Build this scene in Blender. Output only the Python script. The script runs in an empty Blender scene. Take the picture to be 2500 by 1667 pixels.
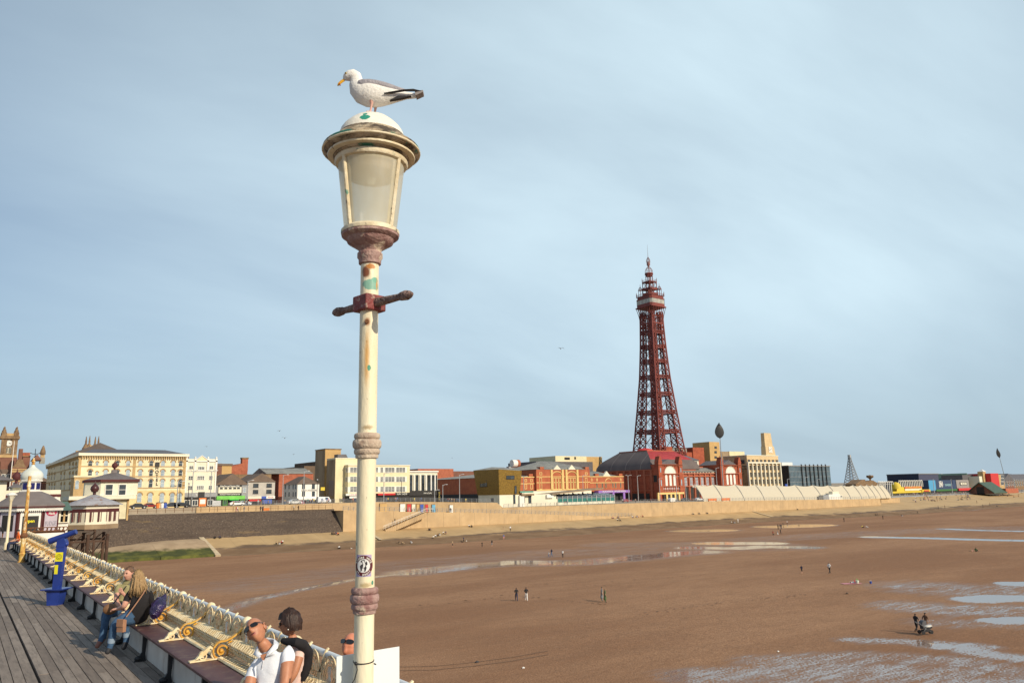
import bpy, bmesh, math, random
import numpy as np
from mathutils import Vector, Matrix, Euler
random.seed(7)
sc = bpy.context.scene
COL = sc.collection
# ---------------------------------------------------------------- camera
CZ = 13.0; YAW = math.radians(36.5); PITCH = math.radians(11.13); ROLL = math.radians(1.2); FPX = 1875.0
f0 = Vector((math.sin(YAW), math.cos(YAW), 0)); r0 = Vector((math.cos(YAW), -math.sin(YAW), 0)); u0 = Vector((0, 0, 1))
fw = f0*math.cos(PITCH)+u0*math.sin(PITCH); u1 = -f0*math.sin(PITCH)+u0*math.cos(PITCH)
RT = r0*math.cos(ROLL)-u1*math.sin(ROLL); UP = u1*math.cos(ROLL)+r0*math.sin(ROLL)
cd = bpy.data.cameras.new('camera'); cam = bpy.data.objects.new('camera', cd); COL.objects.link(cam)
cd.lens = 27.0; cd.sensor_width = 36.0; cd.clip_start = 0.1; cd.clip_end = 9000
M = Matrix((RT, UP, -fw)).transposed().to_4x4(); M.translation = Vector((0, 0, CZ)); cam.matrix_world = M
sc.camera = cam
# ---------------------------------------------------------------- sky, sun, exposure
SUN_EL = math.radians(29); SUNV = Vector((0.24, -0.97, 0)).normalized()
SUN_DIR = Vector((SUNV.x*math.cos(SUN_EL), SUNV.y*math.cos(SUN_EL), math.sin(SUN_EL)))
w = bpy.data.worlds.new("World"); sc.world = w; w.use_nodes = True
nt = w.node_tree; nt.nodes.clear()
def nn(nt, t, **k):
    n = nt.nodes.new(t)
    for a, b in k.items(): setattr(n, a, b)
    return n
sky = nn(nt, 'ShaderNodeTexSky'); sky.sky_type = 'NISHITA'; sky.sun_disc = False
sky.sun_elevation = SUN_EL; sky.sun_rotation = math.atan2(SUNV.x, SUNV.y); sky.air_density = 1.0; sky.dust_density = 1.0; sky.ozone_density = 2.5
tc = nn(nt, 'ShaderNodeTexCoord'); sp = nn(nt, 'ShaderNodeSeparateXYZ'); nt.links.new(tc.outputs['Generated'], sp.inputs[0])
za = nn(nt, 'ShaderNodeMath', operation='ADD'); za.inputs[1].default_value = 0.22; nt.links.new(sp.outputs[2], za.inputs[0])
zm = nn(nt, 'ShaderNodeMath', operation='MAXIMUM'); zm.inputs[1].default_value = 0.05; nt.links.new(za.outputs[0], zm.inputs[0])
dx = nn(nt, 'ShaderNodeMath', operation='DIVIDE'); nt.links.new(sp.outputs[0], dx.inputs[0]); nt.links.new(zm.outputs[0], dx.inputs[1])
dy = nn(nt, 'ShaderNodeMath', operation='DIVIDE'); nt.links.new(sp.outputs[1], dy.inputs[0]); nt.links.new(zm.outputs[0], dy.inputs[1])
cb = nn(nt, 'ShaderNodeCombineXYZ'); nt.links.new(dx.outputs[0], cb.inputs[0]); nt.links.new(dy.outputs[0], cb.inputs[1])
mp = nn(nt, 'ShaderNodeMapping'); mp.inputs['Rotation'].default_value = (0, 0, math.radians(35)); mp.inputs['Scale'].default_value = (0.55, 1.25, 1)
nt.links.new(cb.outputs[0], mp.inputs[0])
n1 = nn(nt, 'ShaderNodeTexNoise'); n1.inputs['Scale'].default_value = 0.75; n1.inputs['Detail'].default_value = 9; n1.inputs['Roughness'].default_value = 0.52; n1.inputs['Distortion'].default_value = 0.35
nt.links.new(mp.outputs[0], n1.inputs['Vector'])
cr = nn(nt, 'ShaderNodeValToRGB'); cr.color_ramp.elements[0].position = 0.34; cr.color_ramp.elements[0].color = (0.52, 0.52, 0.52, 1); cr.color_ramp.elements[1].position = 0.66; cr.color_ramp.elements[1].color = (1.0, 1.0, 1.0, 1)
nt.links.new(n1.outputs[0], cr.inputs[0])
hz = nn(nt, 'ShaderNodeMapRange'); hz.inputs[1].default_value = 0.0; hz.inputs[2].default_value = 0.34; hz.inputs[3].default_value = 1.0; hz.inputs[4].default_value = 0.0
nt.links.new(sp.outputs[2], hz.inputs[0])
mx0 = nn(nt, 'ShaderNodeMixRGB'); mx0.inputs[2].default_value = (3.7, 5.1, 6.5, 1)      # grey-blue veil of haze low in the sky
hzm = nn(nt, 'ShaderNodeMath', operation='MULTIPLY'); hzm.inputs[1].default_value = 0.85; nt.links.new(hz.outputs[0], hzm.inputs[0])
nt.links.new(hzm.outputs[0], mx0.inputs[0]); nt.links.new(sky.outputs[0], mx0.inputs[1])
mx = nn(nt, 'ShaderNodeMixRGB'); mx.inputs[2].default_value = (8.7, 10.9, 12.0, 1)        # thin high cloud
dv = nn(nt, 'ShaderNodeVectorMath', operation='DOT_PRODUCT'); dv.inputs[1].default_value = (0.70, 0.63, 0.33); nt.links.new(tc.outputs['Generated'], dv.inputs[0])
bk_ = nn(nt, 'ShaderNodeMapRange'); bk_.inputs[1].default_value = 0.62; bk_.inputs[2].default_value = 0.985; bk_.inputs[3].default_value = 0.30; bk_.inputs[4].default_value = 1.0; nt.links.new(dv.outputs['Value'], bk_.inputs[0])
cl_ = nn(nt, 'ShaderNodeMath', operation='MULTIPLY'); nt.links.new(cr.outputs[0], cl_.inputs[0]); nt.links.new(bk_.outputs[0], cl_.inputs[1])
lo_ = nn(nt, 'ShaderNodeMapRange'); lo_.inputs[1].default_value = 0.0; lo_.inputs[2].default_value = 0.30; lo_.inputs[3].default_value = 0.46; lo_.inputs[4].default_value = 1.0; lo_.interpolation_type = 'SMOOTHSTEP'; nt.links.new(sp.outputs[2], lo_.inputs[0])
cl2 = nn(nt, 'ShaderNodeMath', operation='MULTIPLY'); nt.links.new(cl_.outputs[0], cl2.inputs[0]); nt.links.new(lo_.outputs[0], cl2.inputs[1])
nt.links.new(cl2.outputs[0], mx.inputs[0]); nt.links.new(mx0.outputs[0], mx.inputs[1])
bg = nn(nt, 'ShaderNodeBackground'); bg.inputs[1].default_value = 0.088; nt.links.new(mx.outputs[0], bg.inputs[0])
wo = nn(nt, 'ShaderNodeOutputWorld'); nt.links.new(bg.outputs[0], wo.inputs[0])
sl = bpy.data.lights.new('sun', 'SUN'); sun = bpy.data.objects.new('sun', sl); COL.objects.link(sun)
sl.energy = 4.4; sl.angle = math.radians(0.6); sl.color = (1.0, 0.87, 0.67)
sun.rotation_euler = (-SUN_DIR).to_track_quat('-Z', 'Y').to_euler(); sun.location = SUN_DIR*400
vs = sc.view_settings; vs.view_transform = 'Standard'; vs.look = 'None'; vs.exposure = 0.0; vs.gamma = 1.0; vs.use_curve_mapping = False
sc.cycles.max_bounces = 6; sc.cycles.diffuse_bounces = 3; sc.cycles.glossy_bounces = 3; sc.cycles.transparent_max_bounces = 8
sc.cycles.use_denoising = True
# ---------------------------------------------------------------- measuring: a photo pixel (2500 x 1667) on a known plane of the plan
def ray(px, py): return fw*FPX+RT*(px-1250)-UP*(py-833.5)
def onz(px, py, z):
    d = ray(px, py); return Vector((0, 0, CZ))+d*((z-CZ)/d.z)
def ont(px, py, t):
    d = ray(px, py); return Vector((0, 0, CZ))+d*(t/d.y)
def ons(px, py, s):
    d = ray(px, py); return Vector((0, 0, CZ))+d*(s/d.x)
def lerp(a, b, k): return a+(b-a)*k
def interp(x, pts):
    if x <= pts[0][0]: return pts[0][1]
    for (a, b), (c, d) in zip(pts, pts[1:]):
        if x <= c: return b+(d-b)*(x-a)/(c-a)
    return pts[-1][1]
# ---------------------------------------------------------------- mesh builder
class MB:
    def __init__(s): s.v = []; s.f = []; s.m = []
    def add(s, vs, fs, m=0):
        o = len(s.v); s.v += [tuple(v) for v in vs]
        for f in fs: s.f.append([i+o for i in f]); s.m.append(m)
        return s
    def box(s, x0, x1, y0, y1, z0, z1, m=0):
        return s.add([(x0,y0,z0),(x1,y0,z0),(x1,y1,z0),(x0,y1,z0),(x0,y0,z1),(x1,y0,z1),(x1,y1,z1),(x0,y1,z1)],
                     [(0,3,2,1),(4,5,6,7),(0,1,5,4),(1,2,6,5),(2,3,7,6),(3,0,4,7)], m)
    def prism(s, pts, z0, z1, m=0, top=None):       # outline in xy, walls up z; top: optional second outline
        n = len(pts); t = top or pts
        return s.add([(x,y,z0) for x,y in pts]+[(x,y,z1) for x,y in t],
                     [list(range(n))[::-1], list(range(n,2*n))]+[(i,(i+1)%n,n+(i+1)%n,n+i) for i in range(n)], m)
    def slab(s, pts, y0, y1, m=0):                  # outline in xz, thickness along y
        n = len(pts)
        return s.add([(x,y0,z) for x,z in pts]+[(x,y1,z) for x,z in pts],
                     [list(range(n)), list(range(n,2*n))[::-1]]+[((i+1)%n,i,n+i,n+(i+1)%n) for i in range(n)], m)
    def slabx(s, pts, x0, x1, m=0):                 # outline in yz, thickness along x
        n = len(pts)
        return s.add([(x0,y,z) for y,z in pts]+[(x1,y,z) for y,z in pts],
                     [list(range(n))[::-1], list(range(n,2*n))]+[(i,(i+1)%n,n+(i+1)%n,n+i) for i in range(n)], m)
    def tube(s, path, r, n=6, m=0, caps=True, closed=False):
        P = [Vector(p) for p in path]; k = len(P); R = r if isinstance(r, (list, tuple)) else [r]*k
        up = Vector((0,0,1)); vs = []
        for i in range(k):
            if closed: d = P[(i+1)%k]-P[i-1]
            else: d = P[min(i+1,k-1)]-P[max(i-1,0)]
            if d.length < 1e-9: d = Vector((0,0,1))
            d.normalize()
            a = up.cross(d) if abs(d.z) < 0.95 else (a if i else Vector((1,0,0)).cross(d))
            if a.length < 1e-6: a = Vector((1,0,0))
            a = (a-d*a.dot(d)).normalized(); b = d.cross(a)
            for j in range(n):
                t = 2*math.pi*j/n; vs.append(P[i]+(a*math.cos(t)+b*math.sin(t))*R[i])
        fs = []
        for i in range(k if closed else k-1):
            for j in range(n):
                q = (i+1)%k; fs.append((i*n+j, i*n+(j+1)%n, q*n+(j+1)%n, q*n+j))
        if caps and not closed: fs += [list(range(n))[::-1], [(k-1)*n+j for j in range(n)]]
        return s.add(vs, fs, m)
    def bar(s, p, q, a, b=None, m=0):               # square bar between two points
        p, q = Vector(p), Vector(q); d = (q-p).normalized(); b = b or a
        u = Vector((0,0,1)) if abs(d.z) < 0.9 else Vector((0,1,0))
        x = d.cross(u).normalized()*a/2; y = d.cross(x).normalized()*b/2
        vs = [p-x-y,p+x-y,p+x+y,p-x+y,q-x-y,q+x-y,q+x+y,q-x+y]
        return s.add(vs, [(0,3,2,1),(4,5,6,7),(0,1,5,4),(1,2,6,5),(2,3,7,6),(3,0,4,7)], m)
    def lathe(s, prof, n=24, c=(0,0,0), m=0, mf=None, rot=0.0):
        k = len(prof); vs = []; cx, cy, cz = c
        for r, z in prof:
            for j in range(n):
                t = 2*math.pi*j/n+rot; vs.append((cx+r*math.cos(t), cy+r*math.sin(t), cz+z))
        o = len(s.v); s.v += vs
        for i in range(k-1):
            for j in range(n):
                s.f.append([o+i*n+j, o+i*n+(j+1)%n, o+(i+1)*n+(j+1)%n, o+(i+1)*n+j]); s.m.append(mf(i, j) if mf else m)
        if prof[0][0] > 1e-4: s.f.append([o+j for j in range(n)][::-1]); s.m.append(m)
        if prof[-1][0] > 1e-4: s.f.append([o+(k-1)*n+j for j in range(n)]); s.m.append(m)
        return s
    def ball(s, c, r, n=10, k=7, m=0, sc=(1,1,1)):
        pr = [(max(1e-5, r*math.sin(math.pi*i/k)), -r*math.cos(math.pi*i/k)) for i in range(k+1)]
        o = len(s.v); s.lathe(pr, n, (0,0,0), m)
        for i in range(o, len(s.v)):
            x, y, z = s.v[i]; s.v[i] = (c[0]+x*sc[0], c[1]+y*sc[1], c[2]+z*sc[2])
        return s
    def xf(s, Mx, o=0):
        for i in range(o, len(s.v)): s.v[i] = tuple(Mx @ Vector(s.v[i]))
        return s
    def mesh(s, name, mats, ang=38):
        me = bpy.data.meshes.new(name); me.from_pydata(s.v, [], s.f)
        for a in (mats if isinstance(mats, (list, tuple)) else [mats]): me.materials.append(a)
        me.polygons.foreach_set('material_index', s.m)
        me.polygons.foreach_set('use_smooth', [True]*len(s.f))
        me.update()
        me.set_sharp_from_angle(angle=math.radians(ang))
        return me
    def build(s, name, mats, parent=None, loc=None, ang=38):
        o = bpy.data.objects.new(name, s.mesh(name, mats, ang)); COL.objects.link(o)
        if parent: o.parent = parent
        if loc is not None: o.location = loc
        return o
def thing(name, label, cat, loc=(0,0,0), rz=0.0, group=None):
    o = bpy.data.objects.new(name, None); COL.objects.link(o); o.empty_display_size = 0.3
    o.location = loc; o.rotation_euler = (0,0,rz); tag(o, label, cat, group); return o
def tag(o, label, cat, group=None):
    o['label'] = label; o['category'] = cat
    if group: o['group'] = group
    return o
def struct(o, kind='structure'): o['kind'] = kind; return o
def inst(name, me, parent=None, loc=(0,0,0), rz=0.0, sc3=None):
    o = bpy.data.objects.new(name, me); COL.objects.link(o); o.location = loc; o.rotation_euler = (0,0,rz)
    if parent: o.parent = parent
    if sc3: o.scale = sc3
    return o
def kids(o): return [c for c in bpy.data.objects if c.parent == o]
def copy_tree(o, parent=None):
    c = o.copy(); COL.objects.link(c)
    if parent: c.parent = parent
    for ch in list(o.children): copy_tree(ch, c)
    return c
def txt_geo(s, size, bold=0.0):
    cu = bpy.data.curves.new('t', 'FONT'); cu.body = s; cu.size = size; cu.align_x = 'CENTER'; cu.align_y = 'CENTER'; cu.offset = bold; cu.resolution_u = 3
    o = bpy.data.objects.new('t', cu); COL.objects.link(o)
    me = bpy.data.meshes.new_from_object(o.evaluated_get(bpy.context.evaluated_depsgraph_get()))
    vs = [v.co.copy() for v in me.vertices]; fs = [list(p.vertices) for p in me.polygons]
    bpy.data.objects.remove(o); bpy.data.curves.remove(cu); bpy.data.meshes.remove(me); return vs, fs
def lettering(s, size, mat_, parent, loc, rz=0.0, bold=0.0, width=None, name='lettering'):   # upright lettering facing -y
    vs, fs = txt_geo(s, size, bold); k = 1.0
    if width:
        xs = [v.x for v in vs]; k = width/max(1e-6, max(xs)-min(xs))
    m = MB(); m.add([(v.x*k, 0, v.y) for v in vs], fs); o = m.build(name, mat_, parent, loc); o.rotation_euler = (0,0,rz); return o
# ---------------------------------------------------------------- materials
def mat(name, c, rough=0.75, c2=None, var=0.25, scale=1.0, detail=4, bump=0.0, bscale=None, metal=0.0, spec=0.4, stretch=(1,1,1), coat=0.0, ramp=(0.35, 0.65), obj=False):
    m = bpy.data.materials.new(name); m.use_nodes = True; t = m.node_tree; b = t.nodes['Principled BSDF']
    b.inputs['Roughness'].default_value = rough; b.inputs['Metallic'].default_value = metal; b.inputs['Specular IOR Level'].default_value = spec
    if coat: b.inputs['Coat Weight'].default_value = coat
    g = nn(t, 'ShaderNodeTexCoord') if obj else nn(t, 'ShaderNodeNewGeometry')
    mpn = nn(t, 'ShaderNodeMapping'); mpn.inputs['Scale'].default_value = stretch; t.links.new(g.outputs['Object' if obj else 'Position'], mpn.inputs[0])
    n = nn(t, 'ShaderNodeTexNoise'); n.inputs['Scale'].default_value = scale; n.inputs['Detail'].default_value = detail; n.inputs['Roughness'].default_value = 0.6
    t.links.new(mpn.outputs[0], n.inputs['Vector'])
    r = nn(t, 'ShaderNodeValToRGB'); c2 = c2 or tuple(max(0, x*(1-var)) for x in c)
    r.color_ramp.elements[0].position = ramp[0]; r.color_ramp.elements[1].position = ramp[1]
    r.color_ramp.elements[0].color = (*c2, 1); r.color_ramp.elements[1].color = (*c, 1)
    t.links.new(n.outputs[0], r.inputs[0]); t.links.new(r.outputs[0], b.inputs['Base Color'])
    if bump:
        n2 = nn(t, 'ShaderNodeTexNoise'); n2.inputs['Scale'].default_value = bscale or scale*4; n2.inputs['Detail'].default_value = 5
        t.links.new(mpn.outputs[0], n2.inputs['Vector'])
        bp = nn(t, 'ShaderNodeBump'); bp.inputs['Strength'].default_value = bump; bp.inputs['Distance'].default_value = 0.05
        t.links.new(n2.outputs[0], bp.inputs['Height']); t.links.new(bp.outputs[0], b.inputs['Normal'])
    m['ramp'] = r.name; return m
def add_layer(m, c, scale, lo, hi, stretch=(1,1,1), detail=6, rough=None, obj=False, seed=0.0, fac=1.0):   # patches of a second paint, rust or dirt
    t = m.node_tree; b = t.nodes['Principled BSDF']; src = b.inputs['Base Color'].links[0].from_socket
    g = nn(t, 'ShaderNodeTexCoord') if obj else nn(t, 'ShaderNodeNewGeometry')
    mpn = nn(t, 'ShaderNodeMapping'); mpn.inputs['Scale'].default_value = stretch; mpn.inputs['Location'].default_value = (seed, seed*1.7, seed*0.6)
    t.links.new(g.outputs['Object' if obj else 'Position'], mpn.inputs[0])
    n = nn(t, 'ShaderNodeTexNoise'); n.inputs['Scale'].default_value = scale; n.inputs['Detail'].default_value = detail; n.inputs['Roughness'].default_value = 0.65
    t.links.new(mpn.outputs[0], n.inputs['Vector'])
    r = nn(t, 'ShaderNodeMapRange'); r.inputs[1].default_value = lo; r.inputs[2].default_value = hi; r.inputs[3].default_value = 0; r.inputs[4].default_value = fac
    t.links.new(n.outputs[0], r.inputs[0])
    x = nn(t, 'ShaderNodeMixRGB'); x.inputs[2].default_value = (*c, 1); t.links.new(r.outputs[0], x.inputs[0]); t.links.new(src, x.inputs[1]); t.links.new(x.outputs[0], b.inputs['Base Color'])
    return m
def lines(m, axis, period, width, c, fac=0.7, phase=0.0):      # thin joints every `period` metres along an axis of the place
    t = m.node_tree; b = t.nodes['Principled BSDF']; src = b.inputs['Base Color'].links[0].from_socket
    g = nn(t, 'ShaderNodeNewGeometry'); s = nn(t, 'ShaderNodeSeparateXYZ'); t.links.new(g.outputs['Position'], s.inputs[0])
    a = nn(t, 'ShaderNodeMath', operation='ADD'); a.inputs[1].default_value = phase+1000*period; t.links.new(s.outputs[axis], a.inputs[0])
    d = nn(t, 'ShaderNodeMath', operation='MODULO'); d.inputs[1].default_value = period; t.links.new(a.outputs[0], d.inputs[0])
    l = nn(t, 'ShaderNodeMath', operation='LESS_THAN'); l.inputs[1].default_value = width; t.links.new(d.outputs[0], l.inputs[0])
    k = nn(t, 'ShaderNodeMath', operation='MULTIPLY'); k.inputs[1].default_value = fac; t.links.new(l.outputs[0], k.inputs[0])
    x = nn(t, 'ShaderNodeMixRGB'); x.inputs[2].default_value = (*c, 1); t.links.new(k.outputs[0], x.inputs[0]); t.links.new(src, x.inputs[1]); t.links.new(x.outputs[0], b.inputs['Base Color'])
    return m
_plain = {}
def plain(c, rough=0.7, var=0.12):
    k = (tuple(round(x, 3) for x in c), rough)
    if k not in _plain: _plain[k] = mat('paint', c, rough, var=var, scale=2.0)
    return _plain[k]
MT = {}
MT['glass'] = mat('window_glass', (0.06, 0.08, 0.10), 0.12, c2=(0.02, 0.025, 0.03), scale=0.5, spec=0.7)
MT['glass_pale'] = mat('pale_window', (0.42, 0.50, 0.55), 0.15, c2=(0.22, 0.28, 0.33), scale=0.6, spec=0.7)
MT['white'] = mat('white_paint', (0.78, 0.76, 0.70), 0.6, var=0.12, scale=0.6)
MT['cream'] = mat('cream_render', (0.75, 0.66, 0.42), 0.8, var=0.12, scale=0.25)
MT['pale'] = mat('pale_render', (0.74, 0.70, 0.56), 0.8, var=0.12, scale=0.25)
MT['ochre'] = mat('ochre_stone', (0.52, 0.35, 0.16), 0.8, scale=0.8)
MT['slate'] = mat('slate_roof', (0.13, 0.12, 0.13), 0.6, scale=0.6, bump=0.3)
MT['brownroof'] = mat('brown_tile_roof', (0.17, 0.12, 0.09), 0.8, scale=0.5, bump=0.4)
MT['brick'] = mat('red_brick', (0.42, 0.13, 0.07), 0.85, c2=(0.30, 0.09, 0.05), scale=0.6, bump=0.2)
MT['dbrick'] = mat('dark_brick', (0.22, 0.10, 0.07), 0.9, scale=0.5, bump=0.2)
MT['stone'] = mat('brown_stone', (0.27, 0.18, 0.10), 0.9, c2=(0.15, 0.09, 0.05), scale=0.7, bump=0.3)
MT['grey'] = mat('grey_metal', (0.30, 0.31, 0.32), 0.5, scale=2)
MT['dark'] = mat('dark_opening', (0.03, 0.028, 0.027), 0.7, scale=1)
MT['black'] = mat('black_paint', (0.025, 0.025, 0.027), 0.5, scale=1)
MT['galv'] = mat('galvanised_steel', (0.48, 0.49, 0.50), 0.45, metal=0.5, scale=3)
# ================================================================ ground: sand, pools, sea wall, promenade
def stroke(pix, r0_, r1_, st): return ([onz(x, y, 0).to_2d() for x, y in pix], r0_, r1_, st)
STROKES = [  # wet bands: (pixel line over the sand, core radius m, falloff m, strength)
 stroke([(545,1490),(640,1458),(760,1432),(870,1412),(1000,1396)], 0.5, 2.5, 0.84),
 stroke([(1000,1396),(1130,1382),(1260,1372),(1330,1374),(1430,1372),(1520,1364),(1640,1352),(1720,1347)], 2.6, 7, 0.84),
 stroke([(620,1425),(760,1408),(930,1385),(1120,1368),(1300,1352),(1500,1345),(1700,1338),(1880,1336)], 6, 11, 0.47),
 stroke([(860,1398),(1100,1376),(1250,1362),(1340,1352)], 5, 8, 0.50),
 stroke([(1500,1330),(1720,1328),(1880,1330)], 5, 9, 0.55),
 stroke([(1690,1337),(1800,1338),(1860,1334),(1960,1336)], 2.2, 6, 0.9),
 stroke([(1740,1326),(1840,1326),(1872,1326)], 3.6, 4, 1.05),
 stroke([(1855,1316),(2000,1308),(2150,1300),(2330,1292),(2500,1288)], 6, 9, 0.50),
 stroke([(2130,1310),(2250,1312),(2380,1316),(2500,1319)], 2.0, 4, 1.05),
 stroke([(2310,1291),(2400,1294),(2500,1296)], 1.0, 5, 1.0),
 stroke([(1905,1285),(1945,1284),(1975,1282)], 7, 5, 1.15),
 stroke([(1690,1295),(1720,1295),(1745,1294)], 5, 6, 1.1),
 stroke([(2322,1246),(2345,1242)], 7, 6, 1.15), stroke([(2325,1237),(2355,1235)], 3, 4, 1.1),
 stroke([(2385,1462),(2440,1458),(2540,1460)], 1.9, 2.2, 1.15),
 stroke([(2440,1514),(2500,1512),(2560,1512)], 1.3, 1.6, 1.15),
 stroke([(2475,1424),(2530,1424)], 1.6, 2, 1.1),
 stroke([(2260,1432),(2380,1440),(2520,1440)], 4, 8, 0.66), stroke([(2220,1478),(2350,1488),(2500,1488)], 2.6, 5, 0.70),
 stroke([(2300,1518),(2420,1520)], 1.5, 4, 0.62),
 stroke([(2080,1560),(2250,1566),(2400,1576)], 0.7, 2.0, 0.78), stroke([(2280,1574),(2330,1578),(2380,1590),(2500,1608)], 0.8, 2.2, 0.92),
 stroke([(1860,1612),(2000,1606),(2150,1602),(2350,1615),(2520,1640)], 1.2, 3.0, 0.72),
 stroke([(1690,1650),(1900,1640),(2100,1632),(2300,1645),(2520,1670)], 1.8, 2.5, 0.75),
 stroke([(1750,1680),(2000,1665),(2300,1670)], 1.6, 2.5, 0.70),
]
def seg_d(P, a, b):
    ab = np.array(b)-np.array(a); L = float(ab@ab)+1e-9; t = np.clip(((P-np.array(a))@ab)/L, 0, 1)
    return np.hypot(*(P-(np.array(a)+t[:, None]*ab)).T)
def wet_at(P):
    wv = np.zeros(len(P))
    for pts, ra, rb, st in STROKES:
        d = np.full(len(P), 1e9)
        for a, b in zip(pts, pts[1:]): d = np.minimum(d, seg_d(P, a, b))
        k = np.clip(1-(d-ra)/rb, 0, 1); wv = np.maximum(wv, st*k*k*(3-2*k))
    return wv
def axis_pts(parts):
    out = []
    for a, b, n in parts: out += list(np.linspace(a, b, n, endpoint=False))
    return out+[parts[-1][1]]
gx = axis_pts([(-3000,-30,12),(-30,150,260),(150,420,300),(420,900,120),(900,4000,16)])
gy = axis_pts([(-1500,2,10),(2,110,190),(110,192,110),(192,206,3)])
GX, GY = np.meshgrid(gx, gy); P2 = np.stack([GX.ravel(), GY.ravel()], 1)
GZ = 0.10*np.sin(P2[:,0]*0.043+P2[:,1]*0.021)+0.08*np.sin(P2[:,1]*0.09+P2[:,0]*0.013)
wv = wet_at(P2); GZ = GZ*np.clip(1-wv*0.7, 0, 1)*np.clip((186-P2[:,1])/30, 0, 1)*0.6
nx, ny = len(gx), len(gy)
me = bpy.data.meshes.new('sand')
me.from_pydata([(a, b, c) for (a, b), c in zip(P2, GZ)], [], [(j*nx+i, j*nx+i+1, (j+1)*nx+i+1, (j+1)*nx+i) for j in range(ny-1) for i in range(nx-1)])
at = me.attributes.new('wet', 'FLOAT', 'POINT'); at.data.foreach_set('value', wv.astype(np.float32))
me.polygons.foreach_set('use_smooth', [True]*len(me.polygons))
m = bpy.data.materials.new('beach_sand'); m.use_nodes = True; t = m.node_tree; b = t.nodes['Principled BSDF']
g = nn(t, 'ShaderNodeNewGeometry'); A = nn(t, 'ShaderNodeAttribute', attribute_name='wet')
def noise(t, src, scale, stretch=(1,1,1), detail=5, rough=0.6, rz=0.0):
    mpn = nn(t, 'ShaderNodeMapping'); mpn.inputs['Scale'].default_value = stretch; mpn.inputs['Rotation'].default_value = (0,0,rz); t.links.new(src, mpn.inputs[0])
    n = nn(t, 'ShaderNodeTexNoise'); n.inputs['Scale'].default_value = scale; n.inputs['Detail'].default_value = detail; n.inputs['Roughness'].default_value = rough
    t.links.new(mpn.outputs[0], n.inputs['Vector']); return n.outputs[0]
def mth(t, op, a, b_=None):
    n = nn(t, 'ShaderNodeMath', operation=op)
    for i, x in enumerate((a, b_)):
        if x is None: continue
        if isinstance(x, (int, float)): n.inputs[i].default_value = x
        else: t.links.new(x, n.inputs[i])
    return n.outputs[0]
def mrange(t, x, a, b_, c, d):
    n = nn(t, 'ShaderNodeMapRange'); n.interpolation_type = 'SMOOTHSTEP'
    for i, k in enumerate((a, b_, c, d)): n.inputs[i+1].default_value = k
    t.links.new(x, n.inputs[0]); return n.outputs[0]
def mixc(t, fac, a, b_):
    n = nn(t, 'ShaderNodeMixRGB')
    for i, x in ((0, fac), (1, a), (2, b_)):
        if isinstance(x, tuple): n.inputs[i].default_value = (*x, 1)
        elif isinstance(x, (int, float)): n.inputs[i].default_value = x
        else: t.links.new(x, n.inputs[i])
    return n.outputs[0]
pos = g.outputs['Position']
big = noise(t, pos, 0.035, (0.5, 1.4, 1), 5); mid = noise(t, pos, 0.35, (0.6, 1.5, 1), 6); rip = noise(t, pos, 6.0, (0.8, 1.0, 1), 6, 0.65, 0.3); fine = noise(t, pos, 9.0, (0.7, 1.4, 1), 4)
wet = mth(t, 'ADD', A.outputs['Fac'], mth(t, 'MULTIPLY', mth(t, 'SUBTRACT', mid, 0.5), 0.55))
damp = mrange(t, mth(t, 'ADD', wet, mth(t, 'MULTIPLY', mth(t, 'SUBTRACT', noise(t, pos, 0.5, (0.3, 1.8, 1), 7, 0.7), 0.5), 0.9)), 0.12, 0.62, 0, 1)
mid2 = noise(t, pos, 0.8, (0.35, 1.6, 1), 7, 0.7)
damp = mth(t, 'MULTIPLY', damp, mrange(t, noise(t, pos, 0.7, (0.22, 2.0, 1), 8, 0.75, 0.1), 0.40, 0.60, 0.10, 1))
pool = mrange(t, mth(t, 'ADD', mth(t, 'ADD', wet, mth(t, 'MULTIPLY', mth(t, 'SUBTRACT', mid2, 0.5), 0.85)), mth(t, 'MULTIPLY', mth(t, 'SUBTRACT', rip, 0.5), 1.6)), 0.71, 0.83, 0, 1)
dry = mixc(t, mrange(t, big, 0.35, 0.65, 0, 1), (0.305, 0.160, 0.086), (0.455, 0.262, 0.148))
dry = mixc(t, mrange(t, mid, 0.3, 0.75, 0, 0.45), dry, (0.25, 0.145, 0.085))
dry = mixc(t, mrange(t, fine, 0.38, 0.62, 0.7, 0), dry, (0.17, 0.09, 0.052))
sp1 = noise(t, pos, 1.7, (0.7, 1.3, 1), 8, 0.75); dry = mixc(t, mrange(t, sp1, 0.50, 0.68, 0, 0.5), dry, (0.19, 0.098, 0.056)); dry = mixc(t, mrange(t, sp1, 0.46, 0.30, 0, 0.35), dry, (0.46, 0.29, 0.185))
c = mixc(t, mth(t, 'MULTIPLY', damp, 0.7), dry, (0.21, 0.125, 0.085)); c = mixc(t, pool, c, (0.24, 0.165, 0.13))
t.links.new(c, b.inputs['Base Color'])
rg = mth(t, 'ADD', mth(t, 'MULTIPLY', damp, -0.42), 0.92); rg = mth(t, 'MULTIPLY', rg, mth(t, 'SUBTRACT', 1.0, mth(t, 'MULTIPLY', pool, 0.92)))
t.links.new(rg, b.inputs['Roughness']); b.inputs['Specular IOR Level'].default_value = 0.5
t.links.new(mth(t, 'ADD', mth(t, 'MULTIPLY', pool, 0.5), mth(t, 'ADD', 0.12, mth(t, 'MULTIPLY', damp, 0.3))), b.inputs['Specular IOR Level'])
bp = nn(t, 'ShaderNodeBump'); bp.inputs['Distance'].default_value = 0.12
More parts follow.
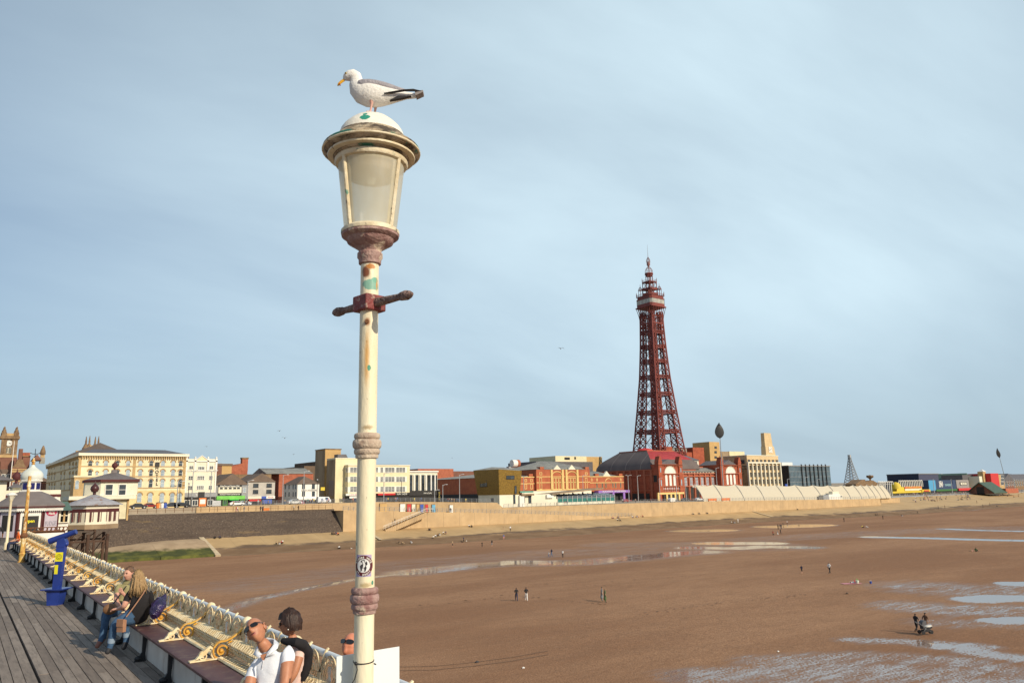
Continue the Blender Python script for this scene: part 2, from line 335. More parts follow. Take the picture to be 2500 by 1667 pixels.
t.links.new(mth(t, 'MULTIPLY', mth(t, 'SUBTRACT', 1.0, pool), 0.5), bp.inputs['Strength']); t.links.new(mth(t, 'ADD', rip, mth(t, 'MULTIPLY', fine, 0.5)), bp.inputs['Height']); t.links.new(bp.outputs[0], b.inputs['Normal'])
me.materials.append(m); sand = bpy.data.objects.new('sand', me); COL.objects.link(sand); struct(sand)
# tyre tracks and footprints pressed into the sand
trk = mat('pressed_sand', (0.20, 0.115, 0.07), 0.95, scale=3, var=0.4)
tm = MB()
def ribbon(mb, pts, wd, z=0.03, m=0):
    for (x0,y0),(x1,y1) in zip(pts, pts[1:]):
        d = Vector((x1-x0,y1-y0)).normalized(); n = Vector((-d.y,d.x))*wd/2
        mb.add([(x0-n.x,y0-n.y,z),(x1-n.x,y1-n.y,z),(x1+n.x,y1+n.y,z),(x0+n.x,y0+n.y,z)], [(0,1,2,3)], m)
for off in (0, 9):
    ribbon(tm, [onz(x, y+off, 0).to_2d() for x, y in [(960,1628),(1060,1626),(1160,1616),(1250,1604),(1340,1588)]], 0.09)
struct(tm.build('tyre_track', trk))
fm = MB()
for line in ([(640,1500),(760,1545),(830,1590)],[(1000,1480),(1120,1470),(1240,1452)],[(1240,1452),(1340,1462),(1420,1470),(1560,1480)],[(1290,1425),(1420,1428),(1560,1432)],[(1500,1420),(1700,1405),(1900,1372),(2020,1382)],[(2030,1392),(2150,1380),(2250,1378)],[(700,1520),(860,1500),(980,1470)],[(1040,1342),(1160,1343)],[(1560,1500),(1760,1470),(1980,1450)]):
    for (x0,y0),(x1,y1) in zip(line, line[1:]):
        a, b2 = onz(x0,y0,0), onz(x1,y1,0); n = int((b2-a).length/0.4)
        for i in range(n):
            if random.random() < 0.35: continue
            p = a.lerp(b2, i/n)+Vector((random.gauss(0,0.4), random.gauss(0,0.4), 0)); q = random.uniform(0.10,0.20)
            fm.add([(p.x-q,p.y-q*0.5,0.028),(p.x+q,p.y-q*0.6,0.028),(p.x+q*0.9,p.y+q*0.6,0.028),(p.x-q*0.8,p.y+q*0.5,0.028)], [(0,1,2,3)])
struct(fm.build('footprints', trk))
for px, py, r_, c_, lb in ((1165,1616,0.16,(0.05,0.045,0.045),'small dark stone lying on the tyre tracks in the sand'),(1278,1630,0.11,(0.7,0.7,0.68),'small white pebble on the sand right of the dark stone'),(2068,1448,0.18,(0.10,0.06,0.04),'dark lump of weed on the sand below the pink towel'),(1900,1590,0.09,(0.75,0.74,0.7),'tiny white shell on the sand left of the pram')):
    sm_ = MB().ball((0,0,0.03),r_,9,6,sc=(1.2,0.8,0.6)); rn_ = random.Random(px); sm_.v = [(x*rn_.uniform(0.8,1.15),y*rn_.uniform(0.8,1.15),z) for x,y,z in sm_.v]; tag(sm_.build('beach_stone', plain(c_), None, onz(px,py,0)), lb, 'stone')
# ---- levels
T0, TW = 184.0, 203.0                    # toe of the slope, foot of the sea wall
def low_top(s): return interp(s, [(20,9.6),(60,9.4),(91,9.13),(131,7.3),(160,5.9),(186,4.35),(206,3.55)])
UW = [(57,222.5),(84,221),(103,220),(109,219),(125,217),(139,214),(149.4,212.1),(151.6,211.8),(170,209.5),(189,206.5),(206,203.3)]
def road_z(s): return interp(s, [(-100,11.0),(60,10.8),(109,10.9),(125,10.6),(149.5,9.75),(151.5,8.05),(209,8.25),(270,7.75),(354,6.45),(500,6.2),(3000,6.0)])
conc = mat('sea_wall_concrete', (0.52, 0.37, 0.205), 0.85, c2=(0.43, 0.30, 0.165), scale=0.35, bump=0.2, detail=6)
lines(conc, 0, 5.6, 0.14, (0.20, 0.14, 0.09), 0.55); add_layer(conc, (0.33, 0.24, 0.15), 0.25, 0.52, 0.72, (1,1,0.35), fac=0.5); add_layer(conc, (0.20,0.15,0.10), 0.5, 0.62, 0.75, (1,1,0.25), seed=5, fac=0.4)
slp = mat('slope_concrete', (0.52, 0.355, 0.175), 0.85, c2=(0.42, 0.28, 0.135), scale=0.18, bump=0.15, detail=6)
lines(slp, 1, 6.0, 0.10, (0.25, 0.17, 0.10), 0.5, 1.0); lines(slp, 0, 7.5, 0.10, (0.25, 0.17, 0.10), 0.45)
# tide line: the lower steps are stained dark by weed
t = slp.node_tree; b = t.nodes['Principled BSDF']; src = b.inputs['Base Color'].links[0].from_socket
g = nn(t, 'ShaderNodeNewGeometry'); s_ = nn(t, 'ShaderNodeSeparateXYZ'); t.links.new(g.outputs['Position'], s_.inputs[0])
tn = noise(t, g.outputs['Position'], 0.12, (1,2,1), 6); edge = mth(t, 'ADD', s_.outputs[2], mth(t, 'MULTIPLY', mth(t, 'SUBTRACT', tn, 0.5), 2.2))
t.links.new(mixc(t, mrange(t, edge, 1.25, 1.75, 0.93, 0), src, mixc(t, mrange(t, tn, 0.4, 0.6, 0, 1), (0.115, 0.070, 0.042), (0.16, 0.105, 0.065))), b.inputs['Base Color'])
sm = MB(); prev = None
ss = [53.5]+[60+i*20 for i in range(45)]+[1600, 3000]
def toe(s): return T0+interp(s, [(50,4.5),(62,3),(90,0),(130,-1),(150,-2.5),(215,3),(255,3.5),(307,-3),(330,-9),(390,-5),(530,0),(900,0)])
for s in ss:
    prof = [(toe(s)-0.6, -0.3)]; n = 7
    for i in range(n):                                    # low concrete steps at the foot, plain slope above
        y0 = lerp(toe(s), toe(s)+7, i/n); z0 = lerp(0.05, 1.3, i/n); prof += [(y0, z0+0.10), (y0+7/n-0.02, z0+0.12)]
    prof += [(TW, 3.45), (TW+1.2, 3.5)]
    row = [(s, y, z) for y, z in prof]
    if prev: k = len(row); sm.add(prev+row, [(i, k+i, k+i+1, i+1) for i in range(k-1)])
    prev = row
struct(sm.build('sea_slope', slp))
km = MB()
a0, a1 = Vector((53.5, toe(53.5)-0.3, 0.15)), Vector((53.5, TW, 3.62)); km.bar(a0, a1, 1.2, 0.5)
for s in (96, 270):
    y0_ = toe(s)+7; km.add([(s,y0_,1.50),(s+0.9,y0_,1.50),(s+2.2,TW-0.05,3.53),(s+1.3,TW-0.05,3.53)],[(0,1,2,3)])
struct(km.build('slope_kerb', mat('kerb_concrete', (0.58,0.46,0.30), 0.85, scale=0.8)))
# older apron beside the pier with green weed
ap = mat('weedy_apron', (0.44, 0.32, 0.20), 0.85, c2=(0.33, 0.23, 0.14), scale=0.3, bump=0.2)
t = ap.node_tree; b = t.nodes['Principled BSDF']; src = b.inputs['Base Color'].links[0].from_socket
g = nn(t, 'ShaderNodeNewGeometry'); s_ = nn(t, 'ShaderNodeSeparateXYZ'); t.links.new(g.outputs['Position'], s_.inputs[0])
tn = noise(t, g.outputs['Position'], 0.3, (1,1,1), 6); edge = mth(t, 'ADD', s_.outputs[2], mth(t, 'MULTIPLY', mth(t, 'SUBTRACT', tn, 0.5), 1.6))
t.links.new(mixc(t, mrange(t, edge, 1.5, 2.2, 1, 0), src, mixc(t, mrange(t, tn, 0.4, 0.62, 0, 1), (0.045, 0.052, 0.010), (0.115, 0.115, 0.018))), b.inputs['Base Color'])
am = MB(); prev = None
for s, y0, zt in ((-60,188,2.0),(26,189,2.0),(31,189.5,2.3),(36,190,2.7),(41.2,188.8,3.12),(41.4,188.5,3.15),(46,188.4,3.35),(53,188.6,3.45)):
    row = [(s,y0-0.4,-0.3),(s,y0,0.6),(s,y0+5.5,zt*0.62),(s,y0+9,zt*0.92),(s,TW-0.2,zt+0.05),(s,TW+3,zt+0.25)]
    if prev: k = len(row); am.add(prev+row, [(i, k+i, k+i+1, i+1) for i in range(k-1)])
    prev = row
struct(am.build('weedy_apron', ap))
# sea wall along the lower walk, then along the road
wm = MB(); xs = [91.0]+[95+i*5 for i in range(23)]+[206]
for a, c2 in zip(xs, xs[1:]):
    za, zc = low_top(a), low_top(c2)
    wm.add([(a,TW,3.3),(c2,TW,3.3),(c2,TW,zc),(a,TW,za),(a,TW+0.6,3.3),(c2,TW+0.6,3.3),(c2,TW+0.6,zc),(a,TW+0.6,za)], [(0,1,2,3),(3,2,6,7),(5,4,7,6)])
    if a == 91.0: wm.add([(a,TW,3.3),(a,TW,za),(a,TW+8,za),(a,TW+8,3.3)], [(0,1,2,3)])
tag(wm.build('lower_sea_wall', conc), 'long buff concrete sea wall below the lower walk, sinking towards the right', 'sea wall')
def ret_wall(name, pts, zb, zt, mt, label):
    m_ = MB()
    for (x0,y0),(x1,y1) in zip(pts, pts[1:]):
        m_.add([(x0,y0,zb(x0)),(x1,y1,zb(x1)),(x1,y1,zt(x1)),(x0,y0,zt(x0)),(x0,y0+0.6,zb(x0)),(x1,y1+0.6,zb(x1)),(x1,y1+0.6,zt(x1)),(x0,y0+0.6,zt(x0))], [(0,1,2,3),(3,2,6,7),(5,4,7,6)])
    return tag(m_.build(name, mt), label, 'sea wall')
def uw_y(s): return interp(s, UW)
up_pts = UW+[(240,TW),(270,TW),(300,TW),(354,TW-0.2),(372,TW)]
ret_wall('upper_sea_wall', [p for p in up_pts], lambda s: low_top(s)-0.3 if s < 206 else 3.3, lambda s: road_z(s)+0.15, conc, 'upper buff concrete wall carrying the promenade road above the lower walk')
# far right: wall turns back as a ramp
rw = MB(); rw.slabx([(TW,3.3),(TW+26,3.3),(TW+26,6.5),(TW,6.4)], 372, 372.6)
rw.box(386,404,TW+7,TW+7.5,3.4,6.3); rw.slabx([(TW+7,3.4),(TW+30,3.4),(TW+30,6.4),(TW+7,6.3)], 404, 404.6)
tag(rw.build('ramp_wall', conc), 'buff concrete ramp walls at the far end of the sea wall', 'sea wall')
upper = MB(); prev = None
fl = mat('promenade_paving', (0.36, 0.29, 0.21), 0.85, c2=(0.28,0.23,0.17), scale=0.4)
for s in [-400,-60,20]+[p[0] for p in UW]+[240,270,300,354,372]:
    y0 = 222.9 if s < 57 else (uw_y(s)+0.55 if s <= 206 else TW+0.55); row = [(s,y0,road_z(s)+0.05),(s,262,road_z(s)+0.05),(s,700,road_z(s)+2),(s,3000,road_z(s)+30)]
    if prev: upper.add(prev+row, [(0,4,5,1),(1,5,6,2),(2,6,7,3)])
    prev = row
for s in (372.7, 420, 700, 1100, 2000, 4000):
    row = [(s,TW+26,road_z(s)+0.05),(s,262,road_z(s)+0.05),(s,700,road_z(s)+2),(s,3000,road_z(s)+30)]
    upper.add(prev+row, [(0,4,5,1),(1,5,6,2),(2,6,7,3)]); prev = row
struct(upper.build('promenade', fl))
# beach-level steps at the far right that climb straight to the road
fs = MB(); prev = None
for s in (372.6, 420, 600, 900, 1600, 4000):
    row = [(s,TW+0.5,3.48),(s,TW+10,4.2),(s,TW+26,6.15)]
    if prev: fs.add(prev+row, [(0,3,4,1),(1,4,5,2)])
    prev = row
struct(fs.build('beach_steps', slp))
lw = MB(); prev = None
for s in [20, 57, 84, 89.9, 91]+[p[0] for p in UW[2:-1]]+[205.6]:
    z = low_top(s); row = [(s,(TW+6.5 if s < 90 else TW+0.5),z-0.02),(s,uw_y(s) if s >= 57 else 222.9,z-0.02)]
    if prev: lw.add(prev+row, [(0,2,3,1)])
    prev = row
struct(lw.build('lower_walk', fl))
lw2 = MB(); lw2.add([(-400,TW+6.5,9.6),(20,TW+6.5,9.58),(20,223,9.58),(-400,223,9.6)], [(0,1,2,3)]); lw2.add([(-400,222.9,9.5),(57,222.9,9.35),(57,222.9,road_z(57)+.05),(-400,222.9,11.05)], [(0,1,2,3)]); struct(lw2.build('lower_walk', fl))
# old cobbled sea wall, leaning back
cob = mat('cobble_pitching', (0.125, 0.09, 0.065), 0.9, c2=(0.05, 0.036, 0.028), scale=2.6, bump=0.8, bscale=2.6, detail=6, ramp=(0.3,0.72))
add_layer(cob, (0.30, 0.25, 0.20), 3.2, 0.61, 0.68, fac=0.8); add_layer(cob, (0.05,0.036,0.028), 0.22, 0.5, 0.66, (0.35,1,2.4), seed=3, fac=0.6); add_layer(cob, (0.24,0.16,0.07), 0.3, 0.6, 0.7, (0.3,1,2), seed=8, fac=0.5)
cm = MB(); prev = None; random.seed(3)
for i in range(60):
    s = lerp(-120, 30, i/20) if i < 20 else lerp(30, 90.98, (i-20)/39.)
    zb = interp(s, [(-120,2.0),(30,2.35),(53,3.5),(91,3.55)]); zt = low_top(s)+0.1
    row = [(s, TW+random.uniform(-0.5,0.3), zb-0.2)]
    for k in range(1, 9): row.append((s, TW+0.2+6.2*(k/8.)**1.2+random.uniform(-0.12,0.12), lerp(zb, zt, k/8.)))
    row.append((s, TW+7, zt))
    if prev: k = len(row); cm.add(prev+row, [(j, k+j, k+j+1, j+1) for j in range(k-1)])
    prev = row
cm.box(30,91,TW+6.3,TW+7.0,low_top(91)+0.05,low_top(91)+0.42)
tag(cm.build('cobbled_sea_wall', cob), 'dark old cobbled sea wall leaning back beside the pier', 'sea wall')
# ================================================================ town: helpers
_wc = {}
def win_mesh(w, h, nx=1, nz=2, arch=False, fr='white', gl='glass', hood=None, fw_=None):
    k = (round(w,2), round(h,2), nx, nz, arch, fr, gl, hood)
    if k in _wc: return _wc[k]
    m = MB(); f = fw_ or max(0.07, min(0.16, w*0.09))
    mats = [MT[fr] if isinstance(fr, str) else fr, MT[gl] if isinstance(gl, str) else gl, MT[hood] if hood else MT['white']]
    if arch:
        n = 8; z1 = h/2-w/2
        out = [(-w/2,-h/2),(w/2,-h/2)]+[(w/2*math.cos(math.pi*i/n), z1+w/2*math.sin(math.pi*i/n)) for i in range(n+1)]
        m.slab(out, -0.03, 0.10, 1); m.tube([(x,-0.05,z) for x,z in out], f*0.6, 4, 0, closed=True)
        if hood: m.tube([(w*0.66*math.cos(math.pi*i/n), -0.07, z1+w*0.66*math.sin(math.pi*i/n)) for i in range(n+1)], f*1.9, 4, 2)
    else:
        m.box(-w/2,w/2,-0.03,0.10,-h/2,h/2,1)
        m.box(-w/2-f/2,w/2+f/2,-0.09,0.04,h/2-f/2,h/2+f/2,0); m.box(-w/2-f,w/2+f,-0.14,0.05,-h/2-f/2,-h/2+f/2,0)
        for x in (-w/2, w/2): m.box(x-f/2,x+f/2,-0.085,0.045,-h/2+f/2,h/2-f/2,0)
        if hood: m.box(-w/2-f*1.5,w/2+f*1.5,-0.18,0.05,h/2+f*0.6,h/2+f*2.2,2)
    for i in range(1, nx): x = -w/2+w*i/nx; m.box(x-f/3,x+f/3,-0.07,0.0,-h/2+f/2,(h/2-f/2) if not arch else h/2-w*0.18,0)
    for i in range(1, nz): z = -h/2+h*i/nz; m.box(-w/2+f/2,w/2-f/2,-0.065,0.0,z-f/3,z+f/3,0)
    me_ = m.mesh('window', mats); _wc[k] = me_; return me_
class Bd:
    def __init__(s, name, label, cat, t, x0, x1, yref, zg=None, group=None):
        s.t = t; s.s0 = ont(x0, yref, t).x; s.s1 = ont(x1, yref, t).x; s.W = s.s1-s.s0
        s.zg = road_z(s.s0) if zg is None else zg
        s.r = thing(name, label, cat, (s.s0, t, s.zg), 0, group)
    def q(s, px, py): p = ont(px, py, s.t); return p.x-s.s0, p.z-s.zg
    def z(s, px, py): return s.q(px, py)[1]
    def x(s, px, py): return s.q(px, py)[0]
    def side(s, px, py): p = ons(px, py, s.s0); return p.y-s.t, p.z-s.zg      # on the face that looks back along the shore
    def box(s, name, x0, x1, y0, y1, z0, z1, mt, parent=None):
        return MB().box(x0,x1,y0,y1,z0,z1).build(name, MT[mt] if isinstance(mt, str) else mt, parent or s.r)
    def hip(s, name, x0, x1, y0, y1, z0, h, mt, inset=None, ov=0.3, gable=False):
        x0-=ov; x1+=ov; y0-=ov; y1+=ov; d = min(x1-x0, y1-y0)/2; i = d if inset is None else inset
        if x1-x0 >= y1-y0: ra, rb = (x0+(0 if gable else i),(y0+y1)/2), (x1-(0 if gable else i),(y0+y1)/2)
        else: ra, rb = ((x0+x1)/2,y0+(0 if gable else i)), ((x0+x1)/2,y1-(0 if gable else i))
        m = MB(); vs = [(x0,y0,z0),(x1,y0,z0),(x1,y1,z0),(x0,y1,z0),(ra[0],ra[1],z0+h),(rb[0],rb[1],z0+h)]
        fs = [(0,1,5,4),(1,2,5),(2,3,4,5),(3,0,4),(3,2,1,0)] if x1-x0 >= y1-y0 else [(0,1,4),(1,2,5,4),(2,3,5),(3,0,4,5),(3,2,1,0)]
        m.add(vs, fs); return m.build(name, MT[mt] if isinstance(mt, str) else mt, s.r)
    def win(s, x, z, w, h, y=0.0, rz=0.0, name='window', parent=None, **k):
        return inst(name, win_mesh(w, h, **k), parent or s.r, (x, y, z), rz)
    def wpx(s, px, py, w, h, **k):
        x, z = s.q(px, py); return s.win(x, z, w, h, **k)
    def swin(s, px, py, w, h, **k):
        y, z = s.side(px, py); o = inst('window', win_mesh(w, h, **k), s.r, (0, y, z), -math.pi/2); return o
DP = math.pi/2
MT['hotel'] = mat('hotel_stucco', (0.77, 0.68, 0.47), 0.8, c2=(0.67,0.57,0.37), scale=0.5, detail=6)
MT['hotel_low'] = mat('hotel_ground_floor', (0.72, 0.57, 0.29), 0.8, var=0.12, scale=0.5)
MT['side'] = mat('brown_shade_render', (0.36, 0.27, 0.17), 0.85, c2=(0.22,0.15,0.09), scale=0.35, stretch=(1,1,0.3), detail=6)  # brown render; on building side walls its dark colour paints in the shade
MT['tan'] = mat('tan_render', (0.55, 0.36, 0.15), 0.85, c2=(0.46,0.29,0.12), scale=0.3, detail=6)
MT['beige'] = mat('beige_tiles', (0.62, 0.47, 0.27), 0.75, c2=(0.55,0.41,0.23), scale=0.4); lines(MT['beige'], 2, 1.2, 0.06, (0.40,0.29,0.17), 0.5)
MT['greyroof'] = mat('weathered_roof', (0.30, 0.29, 0.25), 0.7, c2=(0.20,0.19,0.17), scale=0.4)
MT['gold'] = mat('gold_shingles', (0.27, 0.165, 0.030), 0.5, c2=(0.16,0.095,0.017), metal=0.35, scale=2.2, detail=3, bump=0.3)
MT['navy'] = mat('navy_cladding', (0.035, 0.042, 0.075), 0.6, scale=0.3)
MT['tbrick'] = mat('tower_brick', (0.385, 0.095, 0.045), 0.85, c2=(0.27,0.062,0.032), scale=0.5, bump=0.2)
MT['terra'] = mat('terracotta_trim', (0.42, 0.13, 0.07), 0.8, scale=0.8)
MT['yellowtrim'] = mat('cream_yellow_trim', (0.78, 0.56, 0.22), 0.7, scale=0.6, var=0.15)
MT['dglass'] = mat('dark_glass_wall', (0.10, 0.155, 0.19), 0.10, c2=(0.05,0.08,0.10), scale=0.25, spec=0.8)
MT['green'] = mat('green_sign', (0.10, 0.42, 0.05), 0.6, c2=(0.20,0.55,0.10), scale=0.5)
MT['redp'] = plain((0.55,0.04,0.04)); MT['bluep'] = plain((0.05,0.10,0.40)); MT['purple'] = plain((0.30,0.16,0.50)); MT['orange'] = plain((0.75,0.20,0.04)); MT['yellow'] = plain((0.66,0.49,0.05))
# ---------------------------------------------------------------- seafront hotel
h = Bd('seafront_hotel', 'long cream stucco hotel with dark slate roof and arched windows beside the pier entrance', 'hotel', 240, 193, 452, 1170)
zt = h.z(193, 1112); W = h.W
hm = MB(); hm.box(0,W,0,20,0,zt); h_w = hm.build('wall', MT['hotel'], h.r)
h.box('ground_floor', -0.08,W+0.08,-0.08,6,0,h.z(400,1196),'hotel_low')
wy = h.side(116, 1150)[0]
h.box('wing_wall', -0.02, 13, 0.05, wy, 0, zt-0.02, MT['hotel'])
h.box('cornice', -0.7,W+0.6,-0.8,20.5,zt,zt+0.75,'pale'); h.box('cornice', -0.7,13,20.6,wy+0.5,zt,zt+0.7,'pale')
br = MB()
for i in range(46): x = 0.3+i*(W-0.6)/45; br.box(x-0.13,x+0.13,-0.6,0,zt-0.75,zt-0.02)
for i in range(60): y = 0.3+i*(wy-0.6)/59; br.box(-0.6,0,y-0.13,y+0.13,zt-0.75,zt-0.02)
br.build('bracket_row', MT['ochre'], h.r)
sc_ = MB()
for yy in (1139, 1163.5, 1192): z = h.z(330, yy); sc_.box(-0.16,W+0.16,-0.16,0.1,z,z+0.22); sc_.box(-0.17,0.0,0.1,wy,z,z+0.22)
sc_.build('string_course', MT['ochre'], h.r)
for px in (193.5, 327, 450): x = h.x(px, 1150); h.box('pilaster', x-0.35,x+0.35,-0.13,0.0,h.z(327,1194),zt-0.8,'ochre')
for c_, px in enumerate((220.5, 237.5, 258.6, 286.6, 312.9, 342.9, 369.3, 397.9, 423, 441)):
    sm_ = c_ == 1
    for py, hh in ((1131, 1.35), (1155, 1.75), (1179, 1.95)): h.wpx(px-(py-1131)*0.03, py, 0.6 if sm_ else 1.0, (1.0 if sm_ else hh*1.18), arch=True, gl='glass_pale' if (c_*7+int(py))%3 else 'glass', hood='ochre')
    if px > 330: h.wpx(px-3, 1214, 1.15, 2.6, y=-0.12, arch=True, gl='glass_pale', hood='ochre')
for py, hh in ((1137,1.5),(1161,1.9),(1187,2.0)):
    for px in (121, 127, 134, 150, 158, 171, 179, 187): h.swin(px, py+(193-px)*0.02, 1.3, hh*1.15, arch=True, gl='glass', hood='ochre')
h.hip('roof', 0.3,W-0.2,0.3,19,zt+0.75,h.z(300,1094)-zt-0.5,'slate', inset=4)
h.hip('wing_roof', 0,13,6,wy,zt+0.7,3.9,'brownroof', inset=9)
for x, y in ((6,30),(6,60)): h.box('chimney', x,x+1.6,y,y+1.1,zt+2,zt+4.8,'ochre')
x0, x1 = h.x(172, 1190), h.x(238, 1190)
h.box('annexe', x0,x1,-6,0.1,0,h.z(200,1166),'ochre'); h.box('annexe_parapet', x0-0.2,x1+0.2,-6.25,0.1,h.z(200,1166),h.z(200,1162),'hotel')
for px in (180, 205, 228): h.win(h.x(px,1184), h.z(px,1184), 0.8, 2.2, y=-6, arch=True, gl='glass_pale', hood='hotel')
h.box('sign_board', h.x(379,1132),h.x(389,1132),-0.45,-0.25,h.z(383,1138),h.z(383,1128),'black')
for i, ch in enumerate('HOTEL'): lettering(ch, 1.25, MT['black'], h.r, (h.x(383,1142+i*9.8), -0.2, h.z(383,1142+i*9.8)), bold=0.02)
# ---------------------------------------------------------------- row of buildings facing the sea
b = Bd('gabled_shop', 'narrow cream building with a triangular gable between the hotel and the green shop', 'building', 246, 452, 527, 1170)
W = b.W; z1 = b.z(490,1124)
b.box('wall', 0,W,0,18,0,z1,'pale')
b.box('cornice', -0.15,W+0.15,-0.3,2,z1-0.35,z1,'white'); b.box('cornice', -0.1,W+0.1,-0.2,0.1,b.z(490,1150),b.z(490,1148),'white')
zp = b.z(490,1112); c = W/2
MB().slab([(c-1.9,z1),(c+1.9,z1),(c,zp)], -0.2, 1.0).build('gable', MT['cream'], b.r); MB().tube([(c-2.0,-0.25,z1),(c,-0.25,zp),(c+2.0,-0.25,z1)], 0.17, 4).build('gable_trim', MT['white'], b.r)
for x in (0.15, W*0.29, W*0.71, W-0.15): pm = MB(); pm.box(x-0.28,x+0.28,-0.3,0.35,b.z(490,1150),z1+0.7); pm.ball((x,0,z1+0.95),0.28); pm.build('pier_column', MT['white'], b.r)
for x in (0.15, W-0.15): b.box('pilaster', x-0.2,x+0.2,-0.25,0,3,b.z(490,1150)-0.05,'white')
b.box('balustrade', 0.4,W-0.4,-0.1,0.1,z1,z1+0.5,'pale')
for fx in (0.17, 0.83): b.win(W*fx, b.z(490,1141), 1.15, 1.0, nx=2, nz=2)
b.win(W*0.5, b.z(490,1142.5), 1.9, 1.0, nx=4, nz=1)
for py in (1166, 1190):
    for fx, w_ in ((0.17,1.2),(0.5,2.1),(0.83,1.0)): b.win(W*fx, b.z(490,py), w_, 1.15, nx=max(2,int(w_*2)), nz=2)
b.box('fascia', -1.6,W+0.2,-0.35,0.0,b.z(490,1213),b.z(490,1202),'grey'); lettering('YATES', 0.95, MT['white'], b.r, (W*0.5,-0.38,b.z(490,1207.5)))
b.box('shop_front', -1.2,W,-0.2,0.0,0.1,b.z(490,1213),'dark')
for fx in (0.1,0.35,0.85): b.win(W*fx, 1.2, 1.5, 1.6, y=-0.22, nx=2, nz=1)
hb = Bd('brick_chimney_stack', 'low red brick roof block between the hotel and the gabled building', 'building', 252, 449, 461, 1118); hb.box('wall', 0,hb.W,0,6,0,hb.z(455,1110.5),'dbrick'); hb.box('coping',-0.1,hb.W+0.1,-0.1,6.1,hb.z(455,1110.5),hb.z(455,1109.5),'stone')
# green shop
b = Bd('green_shop', 'grey roofed club above a bright green shop front with black and white sign', 'building', 250, 527, 604, 1200)
W = b.W; ze = b.z(565,1183)
b.box('wall', 0,W,0,14,0,ze,'grey'); b.hip('roof', 0,W,0,14,ze,b.z(565,1163)-ze+1,'brownroof', gable=True)
b.box('sign_panel', b.x(532,1195),b.x(590,1195),-0.15,0,b.z(560,1209),b.z(560,1183),'black')
b.box('sign_panel', b.x(532,1195)+0.1,b.x(590,1195)-0.1,-0.2,-0.15,b.z(560,1203),b.z(560,1188.5),'pale')
for fx in (0.16,0.30,0.44,0.58,0.70): b.win(W*fx, b.z(560,1191.3), 0.75, 0.42, y=-0.21, nx=2, nz=1, fr='black')
lettering('Eden Fun and Fantasy Club', 0.55, MT['white'], b.r, (b.x(561,1186),-0.18,b.z(561,1185.8)), bold=0.015, width=5.9)
lettering("Gentlemen's Premier Lap Dancing Club", 0.42, MT['white'], b.r, (b.x(561,1206),-0.18,b.z(561,1206)), bold=0.015, width=6.2)
b.win(b.x(597,1196), b.z(597,1196), 0.8, 1.5, nx=1, nz=2, gl='glass_pale')
b.box('fascia', b.x(528,1213),b.x(597,1213),-0.5,0,b.z(560,1218.5),b.z(560,1210),'green')
b.box('awning', b.x(558,1219),b.x(580,1219),-1.4,-0.1,b.z(560,1220.5),b.z(560,1218.7),plain((0.03,0.55,0.08)))
b.box('shop_front', 0.05,W-0.05,-0.1,0,0.05,b.z(560,1218.5),'dark')
for fx in (0.1,0.3,0.85): b.win(W*fx, 1.05, 1.2, 1.5, y=-0.11, nx=2, nz=1, fr='green')
# grey house
b = Bd('grey_house', 'pale grey house with four dark windows above blue and red shop fronts', 'building', 250, 604.5, 671, 1195)
W = b.W; ze = b.z(638,1176)
b.box('wall', 0,W,0,14,0,ze,mat('grey_render',(0.50,0.47,0.42),0.85,scale=0.4)); b.hip('roof', 0,W,0,14,ze,b.z(638,1161)-ze+0.8,'brownroof', gable=True)
for fx in (0.29,0.78):
    for py in (1185,1200): b.win(W*fx, b.z(638,py), 1.55, 1.15, nx=2, nz=1, fr='black')
b.box('fascia', 0.1,W*0.5,-0.4,0,b.z(638,1217),b.z(638,1211),'pale'); b.box('fascia', W*0.5,W*0.68,-0.4,0,b.z(638,1217),b.z(638,1211),'bluep'); b.box('fascia', W*0.68,W,-0.4,0,b.z(638,1217),b.z(638,1211),'white'); lettering('FISH & CHIPS', 0.4, MT['redp'], b.r, (W*0.84,-0.42,b.z(638,1214)), width=1.8, bold=0.01)
b.box('awning', 0.25,W*0.45,-1.3,-0.05,b.z(638,1223),b.z(638,1218),'redp'); b.box('shop_front', 0.05,W-0.05,-0.1,0,0.05,b.z(638,1217),'dark'); b.box('shop_window', W*0.55,W*0.9,-0.15,0,0.4,b.z(638,1219),'bluep')
# brick block behind
b = Bd('brick_warehouse', 'red and orange brick block with a tall chimney rising behind the green shop', 'building', 300, 527, 606, 1150)
W = b.W
b.box('wall', 0,W*0.18,0,20,0,b.z(535,1131),'dbrick'); b.box('wall', W*0.18,W*0.48,0,20,0,b.z(550,1135),'tan'); b.box('roof', -0.2,W*0.5,-0.3,20,b.z(535,1136),b.z(535,1131.5),'brownroof')
MB().slab([(W*0.48,0),(W*0.98,0),(W*0.98,b.z(600,1131)),(W*0.78,b.z(590,1131)),(W*0.6,b.z(575,1135)),(W*0.48,b.z(566,1138))],0.1,18).build('wall', MT['brick'], b.r)
b.box('chimney', W*0.80,W*0.985,0.05,2.2,b.z(595,1150),b.z(597,1117),'brick'); b.box('chimney_cap', W*0.79,W*1.0,-0.05,2.4,b.z(597,1120),b.z(597,1117)+0.1,'stone')
b.box('parapet', -0.2,W+8,-3,-2.5,0,b.z(560,1158),'stone')
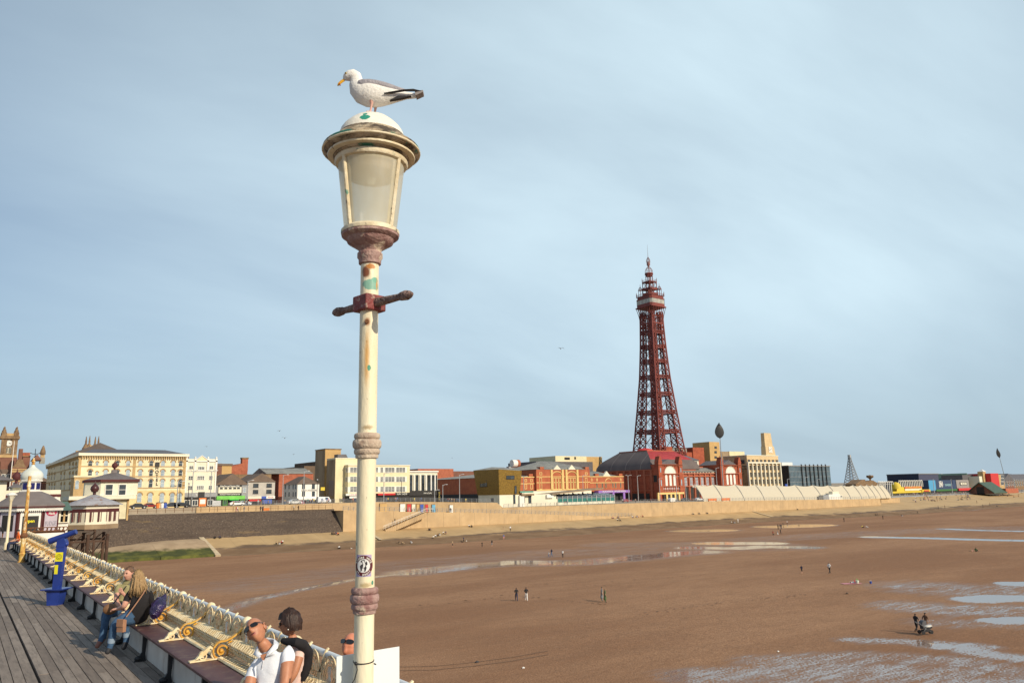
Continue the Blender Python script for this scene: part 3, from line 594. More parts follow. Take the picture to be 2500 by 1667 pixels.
# theatre backs
b = Bd('theatre_block', 'dark brown windowless blocks stepping up behind the white oyster bar', 'building', 310, 668, 786, 1160)
W = b.W; dk = mat('dark_render',(0.17,0.115,0.075),0.9,c2=(0.10,0.07,0.05),scale=0.25,stretch=(1,1,0.3))
for a, c2, yy in ((668,706,1152),(706,742,1143),(742,772,1137),(772,786,1126)): MB().box(b.x(a,1160),b.x(c2,1160),0,25,0,b.z(a,yy)).build('wall', dk, b.r)
b.hip('roof', b.x(668,1160)-6,b.x(740,1160),-10,8,b.z(690,1158),2.5,'greyroof', gable=True); b.box('wall', b.x(660,1160),b.x(742,1160),-10,0,0,b.z(690,1158),'brick')
# oyster bar
b = Bd('oyster_bar', 'white rendered oyster bar with hipped brown roof on the corner', 'building', 252, 726, 779, 1200)
W = b.W; ze = b.z(750,1181); sd = b.side(692,1200)[0]
b.box('wall', 0,W,0,sd,0,ze,'white'); b.hip('roof', 0,W,0,sd,ze,b.z(737,1166)-ze+0.6,'brownroof', inset=W/2)
for px in (741,765):
    for py in (1187,1205): b.wpx(px, py, 0.95, 1.55, nx=1, nz=2, fr='black')
lettering("ROBERTS' OYSTER ROOMS", 0.8, MT['black'], b.r, (W*0.53,-0.05,b.z(752,1197)), width=W*0.7)
b.box('shop_front', 0.05,W-0.05,-0.15,0,0.05,b.z(750,1219),'dark'); b.box('canopy', -0.1,W+0.1,-1.6,0,b.z(750,1220),b.z(750,1215.5),'white'); b.box('counter', 0.3,W*0.3,-0.7,-0.2,0.1,1.1,plain((0.6,0.1,0.25)))
for px in (697,706,716,722):
    for py in (1188,1206): b.swin(px, py, 0.8, 1.4, nz=2, fr='grey')
b.box('sign_box', W+0.2,W+1.6,-1.0,-0.7,b.z(782,1197),b.z(782,1189),'yellow')
# art deco block
b = Bd('deco_block', 'cream art deco block with three bands of white windows and a tall tan stair tower', 'building', 250, 820, 993, 1170)
W = b.W; z1 = b.z(850,1119); z2 = b.z(930,1137); sd = b.side(797,1180)[0]
xb = b.x(843,1170)
b.box('wall', 0,b.x(880,1170),0.6,sd,0,z1,'cream'); b.box('side_wall', -0.06,0,0.7,sd,0,z1-0.3,'side'); b.box('wall', xb,W,-2.2,16,b.z(930,1204),z2,'cream')  # side_wall is a darker skin over the cream, shade put into its colour
b.box('coping', xb-0.15,W+0.15,-2.4,16.1,z2,z2+0.3,'pale'); b.box('coping', -0.1,b.x(880,1170)+0.1,0.45,sd+0.1,z1,z1+0.25,'pale')
for py in (1147,1170,1194):
    for a, c2 in ((847,873),(888,917),(921,929),(932,957),(959,983)): b.win(b.x((a+c2)/2,py), b.z((a+c2)/2,py), b.x(c2,py)-b.x(a,py)-0.25, 1.75, y=-2.2, nx=3, nz=4)
    b.box('window_band', xb+0.05,W-1.2,-2.22,-2.15,b.z(930,py+6.5),b.z(930,py-6.5),'white')
for py in (1147,1170,1194): inst('window', win_mesh(1.6,1.5,2,4), b.r, (xb,-1.1,b.z(843,py)), -DP)
ts = Bd('stair_tower', 'tan windowless stair tower standing behind the cream deco block', 'tower', 262, 794, 832, 1110); ts.box('wall', 0,ts.W,0,9,0,ts.z(812,1097),'tan'); ts.box('side_wall', -0.06,0,0.1,8.9,0,ts.z(795,1098),'side'); ts.box('coping', -0.2,ts.W+0.2,-0.2,9.2,ts.z(812,1097),ts.z(812,1097)+0.3,'stone')  # side_wall carries the tower's shaded face as a darker colour
MB().slab([(b.x(842,1112),z1),(b.x(869,1112),z1),(b.x(863,1107),b.z(863,1106.5)),(b.x(842,1107),b.z(842,1106.5))],6,9).build('roof_plant', MT['slate'], b.r)
b.box('fascia', b.x(915,1206),b.x(957,1206),-2.6,0,b.z(930,1208.5),b.z(930,1204),'redp'); b.box('fascia', b.x(957,1206),W,-2.6,0,b.z(930,1208.5),b.z(930,1203),'dark')
lettering('ARCADE', 0.9, MT['white'], b.r, (b.x(973,1206),-2.65,b.z(973,1205.8)), width=4.2)
b.box('shop_front', xb,W,-1.9,0,0.05,b.z(930,1208.5),'dark'); b.box('sign_board', b.x(836,1206),b.x(874,1206),-2.9,-2.5,b.z(850,1209.5),b.z(850,1204.5),'white'); b.box('sign_board', b.x(845,1213),b.x(863,1213),-2.8,-2.5,b.z(850,1216),b.z(850,1211),'white')
lettering('CAFE BAR', 0.5, MT['redp'], b.r, (b.x(855,1207),-2.92,b.z(855,1207)), width=3.6)
b.box('gable_mural', -0.1,-0.06,1.5,sd*0.7,b.z(812,1210),b.z(812,1172),plain((0.26,0.2,0.17))); b.box('roof_rail', b.x(921,1133),b.x(986,1133),4,12,z2,z2+0.7,'slate')
# bank with white columns
b = Bd('column_building', 'white building with five tall dark windows between columns above a black fascia', 'building', 250, 993.5, 1068, 1175)
W = b.W; z1 = b.z(1030,1149.5); zb = b.z(1030,1197)
b.box('wall', 0,W,0,18,0,z1,'pale')
for px in (1003,1018,1032.5,1046.5,1056.5,1065): b.wpx(px, 1178, 1.15 if px < 1060 else 0.7, b.z(1030,1159.5)-zb, nx=2, nz=3, fr='black')
cm_ = MB()
for px in (996,1010.5,1025.5,1039.5,1052,1061.5): x = b.x(px,1178); cm_.tube([(x,-0.1,zb),(x,-0.1,b.z(1030,1159))],0.32,8)
cm_.build('column', MT['white'], b.r); b.box('cornice', -0.2,W+0.2,-0.5,1,b.z(1030,1152),z1+0.1,'white')
b.box('fascia', -4.5,W+0.2,-0.9,0,b.z(1030,1209),zb,'dark'); lettering('FISH & CHIPS', 0.75, MT['white'], b.r, (b.x(1041,1204),-0.95,b.z(1041,1203.5)), width=3.3)
b.box('shop_front', 0,W,-0.5,0,0.05,b.z(1030,1209),'dark'); b.box('blade_sign', W-0.5,W+0.3,-1.5,-0.95,0.3,b.z(1066,1196),'black')
for i in range(4): lettering('MENU'[i], 0.8, MT['yellow'], b.r, (W-0.1,-1.52,b.z(1066,1203+i*5)))
# brick amusement palace
b = Bd('amusement_palace', 'red brick amusement palace with two cream trimmed arches and pediments', 'building', 272, 1270, 1525, 1190)
W = b.W; zl = b.z(1300,1163); xa, xc = b.x(1307,1180), b.x(1438,1180); zc = b.z(1370,1146); sd = b.side(1066,1180)[0]
pb = mat('palace_brick', (0.42,0.125,0.055), 0.85, c2=(0.33,0.09,0.042), scale=0.5)
b.box('wall', -10,W,0.5,sd,0,zl,pb); b.box('wall', xa,xc,-0.8,30,0,zc,pb)
b.hip('roof', -10,W-4,3,sd,zl+0.1,b.z(1330,1133)-zl-1.5,'greyroof'); b.hip('roof', xa,xc,-0.5,24,zc+0.1,4.2,'greyroof')
tr = MB()
def ring(x, z, w_, h_, y=-0.85, t_=0.22): tr.box(x-w_/2,x+w_/2,y-0.1,y,z+h_/2-t_,z+h_/2); tr.box(x-w_/2,x+w_/2,y-0.1,y,z-h_/2,z-h_/2+t_); tr.box(x-w_/2,x-w_/2+t_,y-0.1,y,z-h_/2+t_,z+h_/2-t_); tr.box(x+w_/2-t_,x+w_/2,y-0.1,y,z-h_/2+t_,z+h_/2-t_)
for yy in (1164,1178): z = b.z(1370,yy); tr.box(xa,xc,-0.95,-0.8,z,z+0.28)
for yy in (1178.5,): z = b.z(1480,yy); tr.box(xc,W,0.32,0.5,z,z+0.28); tr.box(0,xa,0.32,0.5,z,z+0.28)
tr.box(xc,W,0.3,0.5,zl-0.35,zl); tr.box(0,xa,0.3,0.5,zl-0.35,zl); tr.box(xa-0.1,xc+0.1,-1.0,-0.8,b.z(1370,1196),b.z(1370,1193.5))
for px in (1317,1428): ring(b.x(px,1156), b.z(px,1156), 1.5, 1.2); ring(b.x(px,1180), b.z(px,1180), 1.4, 5.2)
for px in (1285,1299): ring(b.x(px,1172.5), b.z(px,1172.5), 1.3, 1.2, 0.5); ring(b.x(px,1187), b.z(px,1187), 1.3, 2.3, 0.5)
for px in (1446,1459,1517): ring(b.x(px,1170.5), b.z(px,1170.5), 0.9, 1.2, 0.5)
for px in (1372,1408):
    pass
for cx in (1357,1393):
    for dx_ in (-14.5,-12.5,12.5,14.5): x = b.x(cx+dx_,1175); tr.box(x-0.28,x+0.28,-1.25,-0.8,b.z(1375,1194),b.z(1375,1146))
    x = b.x(cx,1165); r_ = b.x(cx+11,1165)-x; z = b.z(cx,1158); tr.tube([(x+r_*math.cos(math.pi*i/10),-0.95,z-0.2+r_*0.55*math.sin(math.pi*i/10)) for i in range(11)],0.22,4)
    for k in (-0.62,0,0.62): ring(x+r_*k, b.z(cx,1180), r_*0.55, 5.2)
    MB().slab([(x-2.2,zc),(x+2.2,zc),(x,b.z(cx,1134.5))],-1.2,-0.4).build('pediment', MT['pale'], b.r)
xr = b.x(1487,1175)
tr.tube([(xr+2.0*math.cos(math.pi*i/10),0.4,b.z(1487,1176)+1.6*math.sin(math.pi*i/10)) for i in range(11)],0.2,4)
tr.build('cream_trim', MT['yellowtrim'], b.r)
for px in (1459,1472,1481,1498,1505,1517): b.win(b.x(px,1184), b.z(px,1184), 0.75, 2.4, y=0.5, fr='yellowtrim', nx=1, nz=1)
MB().slab([(b.x(1473,1158),zl),(b.x(1491,1158),zl),(b.x(1482,1150),b.z(1482,1149.5))],0.2,1.2).build('pediment', MT['pale'], b.r)
b.hip('roof', b.x(1447,1160),b.x(1508,1160),1,16,zl+0.1,2.6,'greyroof')
for px in (1298,1321,1431,1459,1517): MB().box(b.x(px,1142)-1.1,b.x(px,1142)+1.1,-0.7 if 1306<px<1440 else 0.6,2,(zc if 1306<px<1440 else zl)-0.05,(zc if 1306<px<1440 else zl)+1.2).build('parapet_block', pb, b.r)
b.box('balustrade', b.x(1411,1138),b.x(1436,1138),14,14.2,zc,zc+2.8,'white'); b.box('arcade', -10,W,-0.2,0.5,0,b.z(1480,1200),'dark'); b.box('plinth', 0,xc,-1.5,-0.8,0.1,b.z(1370,1197),'pale')
b.box('canopy', b.x(1450,1199),b.x(1526,1199),-3.2,-0.3,b.z(1490,1202.5),b.z(1490,1196.5),'purple'); lettering('BLACKPOOL  AMUSEMENTS', 0.85, MT['white'], b.r, (b.x(1488,1199),-3.25,b.z(1488,1199)), width=(b.x(1515,1199)-b.x(1459,1199)), bold=0.01)
for px in (1487,1513): x = b.x(px,1208); b.box('canopy_post', x-0.6,x+0.6,-3.1,-2.6,0.05,b.z(1490,1202.5),'purple')
ws = [ (1100,1166,1.0),(1112,1170,1.0),(1142,1172,1.2),(1150,1172,1.2),(1158,1172,1.2)]
for px in (1075,1083,1091,1100,1108,1132,1141,1151,1161): b.swin(px, 1185, 1.8, 4.2, nx=1, nz=2, fr='yellowtrim', gl='dbrick')
inst('wing_front', MB().box(-0.3,0,1,sd,0,b.z(1200,1205)).mesh('wing_front', MT['dark']), b.r, (-10.0,0,0))
# grey blocks behind the palace
b = Bd('flat_roofed_block', 'long cream flat roofed block high behind the amusement palace', 'building', 350, 1356, 1432, 1120, road_z(300)); W = b.W
b.box('wall', 0,W,0,25,0,b.z(1390,1113),'cream'); b.box('window_recess', b.x(1378,1120),b.x(1391,1120),-0.1,0,b.z(1385,1122),b.z(1385,1116),'dark'); b.box('window_recess', b.x(1402,1120),b.x(1406,1120),-0.1,0,b.z(1405,1121),b.z(1405,1115),'dark'); b.box('roof_edge', -16,W+3,-2,25,0,b.z(1390,1127),'slate')
b = Bd('tan_block', 'low tan block between the cream flat roofed block and the ballroom roof', 'building', 352, 1432, 1470, 1125, road_z(300)); b.box('wall', 0,b.W,0,20,0,b.z(1450,1115),'tan'); b.box('coping',-0.1,b.W+0.1,-0.1,20,b.z(1450,1115),b.z(1450,1114.2),'pale')
b = Bd('red_flat_block', 'plain red brick block seen above the roof left of the gold building', 'building', 345, 1020, 1165, 1145, road_z(150)); b.box('wall', 0,b.x(1107,1145),0,20,0,b.z(1080,1144),'brick'); b.box('wall', b.x(1107,1145),b.W+40,5,24,0,b.z(1130,1149),'dbrick')
# red drum roof vent
b = Bd('roof_drum', 'red and white round drum lying on the roof behind the gold building', 'roof vent', 300, 1242, 1266, 1130, road_z(200)); r_ = b.W*0.3; z = b.z(1254,1131)
MB().tube([(r_,0,z),(b.W*0.75,0,z)], [r_,r_], 16).build('drum', MT['white'], b.r); MB().tube([(b.W*0.75,0,z),(b.W*1.0,0,z)], r_*1.05, 16).build('drum_end', MT['terra'], b.r); b.box('stand', 0,b.W,0,2,0,z-r_*0.8,'grey')
# gold clad chapel hall
def gold():
    t_ = 221.0; A = ont(1166,1208,t_+9).x
    s0 = ont(1219,1208,t_).x; s1 = ont(1269,1208,t_).x; zg_ = road_z(s0)-0.6
    r = thing('gold_clad_hall', 'gold shingled hall flaring upwards on a white base at the edge of the promenade', 'building', (s0,t_,zg_))
    zb = ont(1219,1207.5,t_).z-zg_; zt_ = ont(1216,1145,t_).z-zg_; zr = ont(1271,1149,t_).z-zg_; Wd = s1-s0
    d = ons(1166,1200,s0).y-t_
    lo = [(0,0),(Wd,0),(Wd,d),(0,d)]; e = 0.75
    m_ = MB(); m_.add([(0,0,zb),(Wd,0,zb),(Wd,d,zb),(0,d,zb),(-0.5,-0.5,zt_),(Wd+e,-0.5,zr),(Wd+e,d+e,zr+0.3),(-0.6,d+e+1.0,zt_+0.1)], [(0,3,2,1),(0,1,5,4),(1,2,6,5),(2,3,7,6),(3,0,4,7)]); m_.build('gold_cladding', MT['gold'], r)
    MB().add([(-0.5,-0.5,zt_),(Wd+e,-0.5,zr),(Wd+e,d+e,zr+0.3),(-0.6,d+e+1.0,zt_+0.1),(Wd*0.2,d*0.5,zt_+1.0),(Wd*0.8,d*0.5,zt_+0.9)], [(0,1,5,4),(1,2,5),(2,3,4,5),(3,0,4)]).build('roof', MT['greyroof'], r)
    MB().box(0.15,Wd-0.1,0.15,d-0.2,-2.6,zb).build('white_base', MT['pale'], r)
    inst('window', win_mesh(3.4,1.15,2,1,fr='black'), r, (Wd*0.52,-0.36,ont(1245,1165,t_).z-zg_))
    for px, py, h_ in ((1258,1195,2.6),(1256,1217,3.4)): inst('window', win_mesh(0.8,h_,1,1,fr='black'), r, (ont(px,py,t_).x-s0,-0.2 if py<1200 else 0.1,ont(px,py,t_).z-zg_))
    for px, py, w_, h_ in ((1182,1180,4.2,2.2),(1201,1220,1.6,1.0)): p_ = ons(px,py,s0); inst('window', win_mesh(w_,h_,1,1,fr='black'), r, (-0.22 if py<1200 else 0.1,p_.y-t_,p_.z-zg_), -DP)
    # low white wing with terrace canopy
    r2 = thing('white_annexe', 'low white annexe with long sloping canopy right of the gold hall', 'building', (s1,t_,zg_))
    x2 = ont(1360,1220,t_).x-s1; zt2 = ont(1310,1206,t_).z-zg_; zt3 = ont(1360,1205,t_).z-zg_
    MB().slab([(0.05,-2.4),(x2,-2.6),(x2,zt3),(0.05,zt2)],0.4,8).build('wall', MT['pale'], r2)
    MB().box(-0.5,ont(1278,1225,t_).x-s1,-0.6,0.4,-2.4,ont(1270,1209,t_).z-zg_).build('white_pier', MT['white'], r2)
    for px, py, w_, h_ in ((1281,1219,0.6,2.1),(1295,1219,1.2,2.5)): inst('window', win_mesh(w_,h_,1,1,fr='black'), r2, (ont(px,py,t_).x-s1,0.38,ont(px,py,t_).z-zg_))
    MB().box(ont(1334,1210,t_).x-s1,ont(1350,1210,t_).x-s1,-0.4,0.4,ont(1340,1215,t_).z-zg_,ont(1340,1207,t_).z-zg_).build('vent_box', MT['white'], r2)
    x3 = ont(1300,1200,t_).x-s1; MB().box(0,x3,-1.0,0.4,ont(1290,1209,t_).z-zg_,ont(1290,1205,t_).z-zg_).build('canopy_edge', MT['stone'], r2); MB().box(-0.2,x3,-0.6,0.3,ont(1290,1202,t_).z-zg_,ont(1290,1198,t_).z-zg_).build('glass_rail', mat('green_glass',(0.12,0.35,0.27),0.15), r2)
    x4 = ont(1470,1190,t_).x-s1; zA = ont(1350,1206,t_).z-zg_; zB = ont(1470,1192,t_).z-zg_
    MB().slab([(x2-3,zA-0.15),(x4,zB-0.25),(x4,zB+0.2),(x2-3,zA+0.15)],-1.0,9).build('sloping_canopy', MT['side'], r2)
    for px in (1390,1412,1436,1460): x = ont(px,1205,t_).x-s1; MB().box(x-0.15,x+0.15,3,3.4,0,ont(px,1203-(px-1390)*0.06,t_).z-zg_).build('canopy_post', MT['black'], r2)
    r3 = thing('glazed_cafe', 'long low cafe with green tinted glass front and ribbed glass roof', 'building', (s1+x2+1,t_+1,zg_))
    xe = ont(1500,1215,t_).x-s1-x2; z0_ = ont(1380,1226,t_).z-zg_; z1_ = ont(1380,1207,t_).z-zg_; zm_ = ont(1380,1217,t_).z-zg_
    MB().box(0,xe,0,5,-2.2,z0_).build('plinth', MT['pale'], r3); MB().box(0,xe,0,0.1,z0_,zm_).build('glass_front', mat('teal_glass',(0.05,0.20,0.18),0.12), r3); MB().box(0,xe,0.05,5,zm_,z1_-0.4).build('glass_clerestory', mat('clerestory',(0.16,0.20,0.24),0.12,scale=0.4), r3)
    rm = MB(); rm.add([(0,-0.2,z1_-0.7),(xe,-0.2,z1_-0.7),(xe,5,z1_+0.2),(0,5,z1_+0.2)],[(0,1,2,3)]); rm.build('glass_roof', MT['dglass'], r3)
    rb = MB()
    for i in range(13): x = i*xe/12; rb.bar((x,-0.25,z1_-0.65),(x,5,z1_+0.28),0.18); rb.bar((x,-0.1,z0_),(x,-0.1,z1_-0.7),0.12)
    rb.build('roof_rib', MT['white'], r3)
gold()
# ================================================================ ballroom building and iron tower
b = Bd('ballroom_building', 'large red brick ballroom building with arched fanlights at the foot of the iron tower', 'building', 275, 1606, 1809, 1180)
W = b.W; zg = b.zg; sd = b.side(1452,1180)[0]
xl, xr = b.x(1664,1170), b.x(1757,1170); zp = b.z(1634,1133); zc = b.z(1710,1156); ze = b.z(1600,1144)
b.box('wall', 0,W,3,sd,0,zc,'tbrick'); b.box('side_wall', -0.05,W*0.5,3.2,sd,0,ze-0.2,'tbrick')
for x0, x1 in ((0,xl),(xr,W)):
    cx = (x0+x1)/2; r_ = (x1-x0)*0.235; n = 10
    b.box('pavilion', x0,x1,-0.5,16,0,zp,'tbrick'); b.hip('pavilion_roof', x0+2.5,x1-2.5,0.5,16,zp,2.6,'slate', gable=True)
    for x in (x0+1.4, x1-1.4):
        pm = MB(); pm.box(x-1.35,x+1.35,-1.1,1.6,0,zp+1.0); pm.box(x-1.5,x+1.5,-1.25,1.7,zp-1.2,zp-0.8); pm.add([(x-1.5,-1.2,zp+1.0),(x+1.5,-1.2,zp+1.0),(x+1.5,1.6,zp+1.0),(x-1.5,1.6,zp+1.0),(x-0.4,-1.2,zp+4.0),(x+0.4,-1.2,zp+4.0),(x+0.4,1.6,zp+4.0),(x-0.4,1.6,zp+4.0)],[(0,1,5,4),(1,2,6,5),(2,3,7,6),(3,0,4,7),(4,5,6,7)]); pm.tube([(x,0,zp+4),(x,0,zp+5.0)],[0.3,0.05],6)
        pm.build('turret', MT['tbrick'], b.r)
    tm_ = MB()
    for z in (b.z(1634,1157),b.z(1634,1187),b.z(1634,1196),zp-0.5,b.z(1634,1136)): tm_.box(x0-0.1,x1+0.1,-1.2,-0.4,z,z+0.35)
    for i in range(11): x = x0+2.9+i*(x1-x0-5.8)/10; tm_.box(x-0.2,x+0.2,-0.8,-0.4,zp-1.3,zp-0.4)
    tm_.build('terracotta_trim', MT['terra'], b.r)
    zf = b.z(1634,1156.5); fan = [(cx+r_*1.0*math.cos(math.pi*i/n), zf+r_*0.92*math.sin(math.pi*i/n)) for i in range(n+1)]
    wl = MB().slab(fan,-0.62,-0.4,0); wl.tube([(x,-0.66,z) for x,z in fan],0.22,4,1)
    for i in range(-4,5): x = cx+i*r_/5; wl.box(x-0.05,x+0.05,-0.66,-0.6,zf,zf+r_*0.92*math.sqrt(max(0,1-(i/5)**2)),1)
    wl.build('fanlight', [MT['white'],MT['pale']], b.r)
    for k in (-0.72,0,0.72): b.win(cx+k*r_, b.z(1634,1173), r_*0.44, 6.2, y=-0.5, arch=True, gl='white', fr='terra', nz=1)
    for x in (x0+1.4,x1-1.4):
        for py, hh in ((1147,2.4),(1178,3.4)): b.win(x, b.z(1634,py), 0.85, hh, y=-1.1, arch=True, gl='glass_pale', fr='terra', nz=1)
    for i in range(8): b.win(x0+3.2+i*(x1-x0-6.4)/7, b.z(1634,1194), 0.75, 1.6, y=-0.5, gl='glass_pale', fr='white', nz=1)
# centre bays
ct = MB()
for i in range(8): x = lerp(xl,xr,i/7.); ct.box(x-0.35,x+0.35,2.4,3.0,0,zc+0.3)
for z in (b.z(1710,1163),b.z(1710,1187),b.z(1710,1155.5)): ct.box(xl,xr,2.3,3.0,z,z+0.45)
ct.build('terracotta_trim', MT['terra'], b.r)
for i in range(7): b.win(lerp(xl,xr,(i+0.5)/7), b.z(1710,1174.5), 2.2, 4.6, y=3.0, nx=3, nz=3, gl='glass_pale', fr='tbrick')
b.box('white_gallery', xl,xr-1,2.5,8,b.z(1710,1156),b.z(1710,1150),'pale'); b.hip('gallery_roof', xl,xr,2.0,14,b.z(1710,1150),b.z(1710,1140)-b.z(1710,1150),'greyroof', inset=0.5)
gz0, gz1 = b.z(1705,1137), b.z(1705,1121)
b.box('white_clerestory', xl-2,xr-5,9.5,20,gz0-3,gz1,'pale'); b.hip('clerestory_roof', xl-2,xr-5,9.0,24,gz1,b.z(1690,1112)-gz1+1,'slate', inset=2); b.box('terracotta_ledge', xl-2,xr-3,8.4,9.5,gz0-0.9,gz0,'terra')
for i in range(9): b.win(lerp(xl-1,xr-6,(i+0.5)/9), b.z(1705,1129), 2.4, 2.6, y=9.5, nx=4, nz=2, gl='glass', fr='white')
for i in range(10): b.win(lerp(xl+4,xr-3,(i+0.5)/10), b.z(1710,1153), 1.5, 0.8, y=2.5, nx=2, nz=1, gl='glass', fr='white')
for i in range(6):
    if i < 4: b.win(lerp(xl,xr,(i+0.55)/7), 3.6, 2.6, 6.6, y=2.95, arch=True, gl='dark', fr='terra', nz=1)
lettering('THE BLACKPOOL TOWER', 1.7, MT['white'], b.r, (lerp(xl,xr,0.52),2.2,b.z(1710,1187)), width=(xr-xl)*0.36, bold=0.03)
yb = MB()
for i in range(7):
    x = lerp(-1.0,xl-0.5,i/6.); yb.box(x-0.55,x+0.55,-1.1,-0.4,0.05,b.z(1634,1203))
yb.box(-1.5,xl,-1.2,-0.4,b.z(1634,1206),b.z(1634,1201.5)); yb.build('cream_arcade', MT['yellowtrim'], b.r); b.box('arcade_opening', -1.0,xl,-0.75,-0.5,0.05,b.z(1634,1206),'dark')
for px, py in ((1533,1150),(1545,1150),(1557,1150),(1571,1150),(1590,1165),(1590,1180),(1567,1175),(1552,1178),(1600,1168)): b.swin(px, py, 2.6, 1.2 if py < 1160 else 3.6, nx=1, nz=1, fr='terra', gl='glass_pale' if py < 1160 else 'dark')
si = MB()
for i in range(9): y = 4+i*(sd-8)/8; si.box(-0.5,0,y-0.6,y+0.6,0,ze-0.3)
for z in (b.z(1590,1160),b.z(1590,1198),ze-0.6): si.box(-0.55,0,3,sd,z,z+0.5)
si.build('side_buttress', MT['terra'], b.r); b.box('side_arcade', -0.4,0,6,sd,0.05,b.z(1590,1204),'dark')
# great curved roof over the ballroom: long mansard along the inland side
x1r = W*0.5; y0r = 14.0
def at_side(px, py, inset): p = ons(px, py, b.s0+inset); return p.y-275
z1, z2_, z3 = ze, b.z(1600,1122)+1.5, b.z(1590,1096)
m_ = MB(); prof = [(0.0,0.0),(0.35,1.4),(1.1,3.2),(2.2,4.8)]; zmid = b.z(1603,1119); ztop = b.z(1592,1096)
rows = [(-0.6,4.0,z1),( -0.3,4.3,z1+(zmid-z1)*0.35),(0.8,5.2,z1+(zmid-z1)*0.7),(2.4,6.5,zmid),(8.0,14.0,ztop)]
for xi, yi, z in rows: m_.add([(xi,yi,z),(x1r+4-xi,yi,z),(x1r+4-xi,sd-yi+2,z),(xi,sd-yi+2,z)], [])
for k in range(len(rows)-1):
    o = k*4
    for i in range(4): m_.f.append([o+i,o+(i+1)%4,o+4+(i+1)%4,o+4+i]); m_.m.append(1 if (k == 3 and i == 0) else 0)
o = (len(rows)-1)*4; m_.f.append([o,o+1,o+2,o+3]); m_.m.append(0)
rf = mat('lead_roof', (0.135,0.105,0.095), 0.55, c2=(0.105,0.08,0.075), scale=0.2); lines(rf, 1, 11.0, 0.5, (0.26,0.21,0.18), 0.7)
m_.build('ballroom_roof', [rf, mat('red_roof_end', (0.36,0.04,0.045), 0.7, scale=0.5)], b.r)
b.box('roof_ridge', 8,x1r-4,14,sd-12,ztop,ztop+0.5,'terra'); MB().lathe([(4.5,0),(4.2,0.7),(2.5,1.3),(0.1,1.6)],12,(14,sd*0.45,ztop+0.4)).build('roof_dome', MT['redp'], b.r)
bx = ont(1623,1105,312).x-b.s0
b.box('brick_penthouse', bx,ont(1717,1105,312).x-b.s0,37,60,zc,ont(1660,1103,312).z-zg,'tbrick'); b.box('brick_penthouse', bx-0.3,bx+6,36.5,44,zc,ont(1628,1090,312).z-zg,'tbrick'); b.box('brick_penthouse', ont(1690,1105,312).x-b.s0,ont(1717,1105,312).x-b.s0,36.4,50,zc,ont(1700,1092,312).z-zg,'tbrick')
b.box('plant_room', ont(1641,1098,312).x-b.s0,ont(1676,1098,312).x-b.s0,36.8,46,ont(1660,1104,312).z-zg,ont(1660,1094,312).z-zg,'greyroof')
# ---------------------------------------------------------------- iron lattice tower
TWR = mat('tower_red_iron', (0.21, 0.042, 0.030), 0.55, c2=(0.145,0.030,0.024), scale=0.2)
TX, TY, TB = 344.0, 320.0, 7.0
tw = thing('iron_tower', 'tall dark red iron lattice tower with railed crown and flagpole above the ballroom', 'tower', (TX,TY,TB))
ax = (math.sin(YAW), math.cos(YAW))
def half(z):   # half width of the outer legs by height
    return interp(z, [(0,15.0),(16,12.4),(32,10.3),(52,8.3),(72.4,6.45),(92,5.4),(106,4.95),(112,4.85),(125,4.8)])
def tz(py): return ont(1595,py,TY).z-TB
LW = lambda z: half(z)*0.48
ztop_leg = 113.0
for sx in (-1,1):
    for sy in (-1,1):
        m_ = MB(); N = 30
        zs = [i*ztop_leg/N for i in range(N+1)]
        def cpt(z, a, c2): hw = half(z); l = LW(z); return Vector((sx*(hw-a*l), sy*(hw-c2*l), z))
        for a, c2 in ((0,0),(1,0),(0,1),(1,1)):
            for z0, z1 in zip(zs, zs[1:]): m_.bar(cpt(z0,a,c2), cpt(z1,a,c2), 0.62 if (a,c2)==(0,0) else 0.5)
        for z0, z1 in zip(zs, zs[1:]):
            for (p_, q_) in (((0,0),(1,0)),((0,0),(0,1)),((1,1),(1,0)),((1,1),(0,1))):
                m_.bar(cpt(z0,*p_), cpt(z1,*q_), 0.34); m_.bar(cpt(z0,*q_), cpt(z1,*p_), 0.34); m_.bar(cpt(z1,*p_), cpt(z1,*q_), 0.32)
        m_.build('lattice_leg', TWR, tw)
for k, z in enumerate((12.5, 26, 39, 50.5, 61.5, 72, 81.5, 90.5, 99.5)):
    m_ = MB(); hw = half(z)-0.4; d = 1.6
    for zz in (z, z+d):
        for a in range(4):
            p0 = [(-hw,-hw),(hw,-hw),(hw,hw),(-hw,hw)][a]; p1 = [(hw,-hw),(hw,hw),(-hw,hw),(-hw,-hw)][a]; m_.bar((*p0,zz),(*p1,zz),0.45)
            i0 = hw-LW(z); p0 = (p0[0]*i0/hw,p0[1]*i0/hw); p1 = (p1[0]*i0/hw,p1[1]*i0/hw); m_.bar((*p0,zz),(*p1,zz),0.35)
    n = 10
    for a in range(4):
        c4 = [(-hw,-hw),(hw,-hw),(hw,hw),(-hw,hw)]; p0 = Vector((*c4[a],z)); p1 = Vector((*c4[(a+1)%4],z))
        for i in range(n): q0, q1 = p0.lerp(p1,i/n), p0.lerp(p1,(i+1)/n); m_.bar(q0, q1+Vector((0,0,d)), 0.22); m_.bar(q0+Vector((0,0,d)), q1, 0.22)
    m_.build('cross_girder', TWR, tw)
m_ = MB(); bz = [0,12.5,26,39,50.5,61.5,72,81.5,90.5,99.5,107]
for z0, z1 in zip(bz, bz[1:]):
    for a in range(4):
        def fp(z, u): w_ = half(z)-LW(z)*0.9; o_ = half(z)-0.8; return [(u*w_,-o_,z),(o_,u*w_,z),(u*w_,o_,z),(-o_,u*w_,z)][a]
        m_.bar(fp(z0+1.6,-1),fp(z1,1),0.16); m_.bar(fp(z0+1.6,1),fp(z1,-1),0.16)
m_.build('tie_rods', mat('tie_rod_iron',(0.12,0.06,0.05),0.6), tw)
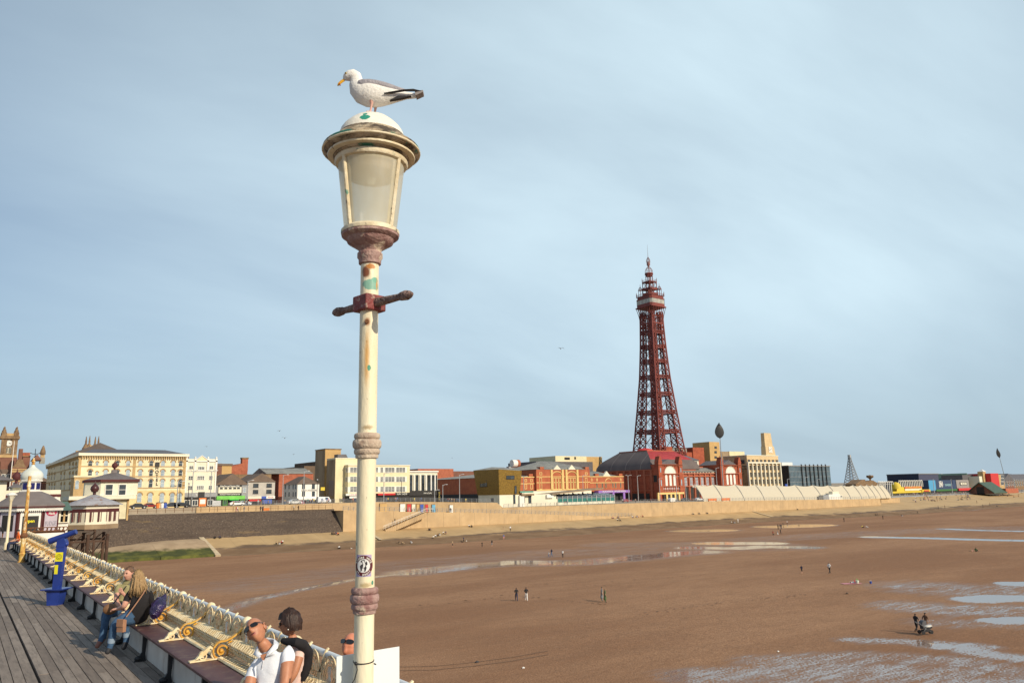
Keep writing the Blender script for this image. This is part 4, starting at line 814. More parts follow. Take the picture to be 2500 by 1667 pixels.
# lift shaft up the middle with stairs
m_ = MB()
for x in (-1.9,1.9):
    for y in (-1.9,1.9): m_.bar((x,y,0),(x,y,111),0.35)
for i in range(38):
    z = i*2.95
    for (p0,p1) in (((-2.2,-2.2),(2.2,-2.2)),((2.2,-2.2),(2.2,2.2)),((2.2,2.2),(-2.2,2.2)),((-2.2,2.2),(-2.2,-2.2))): m_.bar((*p0,z),(*p1,z),0.25); m_.bar((*p0,z),(*p1,z+2.95),0.2)
m_.build('lift_shaft', TWR, tw)
m_ = MB()
for i in range(14):
    z = i*3.7; sgn = 1 if i % 2 else -1; m_.bar((-3.4*sgn,3.2,z),(3.4*sgn,3.2,z+3.7),0.7,0.2); m_.box(-3.8,3.8,2.8,3.6,z-0.1,z)
m_.build('staircase', TWR, tw)

CRX = [(100,97.5),(104,101),(113,111.5),(117.6,115.6),(120,117.9),(122.6,120.6),(123.4,121.3),(126,122.9),(127.2,124.2),(131.5,127.5),(133.2,128.5),(138.6,132.2),(139.2,132.6),(146,138.2),(153.5,143.3),(154.3,145.5),(157.5,149),(169,156.9)]
def _warp(s, C):
    s.v = [(x*0.70, y*0.70, interp(z, C)) for x, y, z in s.v]; return s
MB.warp = _warp
# flare under the deck, decks, cabins and crown
za, zb_, zc_ = 113.0, 117.5, 123.5
m_ = MB()
for a in range(4):
    for i in range(9):
        u = -1+i*0.25; h0, h1 = half(100)/0.74, 9.3
        pts = []
        for k in range(6): q = k/5.; hh = lerp(h0-0.2, h1, q**2.2); z = lerp(104,118,q); pts.append([(u*hh,-hh,z),(hh,u*hh,z),(u*hh,hh,z),(-hh,u*hh,z)][a])
        for p_, q_ in zip(pts, pts[1:]): m_.bar(p_, q_, 0.38)
for z, hh in ((108,half(100)/0.74+0.2),(112,6.9),(118,9.3)):
    c4 = [(-hh,-hh),(hh,-hh),(hh,hh),(-hh,hh)]
    for a in range(4): m_.bar((*c4[a],z),(*c4[(a+1)%4],z),0.6)
m_.warp(CRX).build('flared_brackets', TWR, tw)
def cham(h_, c_): return [(-h_+c_,-h_),(h_-c_,-h_),(h_,-h_+c_),(h_,h_-c_),(h_-c_,h_),(-h_+c_,h_),(-h_,h_-c_),(-h_,-h_+c_)]
MB().prism(cham(9.3,1.6),117.6,120.0).warp(CRX).build('deck_floor', TWR, tw)
mm = MB(); mm.prism(cham(9.15,1.6),120.0,122.6,0)
for (x0,y0),(x1,y1) in zip(cham(9.2,1.6),cham(9.2,1.6)[1:]+cham(9.2,1.6)[:1]):
    n = max(2,int(math.hypot(x1-x0,y1-y0)/1.6))
    for i in range(n+1): mm.bar((lerp(x0,x1,i/n),lerp(y0,y1,i/n),120.0),(lerp(x0,x1,i/n),lerp(y0,y1,i/n),122.6),0.22,m=1)
mm.warp(CRX).build('glazed_gallery', [mat('gallery_glass',(0.55,0.56,0.48),0.2,c2=(0.38,0.42,0.40),scale=0.6), TWR], tw)
m_ = MB(); m_.prism(cham(9.4,1.6),122.6,123.4); m_.prism(cham(8.8,1.6),123.4,126.0)
for z in (126.0,127.2):
    P4 = cham(9.2,1.5)
    for (x0,y0),(x1,y1) in zip(P4,P4[1:]+P4[:1]): m_.bar((x0,y0,z),(x1,y1,z),0.2)
P4 = cham(9.2,1.5)
for (x0,y0),(x1,y1) in zip(P4,P4[1:]+P4[:1]):
    n = max(2,int(math.hypot(x1-x0,y1-y0)/1.0))
    for i in range(n): m_.bar((lerp(x0,x1,i/n),lerp(y0,y1,i/n),125.9),(lerp(x0,x1,i/n),lerp(y0,y1,i/n),127.3),0.14)
for x, y in cham(9.2,1.5): m_.tube([(x,y,126),(x,y,128.2),(x,y,129.4)],[0.35,0.3,0.05],6)
m_.warp(CRX).build('railed_deck', TWR, tw)
def cage(m_, x, y, z, r_, hh, n=8):   # open ironwork dome
    for j in range(n):
        a_ = 2*math.pi*j/n; pts = [(x+r_*math.cos(a_)*k, y+r_*math.sin(a_)*k, z+hh*q) for q, k in ((0,0.95),(0.2,1.0),(0.4,0.92),(0.6,0.68),(0.78,0.36),(0.9,0.14),(1,0.05))]
        for p_, q_ in zip(pts, pts[1:]): m_.bar(p_, q_, 0.16)
    for q, k in ((0.0,0.96),(0.2,1.0),(0.4,0.92),(0.6,0.68)):
        pts = [(x+r_*k*math.cos(2*math.pi*j/n), y+r_*k*math.sin(2*math.pi*j/n), z+hh*q) for j in range(n)]
        for p_, q_ in zip(pts, pts[1:]+pts[:1]): m_.bar(p_, q_, 0.14)
for x in (-5.9,5.9):
    for y in (-5.9,5.9):
        m_ = MB()
        for a_ in range(4): m_.bar((x+1.1*(1 if a_%2 else -1),y+1.1*(1 if a_ > 1 else -1),125.5),(x+1.1*(1 if a_%2 else -1),y+1.1*(1 if a_ > 1 else -1),131.5),0.3)
        m_.box(x-1.5,x+1.5,y-1.5,y+1.5,131.4,131.9); cage(m_,x,y,131.9,1.5,3.4); m_.tube([(x,y,135),(x,y,137.5)],[0.25,0.08],5); m_.warp(CRX).build('corner_turret', TWR, tw)
m_ = MB(); m_.box(-4.6,4.6,-4.6,4.6,125.9,128.6); m_.box(-4.9,4.9,-4.9,4.9,131.2,133.2)
for x in (-4.3,0,4.3):
    for y in (-4.3,0,4.3):
        if x or y: m_.bar((x,y,128.5),(x,y,139),0.5)
for a in range(4):
    c4 = [(-4.3,-4.3),(4.3,-4.3),(4.3,4.3),(-4.3,4.3)]; p0, p1 = c4[a], c4[(a+1)%4]; m_.bar((*p0,133.2),(*p1,138.5),0.25); m_.bar((*p1,133.2),(*p0,138.5),0.25)
m_.box(-4.6,4.6,-4.6,4.6,138.6,139.2); m_.warp(CRX).build('upper_cabin', TWR, tw)
m_ = MB()
for z in (139.2,140.2):
    for a in range(4): c4 = [(-4.45,-4.45),(4.45,-4.45),(4.45,4.45),(-4.45,4.45)]; m_.bar((*c4[a],z+0.3),(*c4[(a+1)%4],z+0.3),0.16)
for x, y in ((-4.45,-4.45),(4.45,-4.45),(4.45,4.45),(-4.45,4.45)): m_.tube([(x,y,139),(x,y,141.4),(x,y,142.4)],[0.28,0.25,0.04],6)
for j in range(8): a_ = math.pi/8+j*math.pi/4; m_.bar((3.1*math.cos(a_),3.1*math.sin(a_),139),(3.1*math.cos(a_),3.1*math.sin(a_),145),0.4)
m_.prism([(3.9*math.cos(math.pi/8+j*math.pi/4),3.9*math.sin(math.pi/8+j*math.pi/4)) for j in range(8)],145.0,146.0); m_.prism([(3.1*math.cos(math.pi/8+j*math.pi/4),3.1*math.sin(math.pi/8+j*math.pi/4)) for j in range(8)],143.6,145.0); m_.warp(CRX).build('lantern_stage', TWR, tw)
pinkm = mat('pale_red_iron', (0.30,0.15,0.14), 0.5, scale=0.5)
m_ = MB(); cage(m_,0,0,146.0,3.4,7.5,12); m_.lathe([(0.9,153.0),(1.5,153.6),(1.5,154.2),(0.6,154.4)],8); m_.warp(CRX).build('crown_dome', pinkm, tw)
m_ = MB(); cage(m_,0,0,154.3,1.7,3.2,8); m_.tube([(0,0,140),(0,0,158)],0.25,6); m_.warp(CRX).build('crow_nest', pinkm, tw)
MB().tube([(0,0,157),(0,0,163),(0,0,169)],[0.22,0.15,0.07],6).warp(CRX).build('flagpole', MT['grey'], tw)
# ================================================================ buildings right of the tower
b = Bd('beige_store', 'beige tiled building with tall fins and a sloping clock tower', 'building', 276, 1826, 1904, 1150)
W = b.W; z1 = b.z(1860,1112.5); z2 = b.z(1865,1131); sd = b.side(1768,1160)[0]
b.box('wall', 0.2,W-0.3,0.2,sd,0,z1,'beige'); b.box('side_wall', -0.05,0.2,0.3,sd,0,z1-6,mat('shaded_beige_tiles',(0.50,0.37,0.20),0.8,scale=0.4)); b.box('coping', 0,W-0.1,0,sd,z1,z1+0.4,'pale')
fn = MB()
for i in range(9): x = i*W/8; fn.box(x-0.38,x+0.38,-0.9,0.2,0,z2)
fn.box(-0.4,W+0.4,-0.9,0.2,z2,z2+0.8); fn.build('fin', MT['pale'], b.r)
for i in range(8):
    x = (i+0.5)*W/8
    for k in range(5): b.win(x, z2*(0.10+0.195*k), W/8-1.1, z2*0.13, y=0.15, nx=2, nz=2, fr='ochre', gl='glass')
    b.win(x, b.z(1860,1127)+0.3, W/8-1.3, 2.0, y=0.2, nx=2, nz=1, fr='ochre')
for px, py, w_ in ((1810,1127,4),(1816,1141,3),(1822,1141,1.6),(1813,1153,1),(1823,1182,1.4)): b.swin(px, py, w_, 1.8, nx=max(1,int(w_)), nz=1, fr='black')
ck = Bd('clock_tower', 'beige clock tower block tapering above the tiled store', 'clock tower', 278, 1862, 1894, 1100)
W2 = ck.W; zb = z1-0.2+b.zg-ck.zg; zm = ck.z(1878,1089); zt = ck.z(1873,1056.5)
m_ = MB(); dk_ = 3.4; x_ = W2*0.24; m_.prism([(x_,0),(W2*0.98,0),(W2*0.98,dk_),(x_,dk_)],zb,zm,0,[(x_+0.2,0.2),(W2*0.9,0.2),(W2*0.9,dk_-0.1),(x_+0.2,dk_-0.1)]); m_.prism([(x_+0.3,0.5),(W2*0.85,0.5),(W2*0.85,dk_-0.3),(x_+0.3,dk_-0.3)],zm,zt,0,[(x_+0.4,0.6),(W2*0.78,0.6),(W2*0.78,dk_-0.5),(x_+0.4,dk_-0.5)]); m_.build('shaft', MT['beige'], ck.r)
cx, cz = ck.x(1881,1097.5), ck.z(1881,1097.5)
fc = MB().box(cx-1.6,cx+1.6,-0.15,0.3,cz-1.7,cz+1.7).build('clock_face', MT['white'], ck.r)
hm_ = MB()
for i in range(12): a_ = i*math.pi/6; hm_.bar((cx+1.15*math.sin(a_),-0.18,cz+1.15*math.cos(a_)),(cx+1.45*math.sin(a_),-0.18,cz+1.45*math.cos(a_)),0.13)
hm_.build('hour_marks', MT['black'], fc)
for nm, a_, l in (('hour_hand',math.radians(25),0.75),('minute_hand',math.radians(265),1.2)): MB().bar((cx,-0.22,cz),(cx+l*math.sin(a_),-0.22,cz+l*math.cos(a_)),0.16).build(nm, MT['black'], fc)
b = Bd('tan_office_block', 'plain tan blocks with a square stair tower behind the ballroom building', 'building', 330, 1716, 1822, 1110, road_z(330)); zb_ = 0
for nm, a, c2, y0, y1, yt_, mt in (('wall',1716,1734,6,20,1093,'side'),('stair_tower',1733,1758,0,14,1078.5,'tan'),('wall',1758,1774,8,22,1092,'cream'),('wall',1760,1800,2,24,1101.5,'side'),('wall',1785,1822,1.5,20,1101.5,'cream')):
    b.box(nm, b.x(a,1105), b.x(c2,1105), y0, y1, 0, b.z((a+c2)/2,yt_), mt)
for py in (1092,1103.5,1116): b.win(b.x(1747,py), b.z(1747,py), 2.2, 1.3, y=0.0, nx=1, nz=1, fr='black')
# dark glass block
b = Bd('black_glass_block', 'black framed glass office block with tall projecting fins', 'building', 282, 1927, 2028, 1165)
W = b.W; z1 = b.z(1975,1138); sd = b.side(1908,1165)[0]
b.box('glass_wall', 0,W,0,20,0,z1,'dglass'); b.box('side_wall', -0.1,0.05,0.1,min(sd,28),0,z1-0.3,'black'); b.box('roof_edge', -0.5,W+0.3,-0.4,20.4,z1,z1+0.6,'grey'); b.box('roof_plant', W*0.05,W*0.3,6,14,z1+0.6,z1+2.6,'white')
for px in (1925.5,1958,1968,1978,1988,1998,2007.5,2017):
    x = b.x(px,1165); MB().box(x-0.32,x+0.32,-0.55,0,0,b.z(px,1133 if px > 1950 else 1137)).build('fin', MT['black'], b.r)
gm = MB()
for k in range(1,6): gm.box(0,W,-0.12,0,z1*k/6-0.09,z1*k/6+0.09)
for k in range(1,30): gm.box(W*k/30-0.06,W*k/30+0.06,-0.1,0,0,z1)
gm.build('glazing_bars', MT['grey'], b.r)
# lattice mast
def mast():
    t_ = 420; p0 = ont(2071,1190,t_); p1 = ont(2092,1190,t_); pt = ont(2071,1110,t_); H_ = pt.z-p0.z; zg = road_z(p0.x); r = thing('lattice_mast', 'thin grey lattice mast standing behind the wind screens', 'mast', ((p0.x+p1.x)/2,t_,zg))
    m_ = MB(); w0 = (p1.x-p0.x)/2; hz_ = pt.z-zg; c4 = [(-1,-1),(1,-1),(1,1),(-1,1)]; N = 14
    def hp(k, q): w_ = lerp(w0, 0.9, min(1,q*1.12)**0.8); return (k[0]*w_, k[1]*w_, hz_*q)
    for i in range(N):
        q0, q1 = i/N, (i+1)/N
        for k in range(4): m_.bar(hp(c4[k],q0),hp(c4[k],q1),0.5); m_.bar(hp(c4[k],q0),hp(c4[(k+1)%4],q1),0.3); m_.bar(hp(c4[(k+1)%4],q0),hp(c4[k],q1),0.3)
    m_.build('lattice', MT['grey'], r); MB().tube([(0,0,hz_*0.93),(0,0,hz_)],1.4,8).build('aerial_drum', MT['galv'], r)
mast()
# wind screens of pale fabric on leaning masts
sail = bpy.data.materials.new('screen_fabric'); sail.use_nodes = True; t = sail.node_tree; bb = t.nodes['Principled BSDF']; bb.inputs['Base Color'].default_value = (0.66,0.60,0.47,1); bb.inputs['Roughness'].default_value = 0.8
trn = nn(t,'ShaderNodeBsdfTranslucent'); trn.inputs[0].default_value = (0.66,0.60,0.45,1); mxs = nn(t,'ShaderNodeMixShader'); mxs.inputs[0].default_value = 0.25
t.links.new(bb.outputs[0], mxs.inputs[1]); t.links.new(trn.outputs[0], mxs.inputs[2]); t.links.new(mxs.outputs[0], t.nodes['Material Output'].inputs[0])
base_px = [1718,1765,1818,1867,1917,1964,2008,2045,2078,2105,2124,2139,2152,2165,2177]
bs = [ont(px,1222,209).x for px in base_px]
ws_ = thing('wind_screen', 'long row of pale fabric wind screens stretched between curved masts on the sea wall', 'wind screen', (bs[0],209,road_z(bs[0])))
for i, (a, c2) in enumerate(zip(bs, bs[1:])):
    m_ = MB(); nu, nv = 10, 6; z0 = road_z(a)-road_z(bs[0]); zz1 = road_z(c2)-road_z(bs[0]); Hh = 6.8
    for v in range(nv+1):
        for u in range(nu+1):
            U_ = u/nu; V_ = v/nv*(1-0.09*4*U_*(1-U_)); m_.v.append((lerp(a,c2,U_)-bs[0]-V_*1.2, 3.6*V_**1.6-0.25*math.sin(math.pi*U_)*math.sin(math.pi*v/nv), lerp(z0,zz1,U_)+Hh*V_))
    for v in range(nv):
        for u in range(nu): o = v*(nu+1)+u; m_.f.append([o,o+1,o+nu+2,o+nu+1]); m_.m.append(0)
    m_.build('fabric_panel', sail, ws_)
for a in bs:
    z0 = road_z(a)-road_z(bs[0]); MB().tube([(a-bs[0]-k*1.2, 3.6*k**1.6-0.1, z0+7.2*k) for k in (0,0.25,0.5,0.75,1.0)],0.11,6).build('mast', MT['grey'], ws_)
# leaf sculptures on tall stems
def leaf(pxt, pyt, pxb, pyb, wpx, t_, zg, label):
    top = ont(pxt,pyt,t_); bot = ont(pxb,pyb,t_); stem_s = lerp(bot.x, top.x, (zg-bot.z)/(top.z-bot.z)); r = thing('leaf_sculpture', label, 'sculpture', (stem_s,t_,zg))
    A_ = Vector((bot.x-stem_s,0,bot.z-zg)); B_ = Vector((top.x-stem_s,0,top.z-zg)); L_ = (B_-A_).length; wd = wpx/1930*t_*1.3
    m_ = MB(); n = 14; rows = []
    for i in range(n+1):
        q = i/n; wv_ = wd/2*(math.sin(math.pi*q**0.75)**0.8 if 0 < q < 1 else 0.02); c = A_.lerp(B_,q); rows.append([c+Vector((-wv_*0.8,wv_*0.6,0)), c+Vector((0,-0.25,0)), c+Vector((wv_*0.8,-wv_*0.6+0.3,0)), c+Vector((0,0.35,0))])
    for rr in rows: m_.v += [tuple(x) for x in rr]
    for i in range(n):
        for j in range(4): m_.f.append([i*4+j,i*4+(j+1)%4,(i+1)*4+(j+1)%4,(i+1)*4+j]); m_.m.append(0)
    m_.build('leaf_blade', MT['black'], r); MB().tube([(0,0,0),tuple(A_*0.5),tuple(A_)],[0.28,0.2,0.14],8).build('stem', MT['grey'], r)
leaf(1755.5,1032,1758,1070,29,214,road_z(250),'tall dark leaf sculpture on a stem in front of the ballroom building')
leaf(2434.5,1094,2440.5,1117,20,232,road_z(800),'tilted dark leaf sculpture on a thin leaning stem at the far right')
# ---------------------------------------------------------------- far sea front
T5 = 264
def fb(name, label, x0, x1, yt, mt, t_=T5, depth=20, cat='building'):
    b = Bd(name, label, cat, t_, x0, x1, 1185); b.box('wall', 0,b.W,0,depth,0,b.z((x0+x1)/2,yt),mt); return b
b = Bd('navy_hall', 'big plain navy blue box building at the far end of the sea front', 'building', 275, 2244, 2292, 1180); dn = b.side(2167,1180)[0]; zh = b.z(2244,1157)
b.box('wall', 0,b.W,0,dn,0,zh,'navy'); b.box('front_cladding', -0.1,b.W,-0.3,0,0,zh-0.3,plain((0.06,0.065,0.11))); b.box('coping',-0.3,b.W+0.3,-0.6,dn+0.3,zh,zh+0.5,'grey')
b = fb('yellow_arcade', 'bright yellow and red amusement arcade under a row of white hoops', 2188, 2250, 1187, 'yellow', 258, 4)
for i in range(14):
    x = (i+0.5)*b.W*0.95/14+b.W*0.08; zt = b.z(2220,1172.5); zl = b.z(2220,1188)
    MB().tube([(x-1.0,-0.3,zl),(x-1.0,-0.3,zt-1),(x-0.6,-0.3,zt-0.2),(x,-0.3,zt),(x+0.6,-0.3,zt-0.2),(x+1.0,-0.3,zt-1),(x+1.0,-0.3,zl)],0.28,5).build('hoop', MT['white'], b.r)
b.box('sign_board', b.W*0.3,b.W*0.95,-0.5,-0.2,b.z(2220,1192),b.z(2220,1187),plain((0.65,0.12,0.05))); lettering('CORAL ISLAND', 2.0, MT['yellow'], b.r, (b.W*0.62,-0.55,b.z(2220,1189.5)), width=b.W*0.55); b.box('lower_band', -8,b.W+1,-1.5,-0.1,b.z(2220,1202.5),b.z(2220,1198),'yellow'); b.box('lower_opening', -1,b.W,-0.3,-0.05,0,b.z(2220,1202.5),'dark')
m_ = MB(); m_.lathe([(3.2,0),(3.0,2),(2.1,3.6),(0.2,4.4)],10,(-2.5,-1,b.z(2195,1193))); m_.build('domed_entrance', MT['yellow'], b.r); b.box('light_panel', b.W*0.3,b.W*0.95,-0.35,-0.2,b.z(2220,1197),b.z(2220,1192.5),'pale')
b = fb('small_yellow_kiosk', 'small yellow fronted kiosk beside the navy hall', 2250, 2270, 1194.5, 'yellow', 256, 6); b.box('opening',0.5,b.W-0.5,-0.1,0.05,0,b.z(2260,1200),'dark'); b.box('kiosk_sign', b.W*0.2,b.W*0.8,-0.3,0,b.z(2260,1199),b.z(2260,1196),'redp')
b = fb('aquarium', 'blue fronted aquarium building with white lettering', 2267, 2334, 1171.5, plain((0.035,0.06,0.13)), 262, 30); b.box('blue_panel', 0,b.x(2283,1180),-0.25,0,b.z(2275,1197),b.z(2275,1171.8),plain((0.08,0.32,0.55)))
lettering('SEA', 3.6, MT['white'], b.r, (b.x(2297,1179),-0.1,b.z(2297,1179.3)), bold=0.08); lettering('LIFE', 3.2, MT['white'], b.r, (b.x(2297,1184),-0.1,b.z(2297,1184.6)), bold=0.08); lettering('DUNGEON', 2.0, plain((0.35,0.6,0.65)), b.r, (b.x(2315,1183),-0.1,b.z(2315,1183.5)), bold=0.03); b.box('green_band', b.x(2284,1195),b.W,-0.6,0,b.z(2310,1198),b.z(2310,1193.5),plain((0.05,0.16,0.05))); b.box('opening',0.5,b.W-0.5,-0.1,0.05,0,b.z(2310,1198),'dark')
b = fb('grey_fronted_attraction', 'flat grey fronted building above a red fascia', 2335.5, 2366, 1171, mat('warm_grey',(0.30,0.28,0.27),0.8), 262, 24); b.box('sign_frame', b.x(2343,1180),b.x(2360,1180),-0.2,0,b.z(2350,1184),b.z(2350,1176.5),'black'); b.box('sign_panel', b.x(2344.5,1180),b.x(2358.5,1180),-0.3,-0.2,b.z(2350,1183),b.z(2350,1177.5),'pale'); lettering('ARCADE',1.6,MT['black'],b.r,(b.x(2351.5,1180),-0.34,b.z(2351.5,1180.3))); b.box('red_fascia', 0,b.W,-1.2,0,b.z(2350,1197),b.z(2350,1191),'redp'); b.box('opening',0.5,b.W-0.5,-0.3,0.05,0,b.z(2350,1197),'dark')
b = Bd('green_gabled_hall', 'hall with a steep green gable roof behind the grey front', 'building', 285, 2347, 2376, 1180); b.box('wall',0,b.W,0,30,0,b.z(2361,1175),'ochre'); MB().slab([(-1,b.z(2350,1175)),(b.W+1,b.z(2376,1175)),(b.W*0.5,b.z(2361,1154.5))],-0.5,32).build('green_roof', mat('green_roof',(0.07,0.12,0.09),0.6), b.r)
b = Bd('grey_roofed_sheds', 'pair of long grey roofs with white vents far back on the sea front', 'building', 330, 2292, 2352, 1180); b.box('wall',0,b.W,0,30,0,b.z(2320,1166),'greyroof'); b.hip('roof',0,b.W,0,30,b.z(2320,1166),b.z(2320,1157)-b.z(2320,1166),'greyroof',gable=True)
for i in range(3): b.box('vent', b.W*(0.3+0.2*i),b.W*(0.3+0.2*i)+3,12,16,b.z(2320,1160),b.z(2320,1155),'white')
b = Bd('turreted_market', 'white market building with a pointed white turret and red lettering', 'building', 275, 2392, 2424, 1175); b.box('wall',0,b.W,0,20,0,b.z(2408,1162),'pale'); b.box('turret',b.x(2397,1160),b.x(2404,1160),-1,3,0,b.z(2400,1151),'ochre'); x = b.x(2400.5,1150); MB().lathe([(3.2,0),(0.1,b.z(2400,1145)-b.z(2400,1151.2))],4,(x,1,b.z(2400,1151.2)),rot=math.pi/4).build('spire', MT['white'], b.r); lettering('MARKET',3.2,MT['redp'],b.r,(b.x(2411,1173),-0.1,b.z(2411,1174)),width=b.W*0.6,bold=0.08); b.box('roof_mass',-10,b.W*0.9,8,24,b.z(2408,1172),b.z(2408,1158),'slate')
b = fb('red_block', 'plain bright red block beside the turreted market', 2422, 2441, 1155, 'redp', 270, 20); b.box('base',0,b.W,-0.4,0,0,b.z(2430,1192),'pale')
b = fb('terracotta_hotel', 'terracotta fronted guest house beside the red block', 2441, 2453, 1158, 'ochre', 275, 20)
for py in (1163,1171,1179): b.wpx(2447, py, b.W*0.6, 3.0, nx=3, nz=1, fr='white')
for i, (a, c2, mt) in enumerate(((2453,2476,'dbrick'),(2476,2502,'stone'),(2502,2540,'dbrick'))):
    b = fb('guest_house_row', ('dark guest house row immediately right of the terracotta front','brown guest house row nearest the right edge of the view','guest houses running on past the right edge')[i], a, c2, 1172, mt, 300, 20); b.hip('roof',0,b.W,0,20,b.z((a+c2)/2,1172),6,'slate',gable=True)
    for py in (1175,1181): 
        for k in range(5): b.win(b.W*(k+0.5)/5, b.z((a+c2)/2,py), b.W/9, 3.2, nx=2, nz=1)
s5 = 530.0; pa, pb_, pk = ons(2366,1203,s5), ons(2425,1200,s5), ons(2391,1177,s5); zg_ = road_z(s5)
b_ = thing('boat_house', 'brown brick boat house with green pitched roof on the promenade', 'boat house', (s5,pb_.y,zg_)); dT = pa.y-pb_.y; km_ = pk.y-pb_.y; zk = pk.z-zg_; ze = ons(2375,1194,s5).z-zg_-1.2
MB().slabx([(0,0),(dT,0),(dT,ze*0.8),(km_,zk-0.4),(0,ze*0.55)],0,17).build('wall', MT['dbrick'], b_)
m_ = MB(); m_.slabx([(-1.0,ze*0.55-0.7),(km_,zk-0.4),(km_,zk+0.1),(-1.0,ze*0.55-0.2)],-1.2,18); m_.slabx([(dT+1,ze*0.8-0.7),(km_,zk-0.4),(km_,zk+0.1),(dT+1,ze*0.8-0.2)][::-1],-1.2,18); m_.build('green_roof', mat('green_tin_roof',(0.065,0.11,0.08),0.6), b_); MB().box(-0.15,0.05,km_-2.2,km_+2.2,0,zk*0.6).build('doorway', MT['dark'], b_); MB().box(17.1,36,-0.5,5,0,3.0).build('side_wing', MT['brick'], b_)
# ship themed golf with hoops
b = Bd('shipwreck_attraction', 'brown timber ship attraction with a mast behind the last wind screens', 'attraction', 300, 2090, 2146, 1185)
MB().slab([(0,0),(b.W,0),(b.W,b.z(2140,1180)),(b.W*0.75,b.z(2130,1172)),(b.W*0.45,b.z(2112,1176)),(b.W*0.3,b.z(2108,1170)),(0,b.z(2092,1181))],0,8).build('hull', MT['stone'], b.r); b.box('cabin', b.x(2106,1175),b.x(2116,1175),1,6,0,b.z(2110,1170),'stone')
x = b.x(2131,1170); MB().tube([(x,2,0),(x,2,b.z(2131,1159))],0.7,6).build('ship_mast', MT['stone'], b.r); MB().lathe([(0.8,0),(2.6,1.2),(2.4,2.4)],8,(x,2,b.z(2131,1168))).build('crow_nest', MT['stone'], b.r)
g_ = 'white hoops beside the ship attraction'
for i in range(8):
    px = 2145+i*4.6; p = ont(px,1200,250); r = thing('white_hoop', 'tall white bent pole in the row between the ship attraction and the navy hall', 'pole', (p.x,250,road_z(p.x)), 0, g_); zt = ont(px,1175,250).z-road_z(p.x); MB().tube([(0,0,0),(0,0,zt-1.5),(0.6,0,zt-0.3),(1.6,0,zt),(2.6,0,zt-0.4),(3.0,0,zt-1.8)],0.25,6).build('hoop', MT['white'], r)
# ---------------------------------------------------------------- old town left of the hotel
b = Bd('brick_town_hall', 'dark red brick civic building with steep brown roofs left of the hotel', 'building', 330, -60, 122, 1150, 11.0)
W = b.W; ze = b.z(40,1176)
b.box('wall', 0,W,0,40,0,ze,'dbrick'); b.hip('roof', 0,W,0,40,ze,b.z(60,1122)-ze,'brownroof', inset=14, ov=0.8)
x0, x1 = b.x(25,1160), b.x(61,1160); zg_ = b.z(43,1142)
b.box('gable_bay', x0,x1,-3,10,0,zg_,'dbrick'); MB().slab([(x0,zg_),(x1,zg_),(b.x(57,1135),b.z(50,1133)),(b.x(53,1135),b.z(50,1122)),(b.x(40,1135),b.z(43,1122)),(b.x(36,1135),b.z(43,1133))],-3,0).build('shaped_gable', MT['stone'], b.r)
for px, py in ((43,1160),(35,1185),(52,1185),(10,1165),(20,1165),(75,1165),(95,1165)): b.win(b.x(px,py), b.z(px,py), 1.5, 2.2, y=-3 if 25<px<61 else 0, nx=2, nz=2)
sb = MB()
for py in (1148,1153,1170,1176): z = b.z(43,py); sb.box(x0-0.1,x1+0.1,-3.15,-3,z,z+0.5)
sb.build('stone_band', MT['ochre'], b.r)
b.box('chimney', b.x(45,1110),b.x(54,1110),-2,1,ze,b.z(50,1096),'dbrick'); b.box('chimney', b.x(61,1115),b.x(79,1115),8,12,ze,b.z(70,1109),'dbrick'); b.box('chimney_cap', b.x(60,1115),b.x(80,1115),7.6,12.4,b.z(70,1111),b.z(70,1110),'ochre')
for i in range(5): x = b.x(63+i*3.6,1107); MB().lathe([(0.35,0),(0.3,1.2)],6,(x,10,b.z(70,1109))).build('chimney_pot', MT['brick'], b.r)
b.hip('corner_roof', b.x(84,1120),b.x(101,1120),2,12,b.z(92,1122),b.z(92,1108)-b.z(92,1122),'dbrick'); x = b.x(90,1105)
m_ = MB(); m_.tube([(x,6,b.z(90,1110)),(x,6,b.z(90,1093))],0.12,5); m_.tube([(x-1.6,6,b.z(90,1103)),(x-0.8,6,b.z(90,1105.5)),(x+0.8,6,b.z(90,1105.5)),(x+1.6,6,b.z(90,1103))],0.13,5); m_.build('weathervane', MT['black'], b.r)
x = b.x(107.5,1110); r_ = b.x(114,1110)-x; m_ = MB(); m_.box(x-r_,x+r_,4,4+2*r_,b.z(107,1130),b.z(107,1115),0); m_.box(x-r_*0.8,x+r_*0.8,4.4,3.6+2*r_,b.z(107,1115),b.z(107,1107),1); m_.lathe([(r_*1.15,0),(r_*1.0,1.2),(r_*0.5,2.6),(0.15,3.2)],12,(x,4+r_,b.z(107,1107)),2); m_.build('cupola', [MT['greyroof'],MT['ochre'],MT['stone']], b.r)
c_ = Bd('stone_clock_tower', 'brown stone clock tower with corner pinnacles at the far left', 'clock tower', 338, 0.5, 42, 1100, 11.0); W = c_.W; zc = c_.z(20,1067); zb = c_.z(20,1113)
c_.box('shaft', 0.5,W-0.5,0.5,W-0.5,0,zc,'stone'); c_.box('cornice', -0.4,W+0.4,-0.4,W+0.4,zc-0.6,zc+0.5,'stone'); c_.box('cornice', -0.1,W+0.1,-0.1,W+0.1,zb-0.5,zb+0.4,'ochre'); c_.box('brick_base', -0.3,W+0.3,-0.3,W+0.3,0,zb-0.6,'dbrick')
zp = c_.z(20,1057); pz = c_.z(20,1042); m_ = MB(); m_.box(0.6,W-0.6,0.2,0.5,zc+0.5,zc+0.9); m_.box(0.6,W-0.6,0.2,0.5,zp-0.6,zp)
for i in range(9): m_.box(1.2+i*(W-2.8)/8,1.5+i*(W-2.8)/8,0.25,0.45,zc+0.9,zp-0.6)
m_.build('balustrade', MT['ochre'], c_.r)
